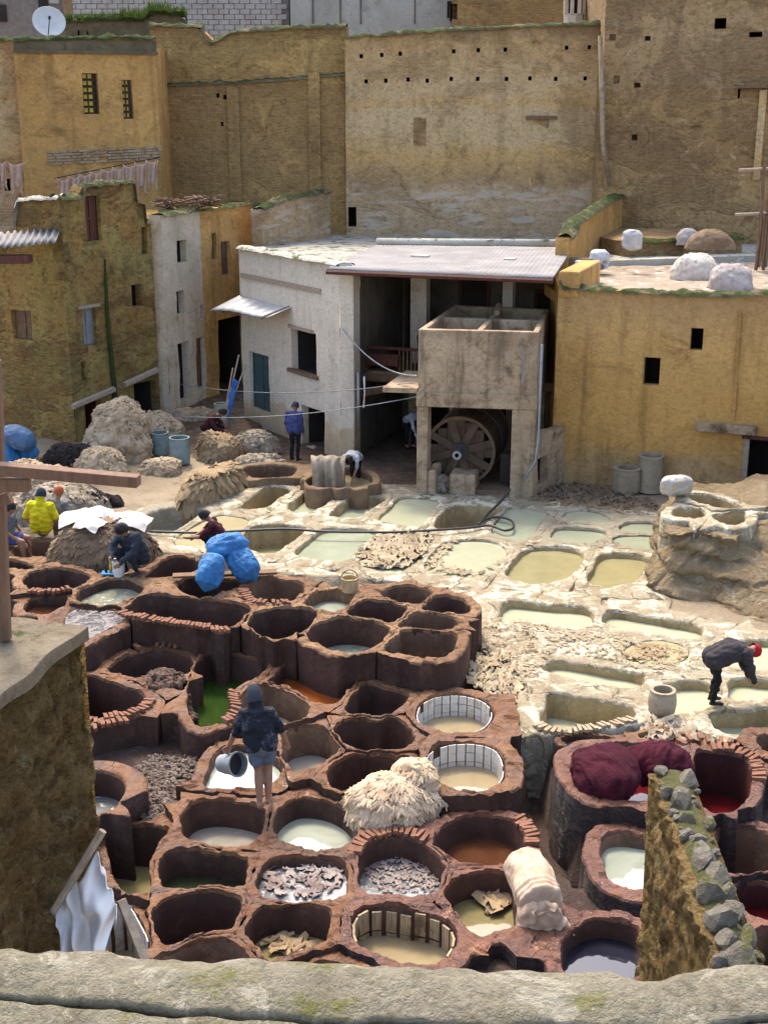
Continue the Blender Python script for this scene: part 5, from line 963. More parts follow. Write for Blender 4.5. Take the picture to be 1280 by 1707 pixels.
# ------------------------------------------------------------------ soft heaps, hides, sacks
def cloth(name, c, c2, fine=20, bump=.8, rough=.95, bd=.02, spec=.15, sc3=(1, 1, 1)):
    def fn(t, b):
        q = NT(t, b); n1, n2 = q.noise(2.2, 5, .65), q.noise(fine, 6, .7, sc3); k = q.mix(q.ramp(n1, .36, .66), c, c2); k = q.mix(q.mul(q.ramp(n2, .45, .75), .5), k, tuple(x * .5 for x in c2))
        q.out(k, rough, q.bump(n2, bump, bd), spec)
    return mat(name, fn)
M['wool'] = cloth('raw_wool', (.52, .4, .26), (.38, .28, .175)); M['wool_grey'] = cloth('grey_wool', (.4, .33, .24), (.25, .2, .14)); M['wool_dark'] = cloth('black_wool', (.035, .028, .026), (.02, .017, .017))
M['fleece'] = cloth('cream_fleece', (.66, .5, .33), (.52, .37, .23), 14, .6); M['hide'] = cloth('pale_hide', (.56, .42, .31), (.45, .32, .22), 12, .4); M['hide_tan'] = cloth('tan_hide', (.36, .26, .15), (.26, .18, .1), 12, .6); M['maroon'] = cloth('maroon_wool', (.075, .009, .02), (.045, .006, .014), 26, 1.2, .85, .03)
M['hide_pink'] = cloth('pink_hide', (.58, .4, .31), (.48, .31, .23), 8, .3); M['scrap'] = cloth('lime_scrap', (.43, .35, .23), (.3, .23, .145), 14, .5); M['cloth_white'] = cloth('white_cloth', (.58, .55, .52), (.46, .43, .4), 8, .25)
M['foamscrap'] = cloth('foam_scrap', (.33, .28, .25), (.17, .12, .1), 14, .4); M['hide_brown'] = cloth('brown_hide', (.2, .13, .08), (.3, .21, .13), 10, .6); M['bluesack'] = cloth('blue_sack', (.05, .22, .47), (.03, .15, .36), 7, .9, .6, .06, spec=.35); M['bluegrey'] = cloth('blue_grey_sack', (.1, .17, .28), (.07, .12, .21), 30, .3, .6)
M['pinkstripe'] = plain('pink_stripe', (.4, .12, .3), .6)
def heap(name, c, rx, ry, h, m, label, cat='heap', rz=0.0, flaps=260, fs=.16, lump=.22, group=None, curl=.5, th=None, freq=1.6, jag=1.0, wide=1.0, rough=1.0):
    """lumpy pile with hundreds of loose locks or flaps on it, one mesh"""
    fsk = .85 if jag < .6 else .7; r_ = random.Random(hash((round(c[0], 2), round(c[1], 2))) & 0xffff); b = MB(); cr, sr = math.cos(rz), math.sin(rz)
    def S(u, v):
        a = 2 * math.pi * u; ph = v * math.pi / 2; x, y, z = math.cos(a) * math.cos(ph) ** .8, math.sin(a) * math.cos(ph) ** .8, math.sin(ph)
        q = Vector((x * rx, y * ry, z * h)); k = 1 + lump * fb((q.x + c[0], q.y + c[1], q.z), freq)
        q = Vector((q.x * k, q.y * k, q.z * (1 + lump * .8 * nz((q.x + c[0] * 2, q.y, 0), freq)))); return Vector((c[0] + q.x * cr - q.y * sr, c[1] + q.x * sr + q.y * cr, c[2] - .05 + q.z))
    b.grid(lambda u, v: (lambda q_: q_ + Vector((nz(q_, 5, 1), nz(q_, 5, 4), nz(q_, 5, 8))) * .1 * rough + Vector((nz(q_, 12, 1), nz(q_, 12, 4), nz(q_, 12, 8))) * .05 * rough)(S(u, v)), 84, 30, loop=True)
    for _ in range(int(flaps * 3)):
        u, v = r_.random(), r_.random() ** 1.2 * .96; p = S(u, v); tu = (S(u + .01, v) - p).normalized(); dn = (S(u, max(0, v - .02)) - p)
        if dn.length < 1e-5: dn = Vector((tu.y, -tu.x, 0))
        dn.normalize(); n = tu.cross(dn); n = -n if n.dot(p - Vector((c[0], c[1], c[2] - .3))) < 0 else n
        a = r_.uniform(-1.5, 1.5) * jag; t1 = tu * math.cos(a) + dn * math.sin(a); t2 = dn * math.cos(a) - tu * math.sin(a); s = fs * fsk * r_.uniform(.4, 1.2); w_ = s * wide * r_.uniform(.14, .42); cu = r_.uniform(-.15, curl * .7)
        vs = []
        for j in range(4):
            f = j / 3; wd = w_ * (1 - .75 * f * f) * (1 if j else .7)
            for k in (-1, 0, 1): vs.append(p + t2 * s * f + t1 * (k * wd) + n * (.03 * fs + s * cu * f * f * .6 + (.12 * s if k == 0 else 0) + r_.uniform(-.03, .03) * s))
        b.add(vs, [(j * 3 + k, j * 3 + k + 1, j * 3 + k + 4, j * 3 + k + 3) for j in range(3) for k in (0, 1)])
    if th is None: o = b.build(name, m, smooth=True); return tag(o, label, cat, group)
    return sub(b, name, m, th, smooth=True)
def scraps(name, poly, z, n, size, m, label=None, cat=None, parent=None, seed=1, lift=.05):
    r_ = random.Random(seed); pv = np.array([tuple(P(a, b, z))[:2] for a, b in poly]); lo, hi = pv.min(0), pv.max(0); b = MB(); k = 0
    while k < n:
        x, y = r_.uniform(lo[0], hi[0]), r_.uniform(lo[1], hi[1])
        if not inside(np.array([[x, y]]), pv)[0]: continue
        k += 1; a = r_.uniform(0, 6.3); s = size * r_.uniform(.4, 1.4); w_ = s * r_.uniform(.2, .6); c_ = r_.uniform(-.4, .8); tl_ = r_.uniform(-.3, .3); vs = []; bend = r_.uniform(-.8, .8)
        for j in range(4):
            f = j / 3 - .5; aa = a + bend * f
            for i in (-1, 0, 1): vs.append((x + math.cos(aa) * f * s - math.sin(aa) * i * w_ * .5 * (1 - f * f), y + math.sin(aa) * f * s + math.cos(aa) * i * w_ * .5 * (1 - f * f), z + .012 + r_.uniform(0, lift) * .3 + lift * (abs(f) * c_ + (.5 if i == 0 else 0) * r_.random()) + tl_ * f * s * .4))
        b.add(vs, [(j * 3 + i, j * 3 + i + 1, j * 3 + i + 4, j * 3 + i + 3) for j in range(3) for i in (0, 1)])
    if parent is not None: return tag(sub(b, name, m, parent, smooth=True), kind='stuff')
    return tag(b.build(name, m, smooth=True), label, cat, kind='stuff')
def rod_sweep(path, rfun, n=56, close=True):
    """fold-covered roll: path points, rfun(t, a) -> radius; ends closed"""
    pts = [Vector(p) for p in path]; k = 60
    def at(t):
        f = t * (len(pts) - 1); i = min(len(pts) - 2, int(f)); return pts[i].lerp(pts[i + 1], f - i)
    b = MB()
    def fn(u, v):
        t = v; p = at(t); d = (at(min(1, t + .02)) - at(max(0, t - .02))).normalized(); s = d.cross(Vector((0, 0, 1))).normalized(); up = s.cross(d); a = 2 * math.pi * u
        e = 1 - max(0, (abs(t - .5) - .42) / .08) ** 2 * .75; return p + (s * math.cos(a) + up * math.sin(a)) * rfun(t, a) * e
    b.grid(fn, n, k, loop=True); w = n
    b.add([at(0)], []); c0 = len(b.v) - 1; b.f += [(c0, (i + 1) % n, i) for i in range(n)]; b.m += [0] * n
    b.add([at(1)], []); c1 = len(b.v) - 1; o = k * n; b.f += [(c1, o + i, o + (i + 1) % n) for i in range(n)]; b.m += [0] * n
    return b
def sack(c, d, Ln, r, m, label, pinch=.5, z_sq=.85, cat='sack', group=None, stripe=False, opened=False):
    c, d = Vector(c), Vector(d).normalized()
    def rf(t, a): 
        k = math.sin(math.pi * (.08 + .84 * t)) ** .4 * (1 if t < .8 else 1 - pinch * (t - .8) / .2); return r * k * (1 + .06 * math.sin(a * 3 + 5 * t) - .2 * abs(nz((math.cos(a) * 2.5, math.sin(a) * 2.5 + c.x, t * 2.2), 1.6)) - .1 * abs(nz((math.cos(a) * 2.5, math.sin(a) * 2.5 + c.x, t * 4), 3.5)) + .08 + .05 * math.sin(a * 9 + 4 * nz((a, t * 3, c.y), 1)) * max(0, t - .55) + .07 * nz((math.cos(a) * 2 + c.x, math.sin(a) * 2, t * 5), 1.3)) * (z_sq if math.sin(a) < -.3 else 1)
    th = empty('sack', (c.x, c.y, c.z - r * .8), label, cat, group); s_ = sub(rod_sweep([c - d * Ln / 2, c, c + d * Ln / 2], rf), 'bag', m, th, smooth=True)
    if stripe:
        s = d.cross(Vector((0, 0, 1))).normalized(); up = s.cross(d); b = MB()
        for k in (0, .09): b.tube([c + d * Ln * (t - .5) + (s * math.cos(a0) + up * math.sin(a0)) * (rf(t, a0) + .004) for t in np.linspace(.2, .8, 14) for a0 in (math.pi * 1.5 - .9 + k if s.y > 0 else math.pi * 1.5 + .6 + k,)], .012, 5)
        sub(b, 'stripe', M['pinkstripe'], th)
    if opened: heap('stuffing', c - d * Ln * .5 + Vector((0, 0, -.06)), r * .6, r * .6, r * .55, M['fleece'], '', flaps=90, fs=.12, th=th)
    return th
# maroon wool on the red vat
z = ZE; c = P(1018, 1285, z + .2)
def woolf(cx, cy, cz, rx, ry, rz, an):
    def S(u, v):
        a = 2 * math.pi * u; ph = (v - .35) * math.pi / 1.3; x, y, zz = math.cos(a) * math.cos(ph), math.sin(a) * math.cos(ph), math.sin(ph); q = Vector((x * rx, y * ry, zz * rz)); g = q.x * math.cos(an) + q.y * math.sin(an); l_ = -q.x * math.sin(an) + q.y * math.cos(an)
        k = 1 + .03 * math.sin(g * 30 + 7 * nz(q, 2.2) + l_ * 5) + .2 * fb(q + Vector((cx, cy, 0)), 1.7) + .025 * math.sin(g * 70 + 9 * nz(q, 4) + l_ * 9); return Vector((cx, cy, cz)) + q * k
    return MB().grid(S, 90, 40, loop=True)
for px, py, rx, ry, rz_, an, lb in ((1012, 1282, .52, .6, .36, .25, 'left bundle of wet maroon wool on the red vat'), (1092, 1268, .52, .4, .33, -.7, 'right bundle of wet maroon wool behind the stone-topped wall')):
    p = P(px, py, z + .15); o = woolf(p.x, p.y, z + .08, rx, ry, rz_, an).build('wool_bundle', M['maroon'], smooth=True); tag(o, lb, 'wool', 'maroon wool bundles')
# cream fleeces, hide roll
p = P(657, 1345, ZD + .1); th = empty('fleece_pile', p, 'pile of wet cream sheepskins between the near vats', 'sheepskins')
heap('fleece', p + Vector((0, .1, -.1)), .72, .52, .55, M['fleece'], '', flaps=800, fs=.17, lump=.2, th=th, rz=.35, curl=.15, jag=.5, freq=2.2, rough=.8, wide=.7); p2 = P(692, 1300, ZD + .35); heap('fleece', p2, .3, .32, .35, M['fleece'], '', flaps=160, fs=.16, th=th, curl=.3)
heap('fleece', P(610, 1335, ZD), .34, .22, .22, M['fleece'], '', flaps=140, fs=.14, th=th)
a, b = P(873, 1440, ZD + .25), P(905, 1515, ZD + .2); th = empty('hide_roll', P(890, 1500, ZD), 'pale roll of hides lying beside the channel', 'hide')
sub(rod_sweep([a, a.lerp(b, .5) + Vector((0, 0, .03)), b], lambda t, a_: .29 * (1 + .09 * nz((math.cos(a_) * 2, math.sin(a_) * 2, t * 3), 1.2) - .06 * abs(nz((math.cos(a_) * 3, math.sin(a_) * 3, t * 6), 1.5)) + .02 * math.sin(a_ * 9 + 6 * t) + (.035 * math.sin(t * 70 + a_) if t > .7 else .008 * math.sin(t * 60 + 2 * a_)))), 'roll', M['hide'], th, smooth=True)
b_ = MB(); 
for k in range(5): b_.tube([b + Vector((.05 * k - .12 + (.26 - .04 * k) * math.cos(q), .03 - .05 * (k % 2), .02 + (.26 - .05 * k) * math.sin(q))) for q in np.linspace(0, 6.28, 22)], .028, 6)
heap('flap', b + Vector((.0, -.02, -.3)), .33, .14, .48, M['hide'], '', flaps=0, fs=.25, lump=.3, th=th, rough=.8)
# draped grey hide rolls at the back of the lime pits
p0, p1 = P(312, 838, .05), P(400, 800, .1); th = empty('draped_hides', p0, 'long row of grey-tan hides folded over a low wall', 'hides')
dv = p1 - p0; heap('hides', p0.lerp(p1, .5) + Vector((0, 0, -.05)), dv.length * .56, .42, .72, M['hide_tan'], '', flaps=230, fs=.55, lump=.1, th=th, rz=math.atan2(dv.y, dv.x), curl=.22, jag=.12, wide=1.1)
p = P(548, 800, .2); th = empty('hung_hides', p, 'grey hides hanging over the octagonal trough', 'hides')
def hung(u, v):
    x = -.42 + .84 * u; q = v * math.pi; return p + Vector((x * (1 + .12 * math.sin(q)), -.1 + .32 * math.cos(q) * (1 + .15 * math.sin(x * 17)), .08 + .62 * math.sin(q) ** .7 - (.42 if v in (0, 1) else 0))) + Vector((0, 1, 0)) * .06 * math.sin(x * 26 + 3 * nz((x * 4, v * 3, 0), 1)) + Vector((0, 0, 1)) * .05 * nz((x * 5, v * 2, 0), 1)
sub(MB().grid(hung, 46, 26), 'hides', M['wool_grey'], th, smooth=True)
for px, py, rx, ry, h, m, lb, fl, fs in (
    (200, 762, 1.0, .75, 1.75, 'wool', 'tallest heap of tan raw wool against the tower house', 520, .2), (168, 790, .75, .6, .8, 'wool', 'broad heap of tan wool in front of the tallest heap', 420, .2),
    (128, 785, .95, .6, .85, 'wool_dark', 'heap of black wool left of the tan heaps', 380, .16), (255, 728, .95, .6, .75, 'wool', 'wool heap in the doorway behind the blue barrels', 380, .2), (268, 785, .62, .45, .42, 'wool', 'small wool heap in front of the blue barrels', 260, .18),
    (50, 822, 1.4, .9, .85, 'wool', 'wide wool heap behind the timber beam', 620, .22), (100, 855, 1.1, .9, .8, 'wool_grey', 'grey wool heap beside the seated people', 420, .2), (142, 850, .6, .5, .62, 'wool_dark', 'black hide heap beside the muddy path', 220, .18), (180, 838, .42, .3, .2, 'wool_dark', 'low strip of black wool on the muddy path', 130, .14),
    (363, 762, .62, .5, .8, 'hide_tan', 'draped tan hides in front of the crouching person in maroon', 330, .3), (427, 750, .75, .5, .62, 'wool_grey', 'grey hide heap below the teal door', 320, .22), (322, 700, .8, .5, .45, 'wool', 'low wool heap at the foot of the whitewashed house', 220, .18), (435, 772, .75, .4, .3, 'wool_grey', 'flat fleeces on the far rim of the brown basin', 260, .18),
    (30, 862, .7, .5, .55, 'wool_grey', 'dull wool heap behind the seated man at the far left', 180, .18), (735, 812, .45, .3, .35, 'wool_grey', 'rag heap at the foot of the drum', 150, .14)):
    heap('wool_heap' if 'wool' in m else 'hide_heap', P(px, py, .02), rx, ry, h, M[m], lb, flaps=fl, fs=fs, group='heaps of wool and hides', freq=1.3, lump=.26)
p = P(172, 925, .62); th = empty('hide_stack', p, 'stack of brown hides under white cloths behind the crouching man', 'hides')
heap('hides', p, 1.05, .55, .78, M['hide_brown'], '', flaps=750, fs=.3, lump=.15, th=th, curl=.35, jag=.4, rz=-.05)
for cx, cy, w_, d_, a_ in ((135, 868, .45, .35, .2), (212, 872, .5, .35, -.15), (165, 862, .35, .3, .5), (150, 880, .3, .25, -.4)):
    q_ = P(cx, cy, 1.3); ww, dd = w_, d_
    sub(MB().grid(lambda u, v: q_ + Vector(((u - .5) * 2 * ww * math.cos(a_) - (v - .5) * 2 * dd * math.sin(a_), (u - .5) * 2 * ww * math.sin(a_) + (v - .5) * 2 * dd * math.cos(a_), .16 - 1.1 * ((u - .5) ** 2) * ww - .3 * (v < .3) * (.3 - v) + .06 * nz((u * 4 + cx, v * 4, 0), 1))), 16, 12), 'cloth', M['cloth_white'], th, smooth=True)
# sacks
for cx, cy, z_, dx, Ln, r, lb, op in ((352, 955, ZA + .3, (-.25, -.5, -.75), .8, .27, 'lower left blue sack of the three on the plank', 0), (405, 942, ZA + .3, (.55, -.4, -.55), .85, .29, 'lower right blue sack of the three on the plank', 0), (380, 912, ZA + .62, (.9, .25, .12), .9, .27, 'open blue sack lying on top of the other two', 1)):
    sack(P(cx, cy, z_ + .05), dx, Ln, r, M['bluesack'], lb, group='blue sacks', stripe=not op, opened=op, pinch=.75)
for cx, cy, z_, dx, m, lb in ((15, 752, .35, (.2, -.6, -.5), 'bluesack', 'bright blue sack at the left edge below the grey-blue one'), (32, 732, .75, (.9, -.2, -.3), 'bluegrey', 'grey-blue sack at the left edge'), (40, 748, .35, (.5, -.6, -.3), 'bluesack', 'small bright blue sack right of the left edge')):
    sack(P(cx, cy, z_), dx, 1.1, .36, M[m], lb, group='blue sacks')
th = empty('plank', P(380, 958, ZA), 'dark plank across the black vat carrying the blue sacks', 'plank'); sub(beam(P(288, 960, ZA + .1), P(462, 953, ZA + .1), .22, .05), 'board', M['wood'], th, bevel=.01)
# roof bales and bags
rz0 = 5.2
for px, py, rx, ry, h, m, lb in ((1157, 462, .72, .6, .75, 'bale', 'large round white bale on the hide roof'), (1217, 478, .62, .55, .72, 'bale2', 'grey-white bale right of the large round one'), (1182, 412, .75, .5, .6, 'hide_brown', 'brown tarpaulin bundle at the back of the roof'), (1145, 405, .4, .35, .5, 'bale2', 'pale rag bundle left of the brown one')):
    if 'bale' in m and m not in M: M[m] = cloth(m, (.62, .56, .48) if m == 'bale' else (.5, .44, .39), (.52, .45, .37) if m == 'bale' else (.36, .3, .27), 10, .4)
    heap('bale', P(px, py, rz0 - .1 + (.55 if py < 420 else 0)), rx, ry, h, M[m], lb, 'bale', flaps=40, fs=.15, lump=.12, group='bundles on the hide roof', curl=.1, rough=.25)
def bag(px, py, z, w, h, m, label, rz=0.0, d=.22):
    p = P(px, py, z); b = MB(); cr, sr = math.cos(rz), math.sin(rz)
    def S(u, v):
        a = 2 * math.pi * u; x, y = math.cos(a), math.sin(a); x, y = abs(x) ** .9 * (1 if x > 0 else -1) * w / 2, abs(y) ** .8 * (1 if y > 0 else -1) * d; k = (1 + .15 * math.sin(v * 3)) * (1 - max(0, v - .85) * 2.5) * (.3 + .7 * min(1, v * 8)); x, y = x * k + .03 * nz((u * 6, v * 5, px), 1), y * k + .04 * nz((u * 6, v * 5, px + 3), 1); x -= .12 * w * abs(nz((math.cos(a) * 3, math.sin(a) * 3, v * 3 + px), 1.2)) * math.cos(a); y -= .1 * abs(nz((math.cos(a) * 3, math.sin(a) * 3, v * 3 + px), 1.2)) * math.sin(a)
        return p + Vector((x * cr - y * sr, x * sr + y * cr, h * v + .04 * nz((u * 5, v * 3, 7), 1)))
    b.grid(S, 28, 16, loop=True); n = 28; b.add([p + Vector((0, 0, h * .97))], []); c = len(b.v) - 1; b.f += [(16 * n + i, 16 * n + (i + 1) % n, c) for i in range(n)]; b.m += [0] * n
    return tag(b.build('bag', m, smooth=True), label, 'bag')
bag(1052, 418, rz0 + .5, .55, .62, M['cloth_white'], 'white bag standing at the foot of the roof wall'); M['newsbag'] = plain('black_white_bag', (.6, .6, .6), .5, .2, 3, .2, .4, dirt=(.02, .02, .022))
bag(998, 450, rz0, .55, .6, M['newsbag'], 'black and white plastic bag by the sloping parapet', .5); M['yellowbag'] = plain('yellow_white_bag', (.5, .47, .42), .5, .3, 13, .5, .4, bd=.04, dirt=(.55, .36, .05)); bag(1126, 826, 1.36, .72, .46, M['yellowbag'], 'yellow and white plastic bag on the earth bank', .35, .2)
# hanging hides under the yellow house
ln = [PY(92, 297, 46.6), PY(268, 262, 47.6)]; th = empty('clothes_line', ln[0], 'line of hides under the yellow house', 'line'); sub(MB().tube(ln, .02, 5), 'rope', M['metal_dark'], th)
def hang(px, py, Y, w, h, lb):
    p = PY(px, py, Y)
    def S(u, v): k = (1 - .35 * abs(math.sin(v * 3)) * abs(2 * u - 1) ** 2) * (1 - .25 * (v > .75)); x = (u - .5) * w * k; return p + Vector((x, .05 * math.sin(u * 14 + v * 3 + px) + .05, -h * v * (1 - .28 * (math.sin(u * math.pi) ** 2) * v) - .1 * math.sin(u * math.pi) * (1 - v)))
    o = MB().grid(S, 14, 14).build('hanging_hide', M['hide_pink'], smooth=True); o.modifiers.new('t', 'SOLIDIFY').thickness = .02; return tag(o, lb, 'hide', 'hides hung to dry')
ordn = ['first', 'second', 'third', 'fourth', 'fifth', 'sixth', 'seventh', 'eighth', 'ninth']
for k in range(9): x = 105 + k * 18.5; hang(x, 296 - k * 3.7, 46.5 + .1 * k, .46, (1.0, .8, .9, .7, .8, .75, 1.05, 1.15, 1.1)[k], ordn[k] + ' pink hide from the left on the line under the yellow house')
hang(2, 268, 46.3, .4, 1.0, 'pink hide hanging at the very left edge'); hang(26, 270, 46.3, .55, 1.15, 'pink hide hanging beside the grey house window')
# ------------------------------------------------------------------ loose litter
scraps('hide_scraps', [(805, 1040), (830, 1030), (960, 1048), (1080, 1075), (1170, 1090), (1140, 1130), (1040, 1110), (930, 1085), (900, 1110), (870, 1145), (800, 1140), (795, 1100)], .0, 650, .09, M['scrap'], 'mat of pale hide scraps on the lime deck', 'scraps', lift=.035)
scraps('hide_scraps', [(775, 1100), (850, 1090), (870, 1160), (850, 1180), (790, 1150)], -.02, 260, .22, M['scrap'], 'tangle of hide strips beside the raised block', 'scraps', seed=4, lift=.12)
scraps('hides', [(603, 925), (640, 897), (715, 893), (700, 925), (660, 948), (620, 945)], -.06, 420, .38, M['scrap'], parent=VD['W9']['obj'], seed=5, lift=.16)
scraps('scraps', [(705, 945), (740, 900), (790, 895), (760, 905), (730, 935), (790, 955), (840, 930), (835, 945), (790, 962), (730, 958)], -.05, 160, .16, M['scrap'], parent=VD['W10']['obj'], seed=6)
scraps('scraps', [(1035, 1095), (1070, 1072), (1140, 1080), (1140, 1098), (1080, 1102)], .0, 60, .14, M['hide_tan'], parent=VD['W20']['obj'], seed=7)
scraps('hides', [(435, 1440), (470, 1430), (560, 1435), (572, 1475), (530, 1495), (450, 1490)], ZD - .19, 110, .17, M['foamscrap'], parent=VD['D5']['obj'], seed=8, lift=.06); scraps('hides', [(445, 1570), (480, 1560), (535, 1575), (480, 1592), (450, 1590)], ZD - .47, 22, .3, M['hide_tan'], parent=VD['D6']['obj'], seed=9, lift=.12)
scraps('foam_scraps', [(605, 1450), (660, 1430), (735, 1450), (725, 1485), (640, 1490)], ZD - .35, 260, .08, M['foamscrap'], parent=VD['D8']['obj'], seed=10, lift=.03); scraps('hides', [(810, 1500), (845, 1490), (845, 1530), (815, 1525)], ZD - .41, 10, .4, M['hide_tan'], parent=VD['D10']['obj'], seed=11, lift=.15)
scraps('hides', [(1065, 1225), (1100, 1205), (1150, 1215), (1170, 1240), (1100, 1238)], ZE - .26, 40, .35, M['wool_grey'], parent=VD['E5']['obj'], seed=12, lift=.2); scraps('scraps', [(330, 1382), (390, 1378), (420, 1400), (380, 1408), (340, 1400)], ZD - .67, 30, .16, M['scrap'], parent=VD['D1']['obj'], seed=13, lift=.02)
scraps('mud_scraps', [(900, 810), (1010, 815), (1090, 835), (1080, 860), (960, 845), (880, 835)], .02, 220, .14, M['mudwall'], 'dark dirt and rags on the ground below the concrete cylinders', 'scraps', seed=15)
def rubble(name, poly, z, n, s0, m, label, seed=3, hump=0.0):
    r_ = random.Random(seed); pv = np.array([tuple(P(a, b, z))[:2] for a, b in poly]); lo, hi = pv.min(0), pv.max(0); b = MB(); k = 0; cc = pv.mean(0); base = stone_mesh(3, 1); bv = [v.co.copy() for v in base.vertices]; bf = [tuple(p.vertices) for p in base.polygons]
    while k < n:
        x, y = r_.uniform(lo[0], hi[0]), r_.uniform(lo[1], hi[1])
        if not inside(np.array([[x, y]]), pv)[0]: continue
        k += 1; s = s0 * r_.uniform(.35, 1.5); Mx = Matrix.Translation((x, y, z + hump * max(0, 1 - ((x - cc[0]) ** 2 + (y - cc[1]) ** 2) / .5) + r_.uniform(0, .04))) @ Matrix.Rotation(r_.uniform(0, 6), 4, Vector((r_.random(), r_.random(), 1)).normalized()) @ Matrix.Diagonal((s, s * .7, s * .5, 1)); b.add([Mx @ v for v in bv], bf)
    return tag(b.build(name, m), label, 'rubble', kind='stuff')
M['brick_dark'] = earth('sooty_brick', (.14, .085, .06), (.09, .055, .04), (.2, .13, .09), 7, .6, .01, .9)
M['rubble'] = earth('rubble_bits', (.2, .155, .12), (.12, .085, .066), (.075, .05, .04), 7, .6, .01, .9, spots=((.36, .31, .27), .6))
rubble('rubble', [(215, 1290), (260, 1262), (330, 1265), (340, 1330), (300, 1380), (240, 1370)], -.32, 1300, .07, M['rubble'], 'grey and red rubble strewn beside the walking man')
rubble('brick_rubble', [(232, 1150), (260, 1120), (300, 1140), (325, 1200), (290, 1215), (255, 1200)], -.3, 420, .12, M['brick_dark'], 'heap of broken bricks inside the ruined vat', hump=.5)
rubble('gravel', [(840, 1145), (870, 1140), (880, 1210), (862, 1230)], -.3, 300, .06, M['rubble'], 'grey debris in the gutter beside the tiled vats', seed=9)
rubble('pebbles', [(900, 812), (960, 805), (1095, 830), (1095, 850), (1000, 840), (890, 830)], .0, 260, .06, M['rubble'], 'pebbles and dirt at the foot of the ochre house', seed=12)
# ------------------------------------------------------------------ barrels, buckets, pots, hose, cables
M['conc_cyl'] = earth('cement_cylinder', (.4, .33, .23), (.32, .26, .17), (.24, .18, .11), 3, .5, .01, .92, streak=.3); M['barrel'] = plain('faded_blue_barrel', (.2, .27, .27), .6, .35, 3, .2, .4, dirt=(.33, .3, .23)); M['barrel2'] = plain('yellowed_barrel', (.36, .37, .27), .6, .3, 3, .2, .4, dirt=(.3, .24, .15))
def barrel(px, py, z, r, h, m, label, wall_=.04, fill_=.85, cat='barrel', name='barrel', bulge=.06, inm=None, tilt=0.0):
    p = P(px, py, z); th = empty(name, p, label, cat); Mt = Matrix.Translation(p) @ Matrix.Rotation(tilt, 4, 'Y')
    pr = [(.01, .0)] + [(r * (1 + bulge * math.sin(math.pi * t) + (.03 if abs((t * 3) % 1 - .5) < .1 and bulge > .02 else 0)), h * t) for t in np.linspace(0, 1, 16)] + [(r + .015, h), (r + .015, h + .025), (r - wall_, h + .025), (r - wall_, h * .35)]
    sub(MB().lathe(pr, 28, M=Mt), 'body', m, th, smooth=True).modifiers.new('e', 'EDGE_SPLIT').split_angle = R(45); sub(MB().lathe([(.001, h * fill_), (r - wall_ * .5, h * fill_)], 28, M=Mt), 'contents', inm or M['dark'], th); return th
barrel(1043, 818, 0, .36, .62, M['conc_cyl'], 'shorter open cement cylinder against the ochre house', .09, .75, 'cylinder', 'cement_cylinder', .04); barrel(1082, 818, 0, .33, .95, M['conc_cyl'], 'taller open cement cylinder against the ochre house', .07, .8, 'cylinder', 'cement_cylinder', .0)
barrel(268, 756, .05, .26, .62, M['barrel'], 'left faded blue barrel beside the wool heaps', .03, .9); barrel(301, 771, .05, .28, .72, M['barrel'], 'right faded blue barrel beside the wool heaps', .03, .9); barrel(371, 712, .08, .24, .75, M['barrel2'], 'yellowed plastic barrel with sticks in front of the passage', .03, .9)
th = empty('stick_bundle', P(371, 700, .3), 'leaning sticks with a blue cloth in the yellowed barrel', 'sticks'); b0 = P(371, 712, .4); b0.z = .4
for dx, dz_ in ((.55, 2.2), (.35, 1.8), (.75, 1.9)): sub(MB().tube([b0, b0 + Vector((dx, .3, dz_))], .025, 6), 'stick', M['wood_pale'], th)
M['bluecloth'] = cloth('blue_cloth', (.05, .15, .45), (.04, .1, .3), 8, .3); sub(MB().grid(lambda u, v: b0 + Vector((.06 + .32 * v + .14 * u + .03 * math.sin(v * 20), .1 - .05 * u, .35 + 1.15 * v - .1 * u)), 6, 14), 'cloth', M['bluecloth'], th, smooth=True).modifiers.new('t', 'SOLIDIFY').thickness = .02
barrel(1102, 1188, .0, .2, .4, M['conc_cyl'], 'clay pot standing beside the pale pit', .04, .6, 'pot', 'clay_pot', .18); M['bucketw'] = plain('white_plastic_bucket', (.68, .68, .66), .4, .12, 5, .05, .5); M['basket'] = plain('yellowed_bucket', (.5, .36, .2), .7, .35, 8, .3, .3, dirt=(.35, .22, .1)); M['bucketblk'] = plain('black_rubber_bucket', (.03, .03, .032), .6, .3, 8, .1, .4)
def bucket(p, r0, r1, h, m, label, Mr=None, inm=None, handle=True, fill_=.7, name='bucket'):
    th = empty(name, p, label, 'bucket'); Mt = Matrix.Translation(p) @ (Mr or Matrix.Identity(4)); b = MB().lathe([(.005, 0), (r0, 0), (r0 + (r1 - r0) * .5, h * .5), (r1, h), (r1 + .014, h), (r1 + .014, h + .018), (r1 - .01, h + .018), (r0 + .02, h * .3), (r0 - .01, .02), (.005, .02)], 28, M=Mt)
    sub(b, 'body', m, th, smooth=True).modifiers.new('e', 'EDGE_SPLIT').split_angle = R(40)
    sub(MB().lathe([(.001, h * fill_), (r0 + (r1 - r0) * fill_ - .006, h * fill_)], 28, M=Mt), 'contents', inm or M['dark'], th)
    if handle: sub(MB().tube([Mt @ Vector((r1 * math.cos(a), 0, h + r1 * 1.1 * math.sin(a))) for a in np.linspace(0, math.pi, 16)], .01, 6), 'handle', M['metal_dark'], th)
    return th
bucket(P(199, 960, ZA), .1, .135, .32, M['bucketw'], 'white plastic bucket in front of the crouching man', handle=False, inm=M['bucketw'], fill_=.55); bucket(P(583, 985, ZA - .02), .15, .16, .26, M['basket'], 'yellowed bucket with wire handle on the raised block', inm=M['yellow'], fill_=.75)
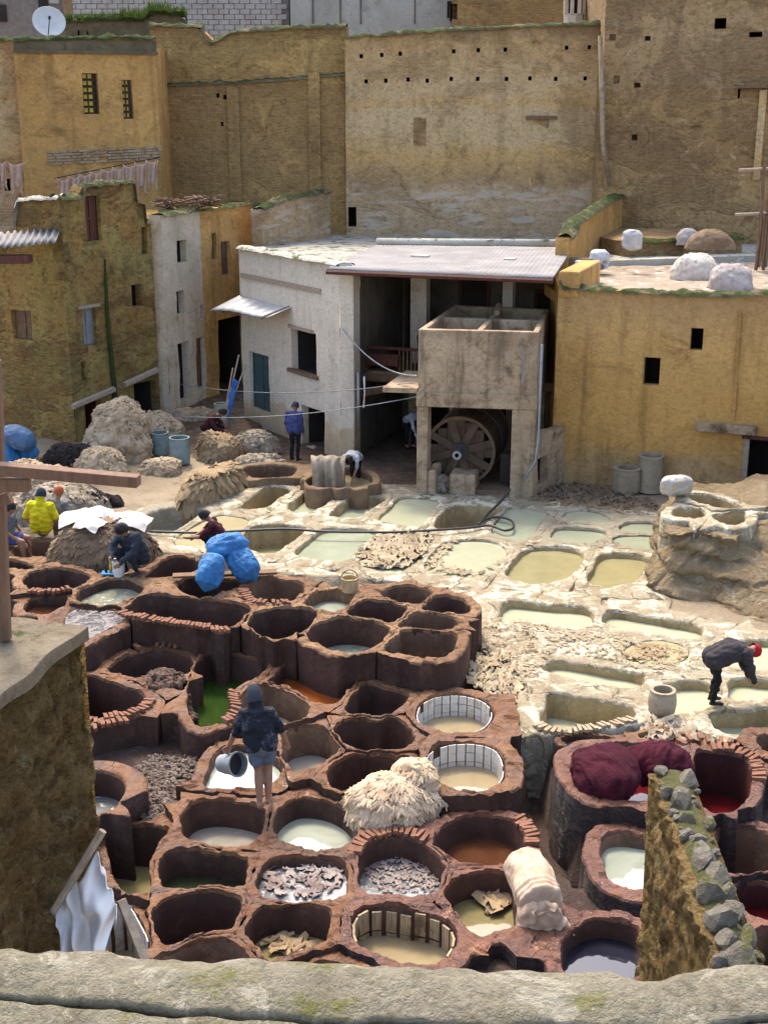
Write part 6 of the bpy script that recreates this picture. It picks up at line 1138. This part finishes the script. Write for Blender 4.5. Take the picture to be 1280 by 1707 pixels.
th = empty('bottle_tray', P(182, 955, ZA), 'blue tray with small dark and yellow bottles beside the white bucket', 'tray'); q = P(182, 955, ZA + .03); sub(MB().box((q.x, q.y, q.z), (.3, .22, .03)), 'tray', M['bluesack'], th, bevel=.01)
for dx, m_ in ((-.06, 'metal_dark'), (.03, 'yellow'), (.1, 'wood_red')): sub(MB().lathe([(.001, 0), (.03, 0), (.03, .13), (.012, .16), (.012, .2), (.001, .2)], 12, (q.x + dx, q.y + .03, q.z + .015)), 'bottle', M[m_], th, smooth=True)
hp = [P(x, y, .07) for x, y in ((250, 886), (330, 888), (420, 884), (480, 882), (540, 886), (600, 887), (660, 887), (720, 884), (780, 880), (815, 876), (840, 884), (855, 880), (852, 868), (832, 862), (808, 866), (798, 874))] + [P(815, 855, .1), P(835, 835, .2), P(850, 815, .45)]
M['hose'] = plain('black_hose', (.025, .027, .03), .5, .3, 6, .1, .5)
def spline(pts, n=8):
    out = []
    for i in range(len(pts) - 1):
        a, b, c, d = pts[max(0, i - 1)], pts[i], pts[i + 1], pts[min(len(pts) - 1, i + 2)]
        for t in np.linspace(0, 1, n, endpoint=False): out.append(.5 * ((2 * b) + (c - a) * t + (2 * a - 5 * b + 4 * c - d) * t * t + (3 * b - a - 3 * c + d) * t ** 3))
    return out + [pts[-1]]
tag(MB().tube(spline(hp), .032, 8).build('hose', M['hose'], smooth=True), 'black hose lying across the lime pits, looped at its end', 'hose')
def cable(a, b, sag, r, label, m='metal_grey'):
    pts = [a.lerp(b, t) - Vector((0, 0, sag * 4 * t * (1 - t))) for t in np.linspace(0, 1, 24)]; return tag(MB().tube(pts, r, 6).build('cable', M[m], smooth=True), label, 'cable', 'cables')
ga = K + n2 * .1; tk = f1 + Vector((-.02, -.05, 0))
cable(Vector((ga.x + .1, ga.y, zat(Lc, K, 560, 545))), Vector((tk.x, tk.y, 3.15)), .35, .02, 'pale sagging cable from the white house to the concrete tank'); cable(PY(300, 640, 41), Vector((tk.x, tk.y, 3.0)), .3, .012, 'upper thin wire stretched before the white house'); cable(PY(250, 690, 39.5), Vector((tk.x, tk.y, 2.6)), .3, .012, 'lower thin wire stretched before the white house')
tag(MB().tube([pw(.55, .0, 2.6), pw(.55, .0, .9)], .04, 8).build('downpipe', M['metal_grey'], smooth=True), 'grey downpipe on the corner of the white house', 'pipe'); o = tag(MB().tube([PY(607, 628, 34.6), PY(608, 655, 34.6), PY(606, 680, 34.6)], [.03, .02, .03], 6).build('hanging_rope', M['cloth_white'], smooth=True), 'short white rope hanging from the wire', 'rope')
tag(beam(P(330, 893, .0) + Vector((0, 0, .01)), P(356, 869, .0) + Vector((0, 0, .01)), .04, .03).build('floating_stick', M['wood_pale']), 'pale stick floating in the cream pit', 'stick')
# rack on the roof, firewood, roof weeds
th = empty('roof_rack', P(1265, 440, rz0), 'rough pole rack at the right edge of the roof', 'rack'); q = P(1266, 445, rz0)
for dx, dy in ((-.12, 0), (.12, .05), (.3, .7)): sub(MB().tube([q + Vector((dx, dy, -.1)), q + Vector((dx * .8, dy, 1.3)), q + Vector((dx * 1.1, dy, 3.0))], .055, 7), 'pole', M['wood'], th)
for z_ in (1.55, 2.85): sub(MB().tube([q + Vector((-.85, .1, z_)), q + Vector((.2, .05, z_ + .05)), q + Vector((1.0, .1, z_ + .15))], .05, 7), 'crossbar', M['wood_pale'], th)
for q_ in range(5): sub(MB().tube([q + Vector((-.15 + .1 * q_, -.08, 0)), q + Vector((-.1 + .08 * q_, -.08, 1.5))], .04, 6), 'stake', M['wood'], th)
for px0, px1, py, lb in ((262, 300, 346, 'left pile of brushwood on the flat roof'), (318, 362, 342, 'right pile of brushwood on the flat roof')):
    b_ = MB(); r_ = random.Random(px0)
    for q_ in range(70): p = PY(r_.uniform(px0, px1), py - r_.uniform(0, 12), 43.5 + r_.uniform(0, 1)); a_ = r_.uniform(0, 6.3); Ln = r_.uniform(.15, .4); b_.tube([p - Vector((math.cos(a_), math.sin(a_), r_.uniform(-.4, .4))) * Ln, p + Vector((math.cos(a_), math.sin(a_), r_.uniform(-.3, .3))) * Ln], r_.uniform(.012, .035), 5)
    tag(b_.build('brushwood', M['wood']), lb, 'brushwood', 'brushwood')
# ------------------------------------------------------------------ people
M['skin'] = plain('skin', (.3, .155, .095), .55, .15, 8, .05, .4); M['hair'] = plain('dark_hair', (.018, .014, .012), .8, .3, 20, .4); 
def fabric(n, c): M[n] = cloth(n, c, tuple(x * .7 for x in c), 22, .5)
for n, c in (('f_navy', (.035, .04, .055)), ('f_denim', (.13, .16, .21)), ('f_charcoal', (.055, .047, .05)), ('f_black', (.02, .02, .022)), ('f_blue', (.06, .075, .2)), ('f_yellow', (.72, .6, .02)), ('f_grey', (.17, .18, .19)), ('f_khaki', (.2, .16, .11)), ('f_white', (.5, .5, .52)), ('f_maroon', (.07, .02, .025)), ('f_red', (.42, .015, .025)), ('f_orange', (.36, .1, .045)), ('f_dark', (.04, .045, .06)), ('f_boot', (.05, .05, .05))): fabric(n, c)
M['f_mottle'] = plain('mottled_shirt', (.02, .022, .03), .9, .3, 9, .3, .2, dirt=(.1, .11, .14))
def capsule(p0, r0, p1, r1, n=12):
    p0, p1 = Vector(p0), Vector(p1); d = p1 - p0; L_ = d.length; d = d.normalized() if L_ > 1e-6 else Vector((0, 0, 1)); k = 4; pts = []; rr = []
    for i in range(k + 1): a = math.pi / 2 * (1 - i / k); pts.append(p0 - d * r0 * math.sin(a)); rr.append(max(1e-3, r0 * math.cos(a)))
    for i in range(k + 1): a = math.pi / 2 * i / k; pts.append(p1 + d * r1 * math.sin(a)); rr.append(max(1e-3, r1 * math.cos(a)))
    return MB().tube(pts, rr, n)
def person(label, loc, rz, J, mats, scale=1.0, hair='hair', cap=None, hood=False, vox=.0125, bulk=1.0, nape=-.06, wrap=False, shorts=False, sleeves='long', shoes=None, hands_grip=(0, 0)):
    """J: joints in local metres, the person facing +y, x to their right; mats: top, legs"""
    T = Matrix.Translation(loc) @ Matrix.Rotation(rz, 4, 'Z') @ Matrix.Scale(scale, 4); V3 = lambda q: Vector(q); c = []   # (p0,r0,p1,r1,tag)
    hip, chest, neck, head = V3(J['hip']), V3(J['chest']), V3(J['neck']), V3(J['head']); side = V3(J.get('side', (1, 0, 0))); up = (neck - hip).normalized(); fw = up.cross(side).normalized() * -1
    fw = side.cross(up).normalized() * -1
    for s in (-1, 1):
        c.append((hip + side * s * .085 - up * .05, .115, hip + side * s * .085, .11, 'legs')); c.append((hip + side * s * .085 + up * .0, .122, chest + side * s * .085, .125, 'top')); c.append((chest + side * s * .085, .125, neck - up * .1 + side * s * .1, .085, 'top'))
        sh = J['shr'] if s > 0 else J['shl']; el = J['elr'] if s > 0 else J['ell']; ha = J['har'] if s > 0 else J['hal']; kn = J['knr'] if s > 0 else J['knl']; an = J['anr'] if s > 0 else J['anl']; sh, el, ha, kn, an = map(V3, (sh, el, ha, kn, an))
        c.append((neck - up * .09 + side * s * .06, .075, sh, .07, 'top')); c.append((sh, .068, el, .05, 'top')); fo = 'top' if sleeves == 'long' else 'skin'; c.append((el, .048, ha, .034, fo))
        d = (ha - el).normalized(); b1 = d.cross(fw).normalized() if abs(d.dot(fw)) < .95 else d.cross(side).normalized(); b2 = d.cross(b1); pc = ha + d * .075
        c.append((ha + d * .01 - b1 * .018, .022, pc - b1 * .024, .02, 'skin')); c.append((ha + d * .01 + b1 * .018, .022, pc + b1 * .024, .02, 'skin')); gr = hands_grip[0 if s < 0 else 1]
        for q, ln_ in enumerate((.066, .076, .07, .055)):
            r0 = pc + b1 * (-.034 + .0225 * q) + d * .012; bend = .35 + .9 * gr; m1 = r0 + (d * math.cos(bend * .6) + b2 * math.sin(bend * .6)) * ln_ * .55; m2 = m1 + (d * math.cos(bend * 1.7) + b2 * math.sin(bend * 1.7)) * ln_ * .5; c.append((r0, .0115, m1, .0105, 'skin')); c.append((m1, .0105, m2, .009, 'skin'))
        t0 = ha + d * .03 - b1 * .035; t1 = t0 - b1 * .03 + d * .035 + b2 * .012; c.append((t0, .014, t1, .012, 'skin')); c.append((t1, .012, t1 + d * .03 + b2 * .012 * (1 + gr), .0105, 'skin'))
        c.append((hip + side * s * .09, .105, kn, .066 if not shorts else .07, 'legs'))
        if shorts: c[-1] = (hip + side * s * .09, .108, (hip + side * s * .09).lerp(kn, .6), .1, 'legs'); c.append(((hip + side * s * .09).lerp(kn, .5), .088, kn, .06, 'skin'))
        lt = 'skin' if shorts else 'legs'; mid = kn.lerp(an, .33); cb = -fw * .012; c.append((kn, .058, mid + cb, .063, lt)); c.append((mid + cb, .063, an, .04, lt))
        ft = V3(J.get('ftr' if s > 0 else 'ftl', an + Vector((0.02 * s, .17, -.05)))); c.append((an + Vector((0, -.03, -.03)), .038, ft, .032, 'shoe'))
    c.append((hip - up * .06, .125, hip - up * .02, .12, 'legs')); c.append((chest, .13, neck - up * .12, .1, 'top')); c.append((neck - up * .06, .056, neck + (head - neck) * .45, .05, 'skin'))
    hd = (head - neck).normalized(); hf = V3(J.get('look', fw)); hf = (hf - hd * hf.dot(hd)).normalized(); hs = hf.cross(hd).normalized()
    c += [(head + hd * .02 - hf * .012, .094, head + hd * .05 - hf * .01, .086, 'skin'), (head + hf * .03, .078, head - hd * .055 + hf * .045, .052, 'skin'), (head - hd * .075 + hf * .06, .03, head - hd * .08 + hf * .07, .026, 'skin'), (head + hf * .1 + hd * .015, .013, head + hf * .118 - hd * .018, .017, 'skin')]
    for s in (-1, 1): c.append((head + hs * s * .09 - hf * .005 + hd * .015, .02, head + hs * s * .09 - hf * .005 - hd * .02, .015, 'skin'))
    c = [(a_, r_ * (bulk if t_ == 'top' else 1), b_, q_ * (bulk if t_ == 'top' else 1), t_) for a_, r_, b_, q_, t_ in c]
    if wrap: c.append((neck - up * .1 - fw * .03, .1, neck + (head - neck) * .5 - hf * .03, .088, 'top'))
    b = MB(); segs = []
    for p0, r0, p1, r1, tg in c: q = capsule(p0, r0, p1, r1); b.add(q.v, q.f); segs.append((p0, p1, r0, r1, tg))
    me = bpy.data.meshes.new('tmp'); me.from_pydata(b.v, [], b.f); ob = bpy.data.objects.new('tmp', me); col.objects.link(ob); md = ob.modifiers.new('r', 'REMESH'); md.mode = 'VOXEL'; md.voxel_size = vox; md.adaptivity = 0; sm = ob.modifiers.new('s', 'SMOOTH'); sm.factor = .5; sm.iterations = 2
    dg = bpy.context.evaluated_depsgraph_get(); dg.update(); em = bpy.data.meshes.new_from_object(ob.evaluated_get(dg)); bpy.data.objects.remove(ob); em.name = 'body'
    n = len(em.vertices); co = np.empty(n * 3); em.vertices.foreach_get('co', co); co = co.reshape(-1, 3); best = np.full(n, 1e9); tagv = np.zeros(n, int); tags = ['skin', 'top', 'legs', 'shoe']
    for p0, p1, r0, r1, tg in segs:
        a = np.array(p0); d = np.array(p1) - a; t = np.clip(((co - a) @ d) / (d @ d + 1e-9), 0, 1); dist = np.linalg.norm(co - (a + t[:, None] * d), axis=1) - (r0 + (r1 - r0) * t); k = dist < best - .002; best[k] = dist[k]; tagv[k] = tags.index(tg)
    if sleeves == 'short' or shorts: pass
    dsp = np.array([(.016 * mn.noise(Vector(q) * 9) + .022 * mn.noise(Vector((q[0] * 6, q[1] * 6, q[2] * 15))) - .012 * abs(mn.noise(Vector((q[0] * 12, q[1] * 12, q[2] * 22))))) for q in co]); nn_ = np.empty(n * 3); em.vertices.foreach_get('normal', nn_); co2 = co + nn_.reshape(-1, 3) * (dsp * np.isin(tagv, (1, 2)) + np.where(np.isin(tagv, (1, 2)), .006, 0))[:, None]; em.vertices.foreach_set('co', co2.ravel())
    for t_ in (M['skin'], M[mats[0]], M[mats[1]], M[shoes] if shoes else M['skin']): em.materials.append(t_)
    mi = [int(np.bincount(tagv[list(p.vertices)], minlength=4).argmax()) for p in em.polygons]; em.polygons.foreach_set('material_index', mi); em.shade_smooth()
    th = empty('person', loc, label, 'person', 'people at work', rz); th.scale = (scale,) * 3; link('body', em, th)
    Mh = Matrix(((hs.x, hf.x, hd.x, head.x - hf.x * .012), (hs.y, hf.y, hd.y, head.y - hf.y * .012), (hs.z, hf.z, hd.z, head.z - hf.z * .012), (0, 0, 0, 1)))
    def hairf(u, v):
        a = 2 * math.pi * u; ph = v * math.pi / 2; fr = math.sin(a) > .25; lo = -.01 if fr else (nape if cap else -.075); x, y, z = math.cos(a) * math.cos(ph), math.sin(a) * math.cos(ph), math.sin(ph); cp = max(.001, math.cos(ph)) ** .65; x, y = math.cos(a) * cp, math.sin(a) * cp; k = 1.1 + (.02 if cap else .05 * nz((x * 3, y * 3, z * 3), 2))
        return Mh @ Vector((x * .1 * k, y * .112 * k, .03 + lo * (1 - v) + z * .115 * k))
    link('cap' if cap else ('hood' if hood else 'hair'), MB().grid(hairf, 26, 12, loop=True).build('h', M[cap or hair], smooth=True).data, th); bpy.data.objects.remove(bpy.data.objects['h'])
    if hood: 
        o = MB().grid(lambda u, v: Mh @ Vector((.125 * math.cos(2 * math.pi * u) * (1 - .5 * max(0, v - .5)), (.135 * math.sin(2 * math.pi * u) - .01) * (1 - .55 * max(0, v - .5)), -.16 + .3 * v)) if not (.08 < u < .42 and v < .75) else Mh @ Vector((.1 * math.cos(2 * math.pi * u), .06 * math.sin(2 * math.pi * u), -.16 + .3 * v)), 30, 14, loop=True).build('h', M[hair], smooth=True); link('hood_back', o.data, th); bpy.data.objects.remove(o)
    eyes = MB()
    for s in (-1, 1):
        q = capsule(head + hs * s * .034 + hf * .083 + hd * .022, .011, head + hs * s * .036 + hf * .083 + hd * .022, .011, 8); eyes.add(q.v, q.f)
    q = capsule(head + hf * .094 - hd * .045 - hs * .018, .007, head + hf * .094 - hd * .045 + hs * .018, .007, 6); eyes.add(q.v, q.f); eyes.build('face_features', M['hair'], th, smooth=True); return th, T
STAND = dict(hip=(0, 0, .93), chest=(0, .0, 1.22), neck=(0, .01, 1.46), head=(0, .05, 1.6), shr=(.19, 0, 1.4), shl=(-.19, 0, 1.4), elr=(.25, -.03, 1.12), ell=(-.25, -.03, 1.12), har=(.25, .06, .88), hal=(-.25, .06, .88), knr=(.1, .03, .5), knl=(-.1, .03, .5), anr=(.1, -.03, .08), anl=(-.1, -.03, .08))
BEND = dict(hip=(0, -.1, .88), chest=(0, .22, 1.02), neck=(0, .47, 1.03), head=(0, .62, .98), look=(0, .3, -1), shr=(.19, .4, 1.0), shl=(-.19, .4, 1.0), elr=(.2, .52, .72), ell=(-.2, .5, .72), har=(.14, .62, .45), hal=(-.12, .62, .45), knr=(.1, -.03, .48), knl=(-.1, .02, .48), anr=(.1, -.1, .08), anl=(-.1, -.05, .08))
CROUCH = dict(hip=(0, -.12, .3), chest=(0, .02, .58), neck=(0, .16, .8), head=(0, .27, .9), look=(0, .7, -.7), shr=(.19, .1, .74), shl=(-.19, .1, .74), elr=(.24, .3, .52), ell=(-.24, .28, .5), har=(.1, .5, .42), hal=(-.12, .48, .36), knr=(.15, .3, .48), knl=(-.15, .3, .46), anr=(.13, .08, .08), anl=(-.13, .08, .08))
SIT = dict(hip=(0, 0, .12), chest=(0, .03, .42), neck=(0, .08, .66), head=(0, .13, .8), shr=(.2, .05, .6), shl=(-.2, .05, .6), elr=(.27, .1, .34), ell=(-.27, .1, .34), har=(.18, .33, .22), hal=(-.18, .33, .22), knr=(.15, .42, .1), knl=(-.15, .42, .1), anr=(.15, .42, -.32), anl=(-.15, .42, -.32))
p = P(440, 1342, ZD + .02); W1J = dict(STAND, hip=(-.01, .02, .9), chest=(-.05, .07, 1.17), neck=(-.07, .13, 1.4), head=(-.09, .2, 1.53), shr=(.1, .1, 1.33), shl=(-.24, .1, 1.3), elr=(.26, .05, 1.1), har=(.31, .14, .88), ell=(-.36, .06, 1.06), hal=(-.44, .12, .84), knr=(.07, .1, .5), knl=(-.06, .06, .5), anr=(.06, .0, .1), anl=(-.05, -.08, .09))
person('barelegged man in dark mottled shirt and shorts carrying a black bucket along the rims', p, R(4), W1J, ('f_mottle', 'f_denim') if 'f_mottle' in M else ('f_navy', 'f_denim'), 1.08, nape=-.12, wrap=True, bulk=1.15, hair='f_dark', cap='f_dark', shorts=True, sleeves='short', hands_grip=(1, .2))
bk = p + Vector((-.62, .22, .56)); bucket(bk, .13, .175, .34, M['metal_grey'], 'bucket with black inside tilted in the hand of the walking man', Matrix.Rotation(R(25), 4, 'Z') @ Matrix.Rotation(R(72), 4, 'X') @ Matrix.Rotation(R(25), 4, 'Y'), inm=M['bucketblk'], fill_=.75, handle=False)
p = P(1192, 1172, .02); person('man in dark jacket and red cap bending over a pale pit', p, R(-82), BEND, ('f_charcoal', 'f_black'), .95, cap='f_red', shoes='f_boot', bulk=1.5)
p = P(492, 768, .05); person('man in blue jacket and cap standing before the white house', p, R(-25), dict(STAND, head=(0, .07, 1.58)), ('f_blue', 'f_black'), 1.0, cap='f_dark', shoes='f_boot', vox=.016, bulk=1.2)
p = P(70, 888, .62); person('seated man in bright yellow hooded shirt seen from behind', p, R(-8), dict(SIT, ell=(-.34, .02, .36), elr=(.34, .02, .36), hal=(-.3, .2, .12), har=(.3, .2, .12)), ('f_yellow', 'f_khaki'), 1.05, wrap=True, cap='f_dark', sleeves='short', vox=.016, bulk=1.3)
p = P(96, 880, .6); person('seated person in grey with orange cap right of the man in yellow', p, R(-30), SIT, ('f_grey', 'f_khaki'), 1.0, cap='f_orange', vox=.018); p = P(14, 905, .6); person('seated person in grey shirt with bare arms at the left edge', p, R(-100), dict(SIT, har=(.12, .4, .05), hal=(-.12, .42, .03)), ('f_grey', 'f_blue'), 1.0, sleeves='short', shorts=True, vox=.018)
p = P(225, 955, ZA); person('crouching man in dark jacket with bowed head beside the white bucket', p, R(150), CROUCH, ('f_dark', 'f_navy'), 1.12, shoes='f_boot', vox=.014, bulk=1.25)
p = P(592, 812, -.2); person('man in pale shirt leaning over the octagonal trough', p, R(165), BEND, ('f_white', 'f_black'), .95, vox=.018, sleeves='short'); p = P(352, 738, .05); person('crouching person in maroon behind the draped tan hides', p, R(-110), dict(CROUCH, hip=(0, -.12, .5), chest=(0, .1, .72), neck=(0, .28, .86), head=(0, .4, .94)), ('f_maroon', 'f_black'), 1.05, vox=.018)
p = P(684, 745, .05); person('person in pale shirt bending in the shade of the gallery', p, R(-150), BEND, ('f_white', 'f_black'), .95, vox=.018); p = P(366, 926, ZA - .1); person('person crouching behind the blue sacks reaching to the left', p, R(95), dict(CROUCH, hal=(-.1, .62, .45), ell=(-.22, .36, .5)), ('f_maroon', 'f_black'), 1.0, sleeves='short', vox=.016)
